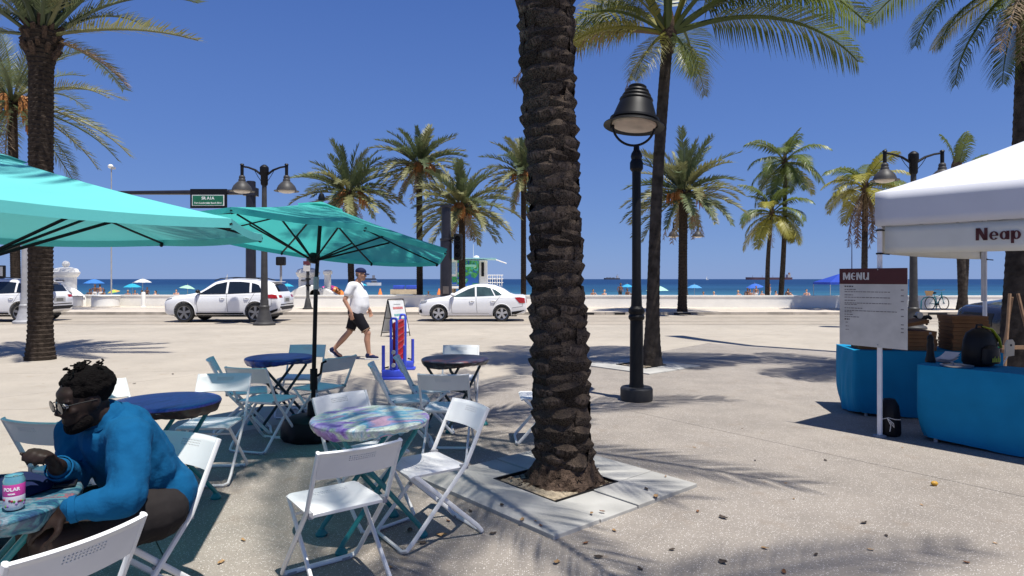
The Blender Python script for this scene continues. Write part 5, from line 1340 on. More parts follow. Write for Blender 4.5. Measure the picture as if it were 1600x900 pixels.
def uniq(a, b, n): return [a + (b - a) * i / n for i in range(n)]
def holed(xs, ys, hole, fn):
    g = Geo(); nx, ny = len(xs), len(ys)
    g.add([fn(x, y) for y in ys for x in xs], [])
    for j in range(ny - 1):
        for i in range(nx - 1):
            if hole(i, j): continue
            a = j * nx + i; g.f.append((a, a + 1, a + nx + 1, a + nx))
    return g
def make_chair(label):
    t = thing('folding_chair', label, 'chair', (0, 0, 0), 0, 'white folding cafe chairs')
    # seat, pressed steel with a band of slots at the front
    xs = uniq(-.195, -.10, 5) + uniq(-.10, .10, 33) + uniq(.10, .195, 5) + [.195]
    ys = uniq(-.185, .075, 8) + uniq(.075, .125, 7) + uniq(.125, .19, 5) + [.19]
    def fs(x, y):
        r = max(abs(x) - .165, 0) / .03; q = max(abs(y - .0) - .16, 0) / .03; e = math.hypot(r, q)
        return (x * (1 - .02 * (q ** 2)), y * (1 - .02 * r ** 2), .447 - .012 * min(e, 1.4) ** 2 - .010 * (1 - (x / .195) ** 2) * (1 - (y / .19) ** 2))
    g = holed(xs, ys, lambda i, j: 5 <= i < 38 and i % 2 == 1 and 8 <= j < 15 and (j - 8) % 3 == 1, fs)
    g.build('seat', M_CHAIR, t, mods=[('SOLIDIFY', dict(thickness=.016, offset=-1))], smooth=40)
    # backrest
    bz = lambda z: -.17 - .155 * (z - .45) / .315
    xs = uniq(-.205, -.07, 6) + uniq(-.07, .07, 25) + uniq(.07, .205, 6) + [.205]
    zs = uniq(.628, .705, 4) + uniq(.705, .742, 7) + uniq(.742, .765, 3) + [.765]
    fb = lambda x, z: (x, bz(z) - .034 * (1 - (x / .205) ** 2) - (.006 if z > .755 else 0), z)
    g = holed(xs, zs, lambda i, j: 6 <= i < 31 and i % 2 == 1 and 4 <= j < 11 and j % 2 == 1, fb)
    g.build('backrest', M_CHAIR, t, mods=[('SOLIDIFY', dict(thickness=.014, offset=0))], smooth=40)
    # frames
    r = .0105
    pts = [(-.205, bz(.765), .765), (-.205, -.172, .45), (-.205, .17, .07), (-.200, .212, .025), (-.170, .225, .013), (.170, .225, .013), (.200, .212, .025), (.205, .17, .07), (.205, -.172, .45), (.205, bz(.765), .765)]
    Geo().path(pts, r, 8, flat=1.35).build('back_frame', M_CHAIR, t)
    pts = [(-.185, .155, .432), (-.185, -.262, .06), (-.180, -.295, .022), (-.150, -.305, .013), (.150, -.305, .013), (.180, -.295, .022), (.185, -.262, .06), (.185, .155, .432)]
    Geo().path(pts, r, 8, flat=1.35).build('leg_frame', M_CHAIR, t)
    for s in (-1, 1):
        Geo().cyl((s * .178, 0.0, .262), (s * .212, 0.0, .262), .009).build('hinge_pin', M_LGREY, t); Geo().box((s * .19, -.165, .435), (.02, .05, .03)).build('seat_bracket', M_LGREY, t)
    Geo().cyl((-.185, .08, .365), (.185, .08, .365), .007).build('cross_bar', M_CHAIR, t)
    for s in (-1, 1):
        for y in (.225, -.305): Geo().box((s * .15, y, .008), (.05, .026, .014)).build('rubber_foot', M_LGREY, t)
    return t
CH0 = make_chair('white folding chair, back turned, nearest to the pastel covered table in front')
def mid(a, b): 
    p, q = Z(*a, .762), Z(*b, .762); return (p + q) / 2
def chair(c, f, label=None, first=False):
    f = Vector((f[0], f[1])).normalized(); loc = (c[0], c[1], 0); rz = heading(f)
    if first: CH0.location = loc; CH0.rotation_euler = (0, 0, rz); return CH0
    return copy_tree(CH0, None, loc, rz, label)
chair((-.905, 3.27), (-.60, .80), first=True)
chair((-.53, 3.87), (-.82, -.57), 'white folding chair between the pastel covered table and the big palm, side on')
chair((-.93, 4.15), (.75, -.66), 'white folding chair pushed in at the far side of the pastel covered table')
chair((.26, 6.15), (-1, -.05), 'white folding chair mostly hidden by the massive scaly palm trunk')
chair((-.555, 5.60), (.04, 1), 'white folding chair, back to us, in front of the smoky covered table')
chair((-.60, 7.25), (0, -1), 'white folding chair behind the smoky covered table, only its back showing')
chair((-.97, 5.98), (.97, .22), 'white folding chair seen edge on, nearer of two left of the smoky table')
chair((-.83, 6.50), (.98, .17), 'white folding chair seen edge on, farther of two left of the smoky table')
chair((-2.00, 6.62), (-.86, .52), 'white folding chair right of the navy covered table by the umbrella pole')
chair((-2.43, 7.30), (0, -1), 'white folding chair behind the navy covered table facing us')
chair((-2.66, 6.42), (.92, .38), 'white folding chair seen edge on left of the navy covered table')
chair((-2.28, 5.98), (.25, .97), 'white folding chair in front of the navy covered table, back turned to us')
chair((-2.34, 4.97), (.10, -1), 'white folding chair right behind the indigo covered table, facing us')
CH_MAN = (-1.76, 2.93); F_MAN = Vector((-.42, -.9)).normalized()
chair(CH_MAN, F_MAN, 'white folding chair the man in the blue shirt sits on')
chair((-2.58, 3.86), (.30, .95), 'white folding chair left of the seated man, empty, back turned to us')
chair((-2.90, 4.72), (.8, -.5), 'white folding chair behind the head of the seated man, mostly hidden')
chair((-1.61, 2.08), (-.92, .4), 'white folding chair cropped by the bottom corner, only its curved back showing')

# ------------------------------------------------------------------ can and things on the front table
c = Z(22, 795, .723); c.z = .7235
t = thing('drink_can', 'pink and white seltzer can on the mosaic covered table', 'can', c)
ang = math.atan2(-c.y, -c.x)
Geo().lathe([(.0, .004), (.023, .0), (.027, .004), (.033, .014), (.033, .052)], 32).build('lower_body', mat('can_white', (.72, .70, .74), .3), t)
Geo().lathe([(.033, .052), (.0332, .053), (.0332, .093), (.033, .094)], 32).build('pink_band', mat('can_pink', (.55, .05, .30), .3), t)
Geo().lathe([(.033, .094), (.033, .104), (.0275, .117), (.0265, .120), (.0275, .122), (.026, .122), (.0245, .117), (0, .117)], 32).build('shoulder_and_lid', mat('can_teal', (.18, .45, .50), .25, metal=.5), t)
Geo().sphere((0.006, 0, .1185), (.010, .007, .0015), 10, 4).build('pull_tab', mat('alloy', (.6, .6, .6), .3, metal=.9), t)
fr = Vector((math.cos(ang), math.sin(ang), 0))
def wrap(name, s, size, z, m, da=0):
    ux = Vector((-fr.y, fr.x, 0))
    me_o = lettering(s, size, name, m, t, (0, 0, 0), (1, 0, 0), (0, 1, 0), .0007, .0004)
    bm = bmesh.new(); bm.from_mesh(me_o.data); bmesh.ops.subdivide_edges(bm, edges=[e for e in bm.edges if e.calc_length() > .004], cuts=2)
    for v in bm.verts:
        a = ang + da + v.co.x / .0334; v.co = Vector((math.cos(a) * (.0336 + v.co.z), math.sin(a) * (.0336 + v.co.z), z + v.co.y))
    bm.to_mesh(me_o.data); bm.free()
wrap('lettering', 'POLAR', .0165, .077, mat('can_letters', (.80, .74, .78), .4), -.25)
wrap('small_print', 'SELTZER', .0055, .061, mat('can_letters', (.80, .74, .78)), -.25)
R_ = random.Random(2)
for i in range(13):
    a = ang - 1.2 + 2.4 * i / 12; z = .016 + .026 * R_.random()
    cc = [(.10, .02, .06), (.30, .02, .05), (.10, .25, .04), (.22, .10, .30)][i % 4]
    p = Vector((math.cos(a) * .0328, math.sin(a) * .0328, z))
    Geo().sphere(p, (.0025, .0042, .0048), 10, 6, Matrix.Rotation(a, 3, 'Z')).build('printed_berry', mat('berry_%d' % (i % 4), cc, .4), t)
# dark cloth bag and phone
c = Vector((-1.99, 2.50, .7235))
t = thing('tote_bag', 'flat navy cloth bag lying on the mosaic covered table', 'bag', c)
def fb_(u, v):
    x = (u - .5); y = (v - .5); e = max(0, min(1, min(.5 - abs(x), .5 - abs(y)) * 8))
    return (x * .34 + .05 * y, y * .22, .004 + .035 * e + .012 * math.sin(9 * x + 4 * y) * e)
Geo().grid(fb_, 24, 16).build('bag_body', M_NAVY, t, smooth=180, mods=[('SOLIDIFY', dict(thickness=.004))])
Geo().path([(-.1, .08, .02), (-.12, .12, .015), (-.05, .16, .010), (.02, .13, .010), (.05, .08, .02)], .008, 6).build('strap', M_NAVY, t)
c = Z(106, 756, .7235)
t = thing('phone', 'dark phone lying on the mosaic covered table under the raised hand', 'phone', (c.x - .02, c.y + .02, .7235), .5)
Geo().box((0, 0, .005), (.078, .16, .009)).build('case', M_TRIM, t, mods=[('BEVEL', dict(width=.004, segments=2))])
Geo().box((0, 0, .0105), (.070, .148, .001)).build('screen', mat('phone_screen', (.01, .01, .02), .06, spec=.8), t)

# ------------------------------------------------------------------ game, A-frame board
gb = G(616, 592); gf = G(629, 578)
gv = (gf - gb); L_ = gv.length; rz = math.atan2(gv.y, gv.x)
t = thing('connect_game', 'giant blue and red four in a row game standing on the plaza', 'game', gb, rz)
MB_ = mat('toy_blue', (.05, .085, .58), .4, var=.08); MR_ = mat('toy_red', (.52, .02, .03), .4, var=.1)
hgt = .84; L_ = 1.06
for x in (0, L_):
    po = Geo()
    po.box((x - .045, -.045, hgt / 2 + .08), (.05, .035, hgt - .02)); po.box((x - .045, .045, hgt / 2 + .08), (.05, .035, hgt - .02))
    po.path([(x - .045, -.045, hgt + .06), (x - .045, -.03, hgt + .10), (x - .045, .03, hgt + .10), (x - .045, .045, hgt + .06)], .022, 8)
    po.build('end_post', MB_, t, mods=[('BEVEL', dict(width=.008, segments=2))])
    ft = Geo().box((x - .02, 0, .085), (.16, .36, .12)); ft.build('foot', MB_, t, mods=[('BEVEL', dict(width=.02, segments=2))])
    Geo().box((x - .02, 0, .02), (.20, .42, .04)).build('foot_sole', MB_, t, mods=[('BEVEL', dict(width=.01, segments=2))])
    for s in (-1, 1): Geo().cyl((x - .02, s * .165, .1), (x - .02, s * .165, .52), .026, n=14).build('coin_tube', MB_, t)
    for z in (.22, .42): Geo().lathe([(0, .03), (.03, .03), (.034, 0)], 12, (x - .07, 0, z), Matrix.Rotation(-PI / 2, 3, 'Y')).build('bolt', M_LGREY, t)
    for s in (-1, 1): Geo().path([(x - .02, s * .19, .12), (x - .02, s * .15, .17), (x - .02, s * .08, .19)], .012, 6).build('strap', M_BLACK, t)
# grid board: frame lattice with seven columns and six rows of red counters
gx0, gx1, gz0, gz1 = .03, L_ - .08, .20, .86
nc, nr = 7, 6
fr_ = Geo()
for i in range(nc + 1):
    x = gx0 + (gx1 - gx0) * i / nc; fr_.box((x, 0, (gz0 + gz1) / 2), (.022, .05, gz1 - gz0))
for j in range(nr + 1):
    z = gz0 + (gz1 - gz0) * j / nr; fr_.box(((gx0 + gx1) / 2, 0, z), (gx1 - gx0 - .026, .045, .02))
fr_.build('board_lattice', MR_, t)
for i in range(nc):
    for j in range(nr):
        x = gx0 + (gx1 - gx0) * (i + .5) / nc; z = gz0 + (gz1 - gz0) * (j + .5) / nr
        Geo().lathe([(0, -.012), (.052, -.012), (.056, 0), (.052, .012), (0, .012)], 16, (x, 0, z), Matrix.Rotation(PI / 2, 3, 'X')).build('counter', MR_, t)
Geo().box(((gx0 + gx1) / 2, 0, .195), (gx1 - gx0 + .05, .06, .03)).build('release_bar', MB_, t)

fb = G(594, 526); fc_ = G(637, 527)
t = thing('a_frame_sign', 'white A-frame board with black metal frame standing beyond the connect game', 'sign', ((fb.x + fc_.x) / 2, fb.y + .15, gz(fb.y)), 0)
Hh = 1.06
def aface(nm, side, m):
    # side -1: leaning towards the left, the board seen at a shallow angle
    pass
ang_ = math.radians(34)
ux = Vector((math.cos(ang_), -math.sin(ang_), 0)); vx = Vector((math.sin(ang_), math.cos(ang_), 0))
for s in (-1, 1):
    top = Vector((0, 0, Hh)); bt = ux * s * .27
    hw = .31
    A_ = [top - vx * hw, top + vx * hw, bt + vx * hw, bt - vx * hw]
    fr2 = Geo(); 
    for a, b in ((0, 1), (1, 2), (2, 3), (3, 0)):
        p, q = A_[a].copy(), A_[b].copy()
        if {a, b} == {2, 3}: p = p.lerp(top, .10); q = q.lerp(top, .10)
        fr2.path([p, q], .014, 6)
    fr2.build('frame', M_BLACK, t)
    ly = (top - bt).normalized()
    nrm = vx.cross(ly)
    pn = Geo().prism([(-hw + .02, .14), (hw - .02, .14), (hw - .02, 1.05), (-hw + .02, 1.05)], bt, vx, ly, nrm * .012).build('panel', mat('board_white', (.66, .67, .66), .55), t)
    if s == 1:
        R_ = random.Random(8)
        off = nrm * .016 if nrm.x > 0 else nrm * -.006
        for z, w, m, hh in ((.93, .26, 'print_grey', .025), (.80, .36, 'print_red', .07), (.60, .36, 'print_teal', .065), (.49, .40, 'print_teal', .05), (.34, .30, 'print_grey', .03), (.26, .30, 'print_grey', .03)):
            g = Geo(); x = -w / 2
            while x < w / 2:
                ww = R_.uniform(.02, .05); g.prism([(x, z), (x + ww, z), (x + ww, z + hh * R_.uniform(.7, 1)), (x, z + hh)], bt + off, vx, ly, nrm * .002); x += ww + .012
            g.build('print', mat(m, {'print_grey': (.3, .3, .3), 'print_red': (.55, .10, .10), 'print_teal': (.10, .35, .35)}[m], .6), pn, smooth=0)
for s in (-1, 1): Geo().path([ux * -.13 + vx * s * .3 + Vector((0, 0, Hh * .5)), ux * .13 + vx * s * .3 + Vector((0, 0, Hh * .5))], .01, 6).build('spreader', M_BLACK, t)

# ------------------------------------------------------------------ tent stall
TD_ = Vector((.61, -.79, 0)); TS = Vector((.79, .61, 0)); TA_ = Vector((3.62, 6.30, 0)); Lt = 3.05
corners = [TA_, TA_ + TD_ * Lt, TA_ + TD_ * Lt + TS * Lt, TA_ + TS * Lt]
t = thing('canopy_tent', 'white pop-up canopy tent with cream name banner over the food stall', 'tent', TA_)
rel = [q - TA_ for q in corners]; ctr = sum(rel, Vector()) / 4
z1, z0, zp = 2.40, 2.07, 3.22
for i in range(4):
    a, b = rel[i], rel[(i + 1) % 4]; out = ((a + b) / 2 - ctr).normalized() * .03
    ov = 1.02
    def f(u, v):
        e = ctr + (a.lerp(b, u) - ctr) * ov; p = e.lerp(ctr, v)
        z = z1 + (zp - z1) * (v ** 1.12) - .05 * math.sin(PI * u) * (1 - v) * .5 - .06 * math.sin(PI * v) * math.sin(PI * u)
        return Vector((p.x, p.y, z))
    Geo().grid(f, 12, 10).build('roof_panel', M_TENT, t, smooth=180)
    def fv(u, v):
        e = ctr + (a.lerp(b, u) - ctr) * ov; w = .008 * math.sin(u * 19) * v + .006 * math.sin(7 * u + 3 * v)
        return Vector((e.x, e.y, z1 - .02 * math.sin(PI * u) * .5 - (z1 - z0) * v)) + out * (.05 * v + w * 20 * .25)
    Geo().grid(fv, 24, 4).build('valance', M_TENT, t, smooth=180, mods=[('SOLIDIFY', dict(thickness=.004))])
    Geo().cyl((a.x, a.y, 0), (a.x, a.y, z1 - .03), .024, n=8).build('leg', mat('white_pole', (.78, .78, .80), .4), t)
    Geo().lathe([(.06, 0), (.06, .012), (.03, .02)], 12, (a.x, a.y, 0)).build('foot_plate', M_LGREY, t)
    # scissor truss
    q = a.lerp(b, .5); g = Geo(); g.cyl((a.x, a.y, z1 - .08), (q.x, q.y, z1 - .34), .010, n=6); g.cyl((a.x, a.y, z1 - .34), (q.x, q.y, z1 - .08), .010, n=6)
    g.cyl((b.x, b.y, z1 - .08), (q.x, q.y, z1 - .34), .010, n=6); g.cyl((b.x, b.y, z1 - .34), (q.x, q.y, z1 - .08), .010, n=6); g.build('truss', M_LGREY, t)
# rolled side curtain on the far leg
q = rel[3] + (ctr - rel[3]).normalized() * .02 - TS * .16
Geo().grid(lambda u, v: Vector(q) + TS * (.15 * u - .02) + TD_ * (.02 * math.sin(u * 9)) + Vector((0, 0, 2.05 - .78 * v)), 8, 4).build('side_curtain', mat('grey_curtain', (.50, .51, .54), .8), t, smooth=180)
# banner under the valance of the front side, and a plain one on the far left side
def banner(name, a, d, ln, zt, zb, m):
    n_ = Vector((d.y, -d.x, 0))
    if n_.dot(ctr - a) > 0: n_ = -n_
    def f(u, v): return a + d * (.05 + (ln - .1) * u) + n_ * (.005 + .012 * math.sin(5 * u) * v) + Vector((0, 0, zt + (zb - zt) * v - .012 * math.sin(PI * u)))
    return Geo().grid(f, 20, 4).build(name, m, t, smooth=180, mods=[('SOLIDIFY', dict(thickness=.003))]), n_
bn, nb = banner('name_banner', rel[0], TD_, Lt, 2.065, 1.80, M_BANNER)
b2, _ = banner('side_banner', rel[0], TS, Lt, 2.065, 1.80, M_BANNER)
for q, z in ((rel[0], 2.03), (rel[0], 1.80), (rel[3], 2.03), (rel[3], 1.80)):
    Geo().lathe([(.034, -.008), (.034, .008)], 10, q + Vector((0, 0, z))).build('strap', M_BLACK, t); Geo().path([q + Vector((0, 0, z)), q + (TD_ if q is rel[0] else TD_) * .09 + Vector((0, 0, z - .01))], .007, 5).build('bungee', M_BLACK, t)
# bold display letters drawn as solid strokes
def ring(cx, cy, rx, ry, ix, iy, n=24, a0=0, a1=2 * PI):
    o = [(cx + rx * math.cos(a0 + (a1 - a0) * i / n), cy + ry * math.sin(a0 + (a1 - a0) * i / n)) for i in range(n + 1)]
    q = [(cx + ix * math.cos(a0 + (a1 - a0) * i / n), cy + iy * math.sin(a0 + (a1 - a0) * i / n)) for i in range(n + 1)]
    return [[o[i], o[i + 1], q[i + 1], q[i]] for i in range(n)]
def rect(x0, y0, x1, y1): return [[(x0, y0), (x1, y0), (x1, y1), (x0, y1)]]
GL = {
    'N': (1.0, rect(.05, 0, .30, 1) + rect(.68, 0, .93, 1) + [[(.05, 1), (.38, 1), (.93, 0), (.62, 0)]]),
    'M': (1.2, rect(.02, 0, .27, 1) + rect(.88, 0, 1.15, 1) + [[(.08, 1), (.34, 1), (.66, .25), (.52, .05)], [(.88, 1), (1.06, 1), (.64, .05), (.52, .05)]]),
    'E': (.80, ring(.42, .5, .40, .5, .14, .42, 20, PI * .28, PI * 1.72) + [[(.2, .52), (.35, .62), (.52, .50), (.76, .60), (.76, .50), (.52, .40), (.35, .50), (.2, .42)]]),
    'U': (.95, rect(.03, .30, .29, 1) + rect(.70, .0, .93, 1) + ring(.42, .34, .39, .34, .15, .26, 14, PI, 2 * PI) ),
    'e': (.72, ring(.36, .34, .34, .35, .13, .27, 22, .0, PI * 1.80) + rect(.2, .31, .68, .38)),
    'a': (.76, ring(.33, .33, .31, .34, .10, .26, 22) + rect(.50, 0, .72, .68)),
    'p': (.76, ring(.42, .33, .31, .35, .10, .27, 22) + rect(.03, -.32, .25, .68)),
}
def strokes(word, size, o, ux, uy, nrm, m, parent, name='lettering', track=.03, squash=1.0):
    x = 0
    for ch in word:
        w, ps = GL[ch]; g = Geo()
        for p in ps: g.prism([((x + a) * size * squash, b * size) for a, b in p], o, ux, uy, nrm * .002)
        g.build(name, m, parent, smooth=0); x += w + track
strokes('Neap', .108, rel[0] + TD_ * .80 + nb * .020 + Vector((0, 0, 1.89)), TD_, Vector((0, 0, 1)), nb, M_MAROON, bn, squash=.92)
# menu board hung on the front corner leg
mu_ = thing('menu_board', 'cream menu board with maroon heading fixed to the tent leg', 'sign', TA_ + Vector((0, 0, 0)))
a_ = math.radians(-2); mx_ = TD_.normalized(); mn = nb.normalized()
wl = -.369; wr_ = .262; zt_, zb_ = 1.655, .885
o_ = mn * .03
bd = Geo().prism([(wl, zb_), (wr_, zb_ - .01), (wr_, zt_), (wl, zt_)], o_, mx_, Vector((0, 0, 1)), mn * .012).build('board', mat('menu_cream', (.56, .54, .49), .5), mu_, smooth=0)
Geo().prism([(wl - .001, zt_ - .155), (wr_ + .001, zt_ - .155), (wr_ + .001, zt_ + .001), (wl - .001, zt_ + .001)], o_ + mn * .0125, mx_, Vector((0, 0, 1)), mn * .002).build('heading', M_MAROON, bd, smooth=0)
strokes('MENU', .073, o_ + mn * .0150 + mx_ * (wl + .035) + Vector((0, 0, zt_ - .113)), mx_, Vector((0, 0, 1)), mn, mat('menu_letter', (.62, .60, .56), .6), bd, squash=.86)
R_ = random.Random(4)
for z, x0, w, hh, dk in ((1.47, .05, .085, .012, 1), (1.44, .05, .11, .009, 0), (1.418, .05, .43, .008, 0), (1.385, .05, .085, .009, 0), (1.362, .05, .43, .008, 0), (1.33, .05, .105, .009, 0), (1.305, .05, .44, .008, 0), (1.29, .05, .12, .008, 0), (1.253, .05, .18, .009, 0), (1.228, .05, .49, .008, 0), (1.213, .05, .07, .008, 0), (1.188, .05, .08, .009, 0), (1.165, .05, .15, .008, 0), (1.138, .05, .05, .012, 1), (1.108, .06, .025, .008, 0), (1.07, .06, .03, .008, 0), (1.035, .06, .03, .008, 0)):
    g = Geo(); x = wl + x0
    while x < wl + x0 + w - .004:
        ww = min(R_.uniform(.012, .035), wl + x0 + w - x); g.prism([(x, z), (x + ww, z), (x + ww, z + hh), (x, z + hh)], o_ + mn * .0122, mx_, Vector((0, 0, 1)), mn * .001); x += ww + .006
    g.build('menu_print', mat('menu_ink_dark', (.06, .05, .05), .7) if dk else mat('menu_ink', (.20, .18, .17), .7), bd, smooth=0)
for z in (1.44, 1.385, 1.33, 1.253, 1.188, 1.108, 1.07, 1.035):
    Geo().prism([(wr_ - .055, z), (wr_ - .03, z), (wr_ - .03, z + .010), (wr_ - .055, z + .010)], o_ + mn * .0122, mx_, Vector((0, 0, 1)), mn * .001).build('price_print', mat('menu_ink', (.20, .18, .17)), bd, smooth=0)
for z in (zt_ - .012, zb_ + .02): Geo().sphere(o_ + mn * .016 + Vector((0, 0, z)), .006, 8, 6).build('screw', M_LGREY, bd)
# sand weight at the leg
w_ = thing('leg_weight', 'black sandbag weight tied with white cord at the tent leg', 'weight', TA_ + Vector((.13, .06, 0)))
Geo().lathe([(.0, 0), (.09, .0), (.10, .03), (.095, .18), (.085, .30), (.05, .36), (.0, .37)], 18, (0, 0, 0), None, lambda i, k: .05 * math.sin(k * 2.3 + i)).build('bag', M_BLACK, w_)
g = Geo().path([(-.10, -.05, .17), (-.06, -.085, .19), (0, -.10, .175), (.06, -.085, .17)], .004, 5); g.path([(-.07, -.085, .185), (-.05, -.11, .12), (-.06, -.11, .06)], .004, 5); g.path([(-.07, -.085, .185), (-.03, -.12, .14), (-.02, -.115, .10), (-.05, -.10, .15)], .004, 5)
g.build('cord', mat('white_cord', (.75, .72, .65), .8), w_)

# cloth covered tables: stretch covers with pulled-in waist and floor corners
def stall_table(label, o, d, s, ln, dp, h):
    t = thing('stall_table', label, 'table', o, 0, 'cloth covered stall tables')
    d = Vector(d).normalized(); s = Vector(s).normalized()
    cs = [Vector((0, 0, 0)), d * ln, d * ln + s * dp, s * dp]; ct = sum(cs, Vector()) / 4
    tp = Geo().grid(lambda u, v: cs[0] + d * ln * u + s * dp * v + Vector((0, 0, h - .004 * math.sin(PI * u) * math.sin(PI * v))), 8, 4).build('cloth_top', M_BLUECL, t, smooth=180)
    # one skirt all round, corners rounded and tucked in near the ground
    def perim(q, r):
        pts = []
        for i in range(4):
            c_, pv, nx = cs[i], cs[i - 1], cs[(i + 1) % 4]
            e1, e2 = (pv - c_).normalized(), (nx - c_).normalized()
            for j in range(6):
                w = j / 5; o1, o2 = c_ + e1 * r, c_ + e2 * r; m_ = c_ + (e1 + e2) * r
                an = PI / 2 * w; pts.append(m_ - e2 * r * math.cos(an) - e1 * r * math.sin(an))
            nxt = cs[(i + 1) % 4]
            for j in range(1, 24): pts.append((c_ + e2 * r).lerp(nxt - e2 * r, j / 24))
        return pts
    base_ = perim(0, .045); n_ = len(base_); g = Geo(); NV = 14; vs = []
    for jv in range(NV + 1):
        v = jv / NV
        for i, p in enumerate(base_):
            o_ = (p - ct).normalized(); i4 = i % 29; cd_ = min(abs(i4 - 2.5), abs(29 - i4 + 2.5)) / 12     # 0 at a corner
            cd_ = min(1, cd_); tuck = max(0, v - .62) / .38
            s_ = i / n_ * 2 * PI
            off = .020 * math.sin(PI * v) * cd_ - .075 * tuck ** 2 * (1 - cd_) + .012 * v * cd_ * math.sin(17 * s_ + 1.3 * v) + .008 * v * math.sin(41 * s_ + 4 * v) + .006 * math.sin(9 * s_ + 9 * v) * cd_
            vs.append(p + o_ * off + Vector((0, 0, h * (1 - v) + v * (.012 + .035 * (1 - cd_)))))
    g.add(vs, [(j * n_ + i, j * n_ + (i + 1) % n_, (j + 1) * n_ + (i + 1) % n_, (j + 1) * n_ + i) for j in range(NV) for i in range(n_)])
    g.build('cloth_skirt', M_BLUECL, t, smooth=180)
        # folds pinned at the rim
    g = Geo()
    for q in cs: 
        k = q + (ct - q).normalized() * .16; Geo().cyl((k.x, k.y, 0), (k.x, k.y, h - .03), .018, n=8).build('leg', M_LGREY, t)
    return t
T1 = Vector((3.86, 7.22, 0)); T2 = Vector((3.90, 6.18, 0))
T1d = Vector((.97, -.20, 0)).normalized(); T1s = Vector((.20, .97, 0)).normalized()
stall_table('blue covered stall table carrying the cardboard boxes behind the menu board', T1, T1d, T1s, 1.5, .72, .745)
stall_table('blue covered stall table nearest to us, black bag and steel tray on it', T2, TD_, TS, 1.85, .55, .725)
def onT1(u, v, z=.747): return T1 + T1d * u + T1s * v + Vector((0, 0, z))
def onT2(u, v, z=.727): return T2 + TD_ * u + TS * v + Vector((0, 0, z))
# pizza boxes: each box of each stack
def pbox(loc, rz, label, s=.34, h=.042, openlid=0, tilt=0):
    t = thing('pizza_box', label, 'box', loc, rz, 'stacked cardboard pizza boxes')
    t.rotation_euler = (tilt, 0, rz)
    Geo().box((0, 0, h * .36), (s, s, h * .70)).build('tray', M_CARD, t, smooth=0)
    Geo().box((0, 0, h * .84), (s + .006, s + .006, h * .26)).build('lid', M_CARD, t, smooth=0)
    return t
ORD = ['lowest', 'second', 'third', 'fourth', 'fifth', 'sixth', 'seventh', 'eighth', 'ninth', 'tenth', 'eleventh']
R_ = random.Random(6)
for k in range(9):
    c = onT1(1.24, .34) + Vector((R_.uniform(-.008, .008), R_.uniform(-.008, .008), k * .0435)); pbox(c, -.2 + R_.uniform(-.04, .04), '%s pizza box from below in the tall stack by the far tent leg' % ORD[k], .36)
for k in range(5):
    c = onT1(.70, .30) + Vector((R_.uniform(-.012, .012), R_.uniform(-.01, .01), k * .0435)); pbox(c, -.15 + R_.uniform(-.06, .06), '%s pizza box from below in the low stack beside the menu board' % ORD[k], .36)
for k in range(4):
    c = onT1(.26, .28) + Vector((R_.uniform(-.012, .012), R_.uniform(-.01, .01), k * .0435)); pbox(c, -.2 + R_.uniform(-.05, .05), '%s pizza box from below in the stack hidden behind the menu board' % ORD[k], .34)
pbox(onT1(.66, .34, .747 + 5 * .0435 + .052), -.15, 'tilted pizza box lying askew on top of the low stack', .34, .042, 0, 0).rotation_euler = (0, -.20, -.15)
# gun-like dispenser on top
c = onT1(.80, .26, .747 + .33)
t = thing('tape_dispenser', 'black hand tape dispenser resting on the tilted pizza box', 'tool', c, .1)
Geo().path([(-.11, 0, .05), (-.04, 0, .035), (.07, 0, .04), (.10, 0, .02)], [.012, .02, .024, .018], 8).build('body', M_TRIM, t); Geo().path([(.03, 0, .03), (.045, 0, -.04), (.05, 0, -.05)], .013, 8).build('grip', M_TRIM, t)
Geo().lathe([(.022, -.02), (.038, -.02), (.038, .02), (.022, .02)], 18, (-.05, 0, .06), Matrix.Rotation(PI / 2, 3, 'X')).build('tape_roll', mat('tape_clear', (.4, .4, .38), .3), t)
# pepper mill
t = thing('pepper_mill', 'tall black pepper mill on the near blue table', 'mill', onT2(.02, .30))
Geo().lathe([(.045, 0), (.047, .02), (.036, .06), (.030, .12), (.034, .17), (.026, .20), (.030, .225), (.028, .25), (.012, .27), (0, .275)], 20).build('body', M_TRIM, t); Geo().sphere((0, 0, .285), .012, 10, 8).build('knob', M_LGREY, t)
# steel trays
def tray(label, c, r):
    t = thing('pizza_tray', label, 'tray', c, 0, 'round steel trays'); Geo().lathe([(0, .004), (r * .92, .004), (r * .97, .012), (r, .016), (r * .985, .008), (r * .93, 0), (0, 0)], 40).build('pan', mat('brushed_steel', (.50, .50, .50), .35, metal=.8), t)
    Geo().path([(0, r * .3, .012), (0, r * .45, .035), (.0, r * .6, .03)], .008, 6).build('handle', M_LGREY, t)
tray('round steel tray at the front edge of the near blue table', onT2(.30, .13), .135)
tray('round steel tray at the cropped end of the near blue table', onT2(1.02, .36), .13)
# black backpack with lime strap
c = onT2(.40, .40)
t = thing('backpack', 'black backpack with lime yellow strap standing on the near blue table', 'backpack', c, .3)
def bp_(i, k): return .04 * math.sin(3 * k * 2 * PI / 24 + i)
g = Geo().lathe([(.0, 0), (.13, .0), (.155, .04), (.16, .14), (.15, .24), (.12, .31), (.06, .35), (0, .36)], 24, (0, 0, 0), None, bp_); g.v = [(x * 1.15, y * .72, z) for x, y, z in g.v]; g.build('body', M_BLACK, t)
g = Geo().lathe([(0, 0), (.10, 0), (.11, .03), (.10, .14), (.05, .17), (0, .175)], 18); g.v = [(x, y * .5 - .105, z + .03) for x, y, z in g.v]; g.build('front_pocket', M_TRIM, t)
lime = mat('lime_strap', (.36, .42, .02), .6)
Geo().path([(.02, -.02, .37), (.09, -.05, .345), (.14, -.08, .26), (.15, -.10, .17)], [.014, .026, .028, .018], 8, flat=.4).build('shoulder_strap', lime, t)
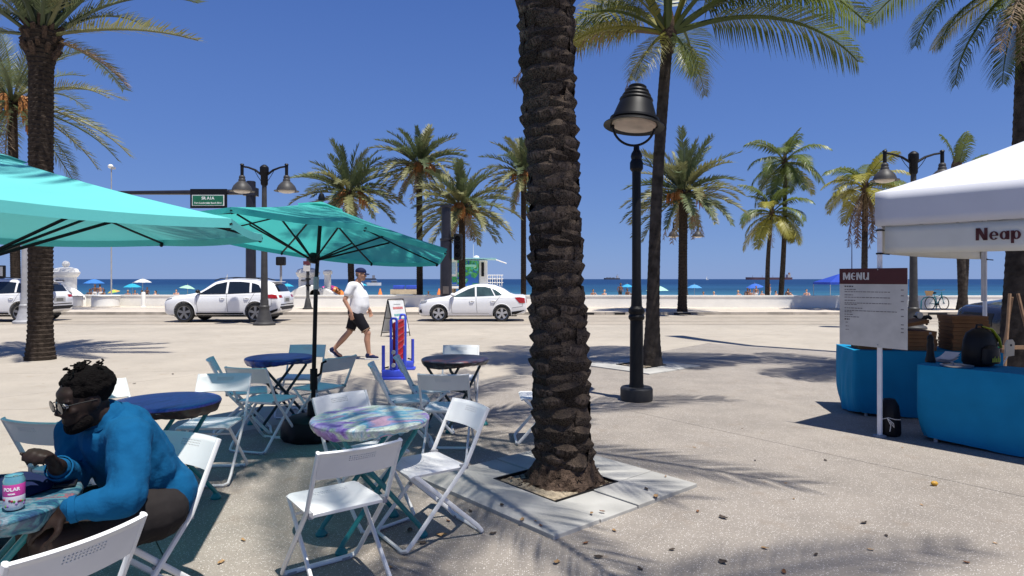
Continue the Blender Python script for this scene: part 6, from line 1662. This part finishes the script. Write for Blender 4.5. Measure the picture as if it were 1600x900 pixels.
Geo().path([(-.05, 0, .34), (-.03, 0, .385), (.03, 0, .385), (.05, 0, .345)], .010, 6).build('grab_loop', M_BLACK, t)
g = Geo()
for i in range(5): g.prism([(-.05 + .022 * i, .05), (-.032 + .022 * i, .05), (-.036 + .022 * i, .085 + .02 * (i % 2)), (-.046 + .022 * i, .085)], (0, -.158, 0), (1, 0, 0), (0, 0, 1), (0, -.002, 0))
g.build('lime_mark', lime, t, smooth=0)
t = thing('paper_sheets', 'white papers lying beside the black backpack', 'papers', onT2(.10, .46), .5)
for k in range(3): Geo().grid(lambda u, v: ((u - .5) * .20 + .015 * k, (v - .5) * .14, .006 + .012 * k + .03 * u * u * (1 + k * .5)), 6, 3).build('sheet', mat('paper_white', (.72, .72, .74), .8), t, smooth=180)
t = thing('dark_bottle', 'tall dark bottle at the cropped end of the near blue table', 'bottle', onT2(.86, .22))
Geo().lathe([(0, 0), (.045, 0), (.047, .01), (.047, .17), (.035, .21), (.016, .235), (.015, .29), (.018, .292), (.018, .31), (0, .312)], 20).build('glass', mat('dark_bottle_glass', (.012, .010, .010), .1, spec=.8), t); Geo().lathe([(.019, .29), (.019, .318), (0, .32)], 14).build('cap', M_TRIM, t)
t = thing('light_stick', 'thin wand with glowing green tip hanging by the far tent leg', 'wand', P(1530, 535, 7.4))
Geo().path([(0, 0, 0), (.08, 0, -.01), (.15, 0, -.035)], .004, 6).build('cord', mat('white_cord', (.75, .72, .65)), t)
Geo().path([(.15, 0, -.035), (.225, 0, -.06)], .010, 8).build('tip', mat('green_plastic', (.05, .75, .25), .3, trans=.4), t)
# easel with tag behind the tent
c = Vector((6.9, 8.75, 0))
t = thing('easel', 'wooden easel standing behind the stall by the dark palm trunk', 'easel', c)
WD = mat('easel_wood', (.25, .15, .085), .7, var=.25, scale=10)
for x in (-.22, .22): Geo().path([(x * 1.2, -.1, 0), (x * .25, .05, 1.35)], .022, 6).build('leg', WD, t)
Geo().path([(0, .35, 0), (0, .08, 1.3)], .020, 6).build('leg', WD, t); Geo().box((0, -.045, .62), (.5, .03, .05)).build('ledge', WD, t)
c = P(1578, 535, 7.9)
t = thing('tag_board', 'cream tag shaped board with one dark dot leaning by the easel', 'sign', (c.x, c.y, c.z - .17), .1)
Geo().prism([(-.055, 0), (.06, .0), (.065, .16), (.04, .20), (-.03, .20), (-.055, .15)], (0, 0, 0), (1, 0, .1), (0, 0, 1), (0, .02, 0)).build('board', mat('tag_cream', (.62, .55, .42), .6), t, smooth=0)
Geo().sphere((.015, -.001, .135), (.014, .004, .014), 10, 6).build('dot', M_TRIM, t); Geo().path([(-.02, .01, .0), (-.10, .02, -.14)], .008, 6).build('stick', M_WHITE, t)
c = P(1591, 470, 10.8)
t = tag(Geo().cyl((0, 0, 0), (0, 0, 2.5), .045, n=10).build('steel_post', M_LGREY), 'plain grey steel post right of the dark palm trunk behind the tent', 'post'); t.location = (c.x, c.y, 0)

# ------------------------------------------------------------------ bicycle and rack
c = P(1462, 484, 33.2); c.z = -.05
t = thing('bicycle', 'teal cruiser bicycle with a wicker basket parked by the beach wall', 'bicycle', c, .25)
MT = mat('teal_bike_paint', (.03, .30, .32), .4)
for x in (-.36, .52):
    wh = Geo().path([(x + .33 * math.cos(a), 0, .34 + .33 * math.sin(a)) for a in [2 * PI * i / 28 for i in range(28)]], .024, 6, closed=True).build('wheel', M_TYRE, t)
    g = Geo()
    for i in range(10): a = 2 * PI * i / 10; g.cyl((x, 0, .34), (x + .32 * math.cos(a), 0, .34 + .32 * math.sin(a)), .003, n=3)
    g.build('spokes', M_LGREY, wh, smooth=0); Geo().cyl((x, -.05, .34), (x, .05, .34), .025, n=8).build('hub', M_LGREY, wh)
g = Geo(); g.path([(-.36, 0, .34), (.02, 0, .30), (.10, 0, .30)], .018, 6); g.path([(.06, 0, .30), (-.10, 0, .82)], .02, 6); g.path([(.06, 0, .30), (.30, 0, .55), (.40, 0, .80)], .022, 6); g.path([(-.06, 0, .70), (.2, 0, .72), (.40, 0, .82)], .02, 6); g.path([(-.36, 0, .34), (-.07, 0, .70)], .014, 6)
g.path([(.52, 0, .34), (.42, 0, .68), (.37, 0, .92)], .02, 6); g.build('frame', MT, t)
Geo().sphere((-.12, 0, .88), (.15, .10, .05), 10, 6).build('saddle', M_TRIM, t)
Geo().path([(.20, -.30, 1.02), (.34, -.22, 1.06), (.37, 0, 1.0), (.34, .22, 1.06), (.20, .30, 1.02)], .014, 6).build('handlebar', M_LGREY, t)
g = Geo().lathe([(.14, 0), (.20, .24), (.21, .25), (.19, .25), (.13, .01)], 14, (-.42, 0, .74)); g.build('basket', mat('wicker', (.45, .30, .16), .85, bump=.8), t)
Geo().cyl((.06, -.1, .30), (.06, .1, .30), .05, n=12).build('crank', M_TRIM, t)
for s in (-1, 1): Geo().path([(.06, s * .1, .30), (.06 + s * .1, s * .1, .18), (.06 + s * .1, s * .18, .18)], .012, 6).build('pedal', M_TRIM, t)
c = P(1448, 484, 33.4); c.z = -.05
t = thing('bike_rack', 'teal steel hoop bike rack beside the cruiser bicycle', 'bike rack', c)
Geo().path([(-.30, 0, 0), (-.28, 0, .45), (-.15, 0, .62), (.1, 0, .66), (.45, 0, .64), (.5, 0, .5), (.5, 0, 0)], .03, 8).build('hoop', MT, t)

# ------------------------------------------------------------------ litter on the plaza
R_ = random.Random(12)
def leaf_mesh(s):
    r = random.Random(s)
    g = Geo().grid(lambda u, v: ((u - .5) * 1.0, (v - .5) * .55 * math.sin(PI * (.12 + .76 * u)) + r.uniform(-.06, .06), .16 * abs(v - .5) + .25 * (u - .4) ** 2 + r.uniform(0, .10)), 4, 3)
    return g.mesh('scrap', True, 0)
LM = []
for k, m in enumerate((mat('brown_scrap', (.17, .075, .03), .8), mat('dark_scrap', (.05, .035, .025), .8), mat('tan_scrap', (.33, .20, .09), .8))):
    for s in range(2):
        me = leaf_mesh(20 + 2 * k + s); me.materials.append(m); LM.append(me)
spots = [(1130, 810, .05), (1290, 720, .03), (1350, 818, .04), (1195, 858, .035), (1130, 880, .05), (1225, 895, .035), (1187, 748, .02), (1228, 756, .02), (1275, 868, .03), (935, 872, .04), (915, 850, .035), (690, 838, .05), (770, 835, .04), (700, 815, .03), (735, 800, .035), (660, 850, .04), (610, 888, .03), (785, 790, .03), (640, 830, .05), (505, 838, .04), (1385, 838, .025), (1440, 790, .02), (1180, 720, .025), (1090, 800, .03), (1360, 860, .03), (1050, 860, .03), (1510, 880, .03), (380, 845, .03), (345, 880, .04), (1555, 850, .02), (1240, 780, .02), (1000, 890, .03), (960, 830, .03), (870, 880, .045), (1410, 700, .02), (1160, 670, .02), (1085, 700, .025), (130, 590, .06), (270, 585, .05), (210, 600, .04)]
for (px, py, s) in spots:
    p = G(px, py)
    k = R_.randrange(6); cn = ('reddish brown', 'nearly black', 'pale tan')[k // 2]
    o = link('dried_scrap', LM[k], None, None, (p.x, p.y, .003), (R_.uniform(-.2, .2), R_.uniform(-.2, .2), R_.uniform(0, 6.3)), s * 1.25)
    tag(o, 'small %s dried palm scrap lying on the open plaza' % cn, 'litter', '%s palm scraps scattered on the plaza' % cn)
for (px, py, s) in ((816, 813, .045), (845, 822, .03), (941, 800, .035), (924, 803, .03), (784, 790, .04), (837, 815, .02), (1010, 765, .04), (1040, 745, .025), (812, 760, .05), (800, 748, .03), (1025, 777, .05)):
    p = Z(px, py, .03)
    k = R_.randrange(6); cn = ('reddish brown', 'nearly black', 'pale tan')[k // 2]
    o = link('dried_scrap', LM[k], None, None, (p.x, p.y, .032), (0, 0, R_.uniform(0, 6.3)), s * 1.2)
    tag(o, 'small %s dried palm scrap lying on the grey planter slabs' % cn, 'litter', '%s palm scraps on the planter slabs' % cn)
p = G(1460, 759)
o = Geo().sphere((0, 0, .018), (.026, .019, .018), 12, 8).build('yellow_fruit', mat('yellow_fruit_skin', (.55, .30, .03), .5, var=.3, scale=40)); o.location = p; tag(o, 'single small yellow fruit lying alone on the bare plaza', 'fruit')

# ------------------------------------------------------------------ people
def caps(g, pts, rs, n=14):
    """overlapping round cones, merged later into one surface"""
    for i in range(len(pts)):
        g.sphere(pts[i], rs[i] if not isinstance(rs[i], tuple) else rs[i], n, 9)
        if i < len(pts) - 1:
            a, b = Vector(pts[i]), Vector(pts[i + 1])
            if (b - a).length > 1e-4: g.path([a, b], [rs[i], rs[i + 1]], n)
def unite(g, vox, it=6, dec=None):
    me = g.mesh('u', True, 0)
    mods = [('REMESH', dict(mode='VOXEL', voxel_size=vox, adaptivity=0)), ('SMOOTH', dict(factor=.5, iterations=it))]
    if dec: mods.append(('DECIMATE', dict(ratio=dec)))
    return apply_mods(me, mods, 180)
def wrinkle(me, amp, sc, seed):
    from mathutils import noise
    nr = [v.normal.copy() for v in me.vertices]; out = []
    for v, n_ in zip(me.vertices, nr):
        q = v.co * sc
        out += list(v.co + n_ * amp * (noise.noise(Vector((q.x + seed, q.y + seed, q.z * .55))) - .1))
    me.vertices.foreach_set('co', out); me.update()
    return me
def head(g, M, s=1.0, jaw=1.0):
    """face looks along local +Y"""
    R = M.to_3x3()
    def S(c, r): g.sphere(M @ Vector(c), tuple(q * s for q in r), 18, 12, R)
    S((0, -.012, .035), (.076, .096, .088)); S((0, .012, -.01), (.070, .082, .085)); S((0, .03, -.055), (.056 * jaw, .062, .062)); S((0, .062, -.098), (.030 * jaw, .026, .024))
    S((0, .058, .045), (.056, .034, .030)); S((.034, .076, .022), (.026, .013, .010)); S((-.034, .076, .022), (.026, .013, .010))
    S((.042, .066, -.022), (.022, .018, .020)); S((-.042, .066, -.022), (.022, .018, .020))
    g.path([M @ Vector((0, .083, .018)), M @ Vector((0, .104, -.018)), M @ Vector((0, .108, -.030))], [.010 * s, .013 * s, .016 * s], 10)
    S((.012, .094, -.032), (.012, .012, .009)); S((-.012, .094, -.032), (.012, .012, .009))
    S((0, .086, -.058), (.024, .012, .007)); S((0, .085, -.070), (.021, .012, .008))
    for k in (-1, 1): S((k * .076, -.008, -.005), (.010, .022, .034))
def hand(g, wrist, d, n, s=1.0, curl=.5, thumb=1, spread=1.0):
    """palm leaves the wrist along d, back of the hand faces n"""
    d = Vector(d).normalized(); n = Vector(n); n = (n - n.dot(d) * d).normalized(); x = d.cross(n) * thumb
    w = Vector(wrist)
    R = Matrix((x, d, n)).transposed()
    g.sphere(w + d * .045 * s, (.040 * s, .052 * s, .016 * s), 14, 10, R); g.sphere(w + d * .015 * s, (.028 * s, .03 * s, .018 * s), 12, 8, R)
    for i, (ox, L, sp) in enumerate(((.030, .072, .10), (.010, .080, .03), (-.011, .074, -.04), (-.030, .058, -.13))):
        p = w + d * .083 * s + x * ox * s; a = 0; q = [p]
        dd = (d + x * sp * spread).normalized()
        for k, f in enumerate((.45, .32, .23)):
            a += curl * (.55, .75, .55)[k] * (1 + .12 * i)
            q.append(q[-1] + (dd * math.cos(a) - n * math.sin(a)) * L * f * s)
        caps(g, q, [.0098 * s, .009 * s, .0082 * s, .007 * s], 8)
    p = w + d * .022 * s + x * .026 * s
    q = [p, p + (d * .45 + x * .75 - n * .25).normalized() * .042 * s, p + (d * .45 + x * .75 - n * .25).normalized() * .042 * s + (d * .9 + x * .2 - n * .35).normalized() * .034 * s]
    q.append(q[-1] + (d * .9 - n * .5).normalized() * .022 * s); caps(g, q, [.014 * s, .012 * s, .010 * s, .008 * s], 8)
def frame(o, fwd, up):
    f = Vector(fwd).normalized(); u = Vector(up); u = (u - u.dot(f) * f).normalized(); x = f.cross(u)
    M = Matrix((x, f, u)).transposed().to_4x4(); M.translation = Vector(o); return M
def person(label, loc): return thing('person', label, 'person', loc)

# --- walking man, seen in profile, walking towards +X
o = G(553, 561); o.z = 0
t = person('older man walking in white t-shirt, black shorts, navy cap and sunglasses', o)
N = -1           # near side is -Y
hip = Vector((.03, 0, .90)); nk = Vector((.07, 0, 1.475)); hd = Vector((.135, 0, 1.635))
b = Geo()
shN, shF = Vector((.00, -.185, 1.425)), Vector((.06, .185, 1.42))
elN, wrN = Vector((-.115, -.25, 1.15)), Vector((.015, -.27, .915))
elF, wrF = Vector((.10, .26, 1.14)), Vector((.25, .24, .94))
hN, hF = Vector((.06, -.09, .88)), Vector((.02, .09, .88))
kN, aN = Vector((.29, -.10, .50)), Vector((.315, -.10, .095))
kF, aF = Vector((-.11, .09, .515)), Vector((-.415, .09, .175))
caps(b, [hip, Vector((.07, 0, 1.05)), Vector((.075, 0, 1.22)), Vector((.04, 0, 1.36))], [.135, .15, .14, .125])
caps(b, [shN, elN, wrN], [.052, .042, .029]); caps(b, [shF, elF, wrF], [.052, .042, .029])
caps(b, [Vector((.04, -.10, 1.40)), shN], [.08, .055]); caps(b, [Vector((.04, .10, 1.40)), shF], [.08, .055])
caps(b, [hN, kN], [.095, .060]); caps(b, [kN, kN.lerp(aN, .32) + Vector((-.02, 0, 0)), aN], [.056, .060, .037])
caps(b, [hF, kF], [.095, .060]); caps(b, [kF, kF.lerp(aF, .32) + Vector((-.02, 0, -.02)), aF], [.056, .060, .037])
caps(b, [aN, aN + Vector((.10, 0, -.05)), aN + Vector((.16, 0, -.06))], [.036, .034, .028]); caps(b, [aF, aF + Vector((.07, 0, -.09)), aF + Vector((.14, 0, -.125))], [.036, .034, .028])
caps(b, [nk, hd + Vector((-.02, 0, -.07))], [.062, .056])
Mh = frame(hd, (1, 0, -.10), (0, 0, 1)); head(b, Mh, 1.0)
hand(b, wrN, (.12, 0, -1), (-.2, -1, 0), 1.0, .40, 1); hand(b, wrF, (.25, 0, -1), (-.2, 1, 0), 1.0, .4, -1)
link('body', unite(b, .0075, 4), M_SKIN, t)
c = Geo()
caps(c, [Vector((.055, -.045, .93)), Vector((.11, -.03, 1.05)), Vector((.115, -.03, 1.17)), Vector((.05, -.05, 1.34))], [.165, .185, .172, .145], 18)
caps(c, [Vector((.055, .045, .93)), Vector((.11, .03, 1.05)), Vector((.115, .03, 1.17)), Vector((.05, .05, 1.34))], [.165, .185, .172, .145], 18)
caps(c, [Vector((.05, -.09, 1.40)), shN + Vector((0, 0, .0)), shN.lerp(elN, .55)], [.095, .082, .078]); caps(c, [Vector((.05, .09, 1.40)), shF, shF.lerp(elF, .55)], [.095, .082, .078])
me = wrinkle(unite(c, .012, 5), .012, 9, 2.0); bm = bmesh.new(); bm.from_mesh(me)
bmesh.ops.delete(bm, geom=[v for v in bm.verts if v.co.z < .865 or (v.co.z > 1.475 and abs(v.co.y) < .07)], context='VERTS'); bm.to_mesh(me); bm.free()
link('t_shirt', me, M_TSHIRT, t)
c = Geo(); caps(c, [Vector((.04, -.05, .93)), Vector((.05, -.05, .86))], [.15, .15]); caps(c, [Vector((.04, .05, .93)), Vector((.03, .05, .86))], [.15, .15])
caps(c, [hN, hN.lerp(kN, .72)], [.125, .098]); caps(c, [hF, hF.lerp(kF, .72)], [.125, .098])
link('shorts', wrinkle(unite(c, .012, 4), .010, 11, 5.0), M_BSHORTS, t)
for h_, k_ in ((hN, kN), (hF, kF)):
    p = h_.lerp(k_, .84); d_ = (k_ - h_).normalized(); Geo().lathe([(.093, -.012), (.098, 0), (.093, .012)], 20, p, d_.to_track_quat('Z', 'Y').to_matrix(), cap=False).build('hem_band', mat('hem_pattern', (.20, .12, .07), .8, var=.9, scale=90), t)
Geo().path([(.235, -.03, .93), (.25, -.035, .88), (.245, -.03, .84)], .006, 5).build('drawstring', M_TSHIRT, t)
c = Geo(); c.sphere(Mh @ Vector((0, -.008, .062)), (.087, .108, .076), 22, 12, Mh.to_3x3())
me = c.mesh('cap', True, 0); bm = bmesh.new(); bm.from_mesh(me); mi = Mh.inverted()
bmesh.ops.delete(bm, geom=[v for v in bm.verts if (mi @ v.co).z < .035], context='VERTS'); bm.to_mesh(me); bm.free(); me.shade_smooth()
cap = link('cap', me, M_NAVY, t)
Geo().grid(lambda u, v: Mh @ Vector(((u - .5) * .15, .085 + .085 * v * (1 - 1.2 * (u - .5) ** 2 * 2), .042 - .012 * v - .05 * (u - .5) ** 2 * 2)), 10, 5).build('visor', M_NAVY, cap, smooth=180, mods=[('SOLIDIFY', dict(thickness=.005))])
g = Geo()
for k in (-1, 1): g.sphere(Mh @ Vector((k * .034, .093, .010)), (.029, .010, .021), 14, 8, Mh.to_3x3())
gl = g.build('sunglasses', M_TRIM, t)
for k in (-1, 1): Geo().path([Mh @ Vector((k * .062, .088, .014)), Mh @ Vector((k * .079, .04, .015)), Mh @ Vector((k * .080, -.01, .010))], .004, 5).build('temple', M_TRIM, gl)
c = Geo(); c.sphere(Mh @ Vector((0, -.045, -.005)), (.074, .058, .05), 14, 8, Mh.to_3x3()); c.build('hair', mat('grey_hair', (.10, .085, .075), .9, bump=.4), t)
def shoe(a, toe, up, side):
    d_ = (Vector(toe) - Vector(a)); d_.normalize()
    M = frame(Vector(a), d_, up); g = Geo()
    def S(c_, r): g.sphere(M @ Vector(c_), r, 14, 10, M.to_3x3())
    S((0, -.02, -.03), (.042, .055, .05)); S((0, .06, -.045), (.044, .075, .038)); S((0, .13, -.058), (.046, .065, .026)); S((0, -.01, .0), (.045, .048, .035))
    s_ = link('shoe', unite(g, .008, 3), M_NAVY, t)
    g = Geo(); po = [(-.042, -.065), (.038, -.07), (.046, .02), (.052, .12), (.03, .19), (-.02, .195), (-.048, .14), (-.046, .02)]
    g.prism(po, M @ Vector((0, 0, -.098)), M.to_3x3() @ Vector((1, 0, 0)), M.to_3x3() @ Vector((0, 1, 0)), M.to_3x3() @ Vector((0, 0, .024))); g.build('sole', M_SOLE, s_)
    return s_
shoe(aN + Vector((0, 0, .005)), aN + Vector((1, -.1, .0)), (0, 0, 1), -1)
shoe(aF + Vector((0, 0, 0)), aF + Vector((.80, 0, -.55)), (.5, 0, .8), 1)

# --- seated man in the blue shirt
o = Vector((CH_MAN[0], CH_MAN[1], 0)); rzm = heading(F_MAN)
t = thing('person', 'man with short black hair and glasses in blue long sleeved shirt sitting at the table', 'person', o, rzm)
# local frame: +Y forward (towards the table and us), +X his right-hand side seen from behind => picture left is -X? resolved below
Mi = (Matrix.Translation(o) @ Matrix.Rotation(rzm, 4, 'Z')).inverted()
def Lc(px, py, d): return Mi @ P(px, py, d)
pel = Lc(226, 785, 2.97); pel.z = .555
spn = Lc(216, 728, 2.88); chs = Lc(188, 682, 2.78)
nk = Lc(160, 650, 2.72); hd = Lc(132, 624, 2.66)
shN, shF = Lc(204, 686, 2.62), Lc(118, 672, 2.88)
elN, wrN = Lc(196, 778, 2.46), Lc(104, 798, 2.38)
elF, wrF = Lc(112, 748, 2.70), Lc(88, 728, 2.50)
hpN, hpF = Lc(250, 800, 2.86), Lc(215, 790, 3.02)
knN, knF = Lc(78, 846, 2.40), Lc(52, 812, 2.62)
anN, anF = Lc(60, 1030, 2.42), Lc(50, 990, 2.62)
for q in (anN, anF): q.z = .10
up = Vector((0, 0, 1))
b = Geo()
caps(b, [pel, spn, chs, nk], [.135, .125, .115, .066]); caps(b, [chs, shN], [.085, .06]); caps(b, [chs, shF], [.085, .06])
caps(b, [shN, elN, wrN], [.06, .048, .032]); caps(b, [shF, elF, wrF], [.06, .048, .032])
caps(b, [hpN, knN], [.098, .068]); caps(b, [hpF, knF], [.098, .068])
caps(b, [knN, knN.lerp(anN, .35) + Vector((0, -.02, 0)), anN], [.066, .066, .042]); caps(b, [knF, knF.lerp(anF, .35) + Vector((0, -.02, 0)), anF], [.066, .066, .042])
caps(b, [nk, hd + Vector((0, -.03, -.06))], [.070, .066])
fw = Mi.to_3x3() @ Vector((-.55, -.80, -.22)); Mh = frame(hd, fw, up)
head(b, Mh, 1.0, 1.14); b.sphere(Mh @ Vector((0, .035, -.058)), (.062, .056, .060), 16, 10, Mh.to_3x3())
dF = (Lc(70, 706, 2.44) - wrF)
hand(b, wrF, dF, Mi.to_3x3() @ Vector((.1, -.35, .95)), 1.08, 1.2, 1); 
hand(b, wrN, (wrN - elN).normalized() + Vector((0, 0, -.35)), Mi.to_3x3() @ Vector((.3, -.5, .8)), 1.05, .5, -1)
body = link('body', unite(b, .0075, 4), M_SKIND, t)
# shirt
c = Geo()
caps(c, [pel + up * .06, spn, chs], [.166, .160, .148], 18); caps(c, [chs, nk - (nk - chs) * .15], [.128, .084])
caps(c, [pel + up * .0 + Vector((-.05, -.03, 0)), pel + up * .0 + Vector((.05, -.03, 0))], [.168, .168], 18)
caps(c, [chs, shN], [.112, .084]); caps(c, [chs, shF], [.112, .082])
caps(c, [shN, shN.lerp(elN, .6), elN, elN.lerp(wrN, .5), elN.lerp(wrN, .88)], [.086, .076, .074, .064, .050]); caps(c, [shF, shF.lerp(elF, .6), elF, elF.lerp(wrF, .5), elF.lerp(wrF, .80)], [.082, .072, .068, .058, .047])
me = wrinkle(unite(c, .010, 5), .014, 8, 1.0); wrinkle(me, .009, 24, 4.0)
link('shirt', me, M_BSHIRT, t)
for e_, w_, q_ in ((elN, wrN, .88), (elF, wrF, .80)):
    d_ = (w_ - e_).normalized(); Geo().lathe([(.046, -.012), (.050, -.010), (.050, .012), (.045, .014)], 20, e_.lerp(w_, q_), d_.to_track_quat('Z', 'Y').to_matrix(), cap=False).build('cuff', M_BSHIRT, t)
d_ = (nk - chs).normalized(); Geo().lathe([(.088, -.01), (.092, .0), (.086, .014)], 26, nk - (nk - chs) * .10, d_.to_track_quat('Z', 'Y').to_matrix(), cap=False).build('collar', M_BSHIRT, t)
c = Geo()
caps(c, [pel + Vector((-.07, 0, -.03)), pel + Vector((.07, 0, -.03))], [.150, .150], 18)
caps(c, [hpN, hpN.lerp(knN, .70)], [.122, .106]); caps(c, [hpF, hpF.lerp(knF, .70)], [.122, .106])
me = wrinkle(unite(c, .010, 4), .016, 9, 7.0); wrinkle(me, .006, 22, 3.0); link('shorts', me, M_SHORTS, t)
# hair: close curls
c = Geo(); R_ = random.Random(9)
c.sphere(Mh @ Vector((0, -.024, .044)), (.083, .100, .086), 20, 14, Mh.to_3x3())
for i in range(260):
    u = R_.uniform(-.15, 1); a = R_.uniform(0, 2 * PI); r_ = math.sqrt(max(0, 1 - u * u))
    p = Vector((.081 * r_ * math.cos(a), -.024 + .098 * r_ * math.sin(a), .044 + .086 * u))
    if p.y > .045 and p.z < .085: continue
    if p.z < .0 and p.y > -.03: continue
    c.sphere(Mh @ p, R_.uniform(.008, .015), 7, 5)
link('hair', unite(c, .006, 1), M_HAIR, t)
g = Geo()
for i in range(22):
    a = R_.uniform(0, 2 * PI); rr = R_.uniform(.0, .075); p = Vector((rr * math.cos(a), -.024 + rr * math.sin(a), .122 + .012 * R_.random()))
    q = [Mh @ (p + Vector((.011 * math.cos(k * 1.25 + i), .011 * math.sin(k * 1.25 + i), .004 * k))) for k in range(6)]
    g.path(q, .0035, 5)
stuff(g.build('loose_curls', M_HAIR, t))
c = Geo()
for i in range(15):
    a = -1.45 + 2.9 * i / 14; c.sphere(Mh @ Vector((.066 * math.sin(a), .022 + .060 * math.cos(a) * .9, -.072 - .026 * math.cos(a))), (.020, .020, .026), 8, 6)
link('beard', unite(c, .006, 3), M_HAIR, t)
gl = Geo()
for k in (-1, 1):
    gl.path([Mh @ Vector((k * .036 + .027 * math.cos(a), .106 - .012 * abs(math.cos(a)) * (1 if math.cos(a) * k > 0 else 0), .006 + .021 * math.sin(a))) for a in [2 * PI * i / 20 for i in range(20)]], .0018, 6, closed=True)
gl.path([Mh @ Vector((-.010, .108, .010)), Mh @ Vector((0, .112, .014)), Mh @ Vector((.010, .108, .010))], .0018, 5)
gl = gl.build('glasses', M_TRIM, t)
lens = mat('glasses_lens', (.03, .035, .04), .04, spec=1.0)
for k in (-1, 1):
    Geo().lathe([(0, .001), (.0255, 0), (0, -.001)], 18, Mh @ Vector((k * .036, .105, .006)), Mh.to_3x3() @ Matrix.Rotation(PI / 2, 3, 'X')).build('lens', lens, gl)
    Geo().path([Mh @ Vector((k * .063, .094, .012)), Mh @ Vector((k * .081, .05, .012)), Mh @ Vector((k * .086, -.015, .004))], .0022, 5).build('temple', M_TRIM, gl)
for k in (-1, 1): Geo().sphere(Mh @ Vector((k * .034, .080, .008)), .013, 12, 8).build('eye', mat('eye_white', (.5, .48, .45), .2), t)
for a_ in (anN, anF):
    M = frame(a_, Vector((0, 1, 0)), up); g = Geo()
    for c_, r in (((0, -.02, -.03), (.045, .06, .055)), ((0, .06, -.045), (.047, .08, .042)), ((0, .14, -.058), (.05, .07, .03)), ((0, -.01, .01), (.048, .05, .04))): g.sphere(M @ Vector(c_), r, 14, 10)
    s_ = link('shoe', unite(g, .009, 3), M_BLACK, t)
    Geo().prism([(-.045, -.07), (.042, -.075), (.05, .02), (.056, .13), (.03, .20), (-.02, .205), (-.052, .15), (-.05, .02)], a_ + Vector((0, 0, -.099)), (1, 0, 0), (0, 1, 0), (0, 0, .022)).build('sole', M_SOLE, s_)

bpy.data.scenes.remove(TMP)
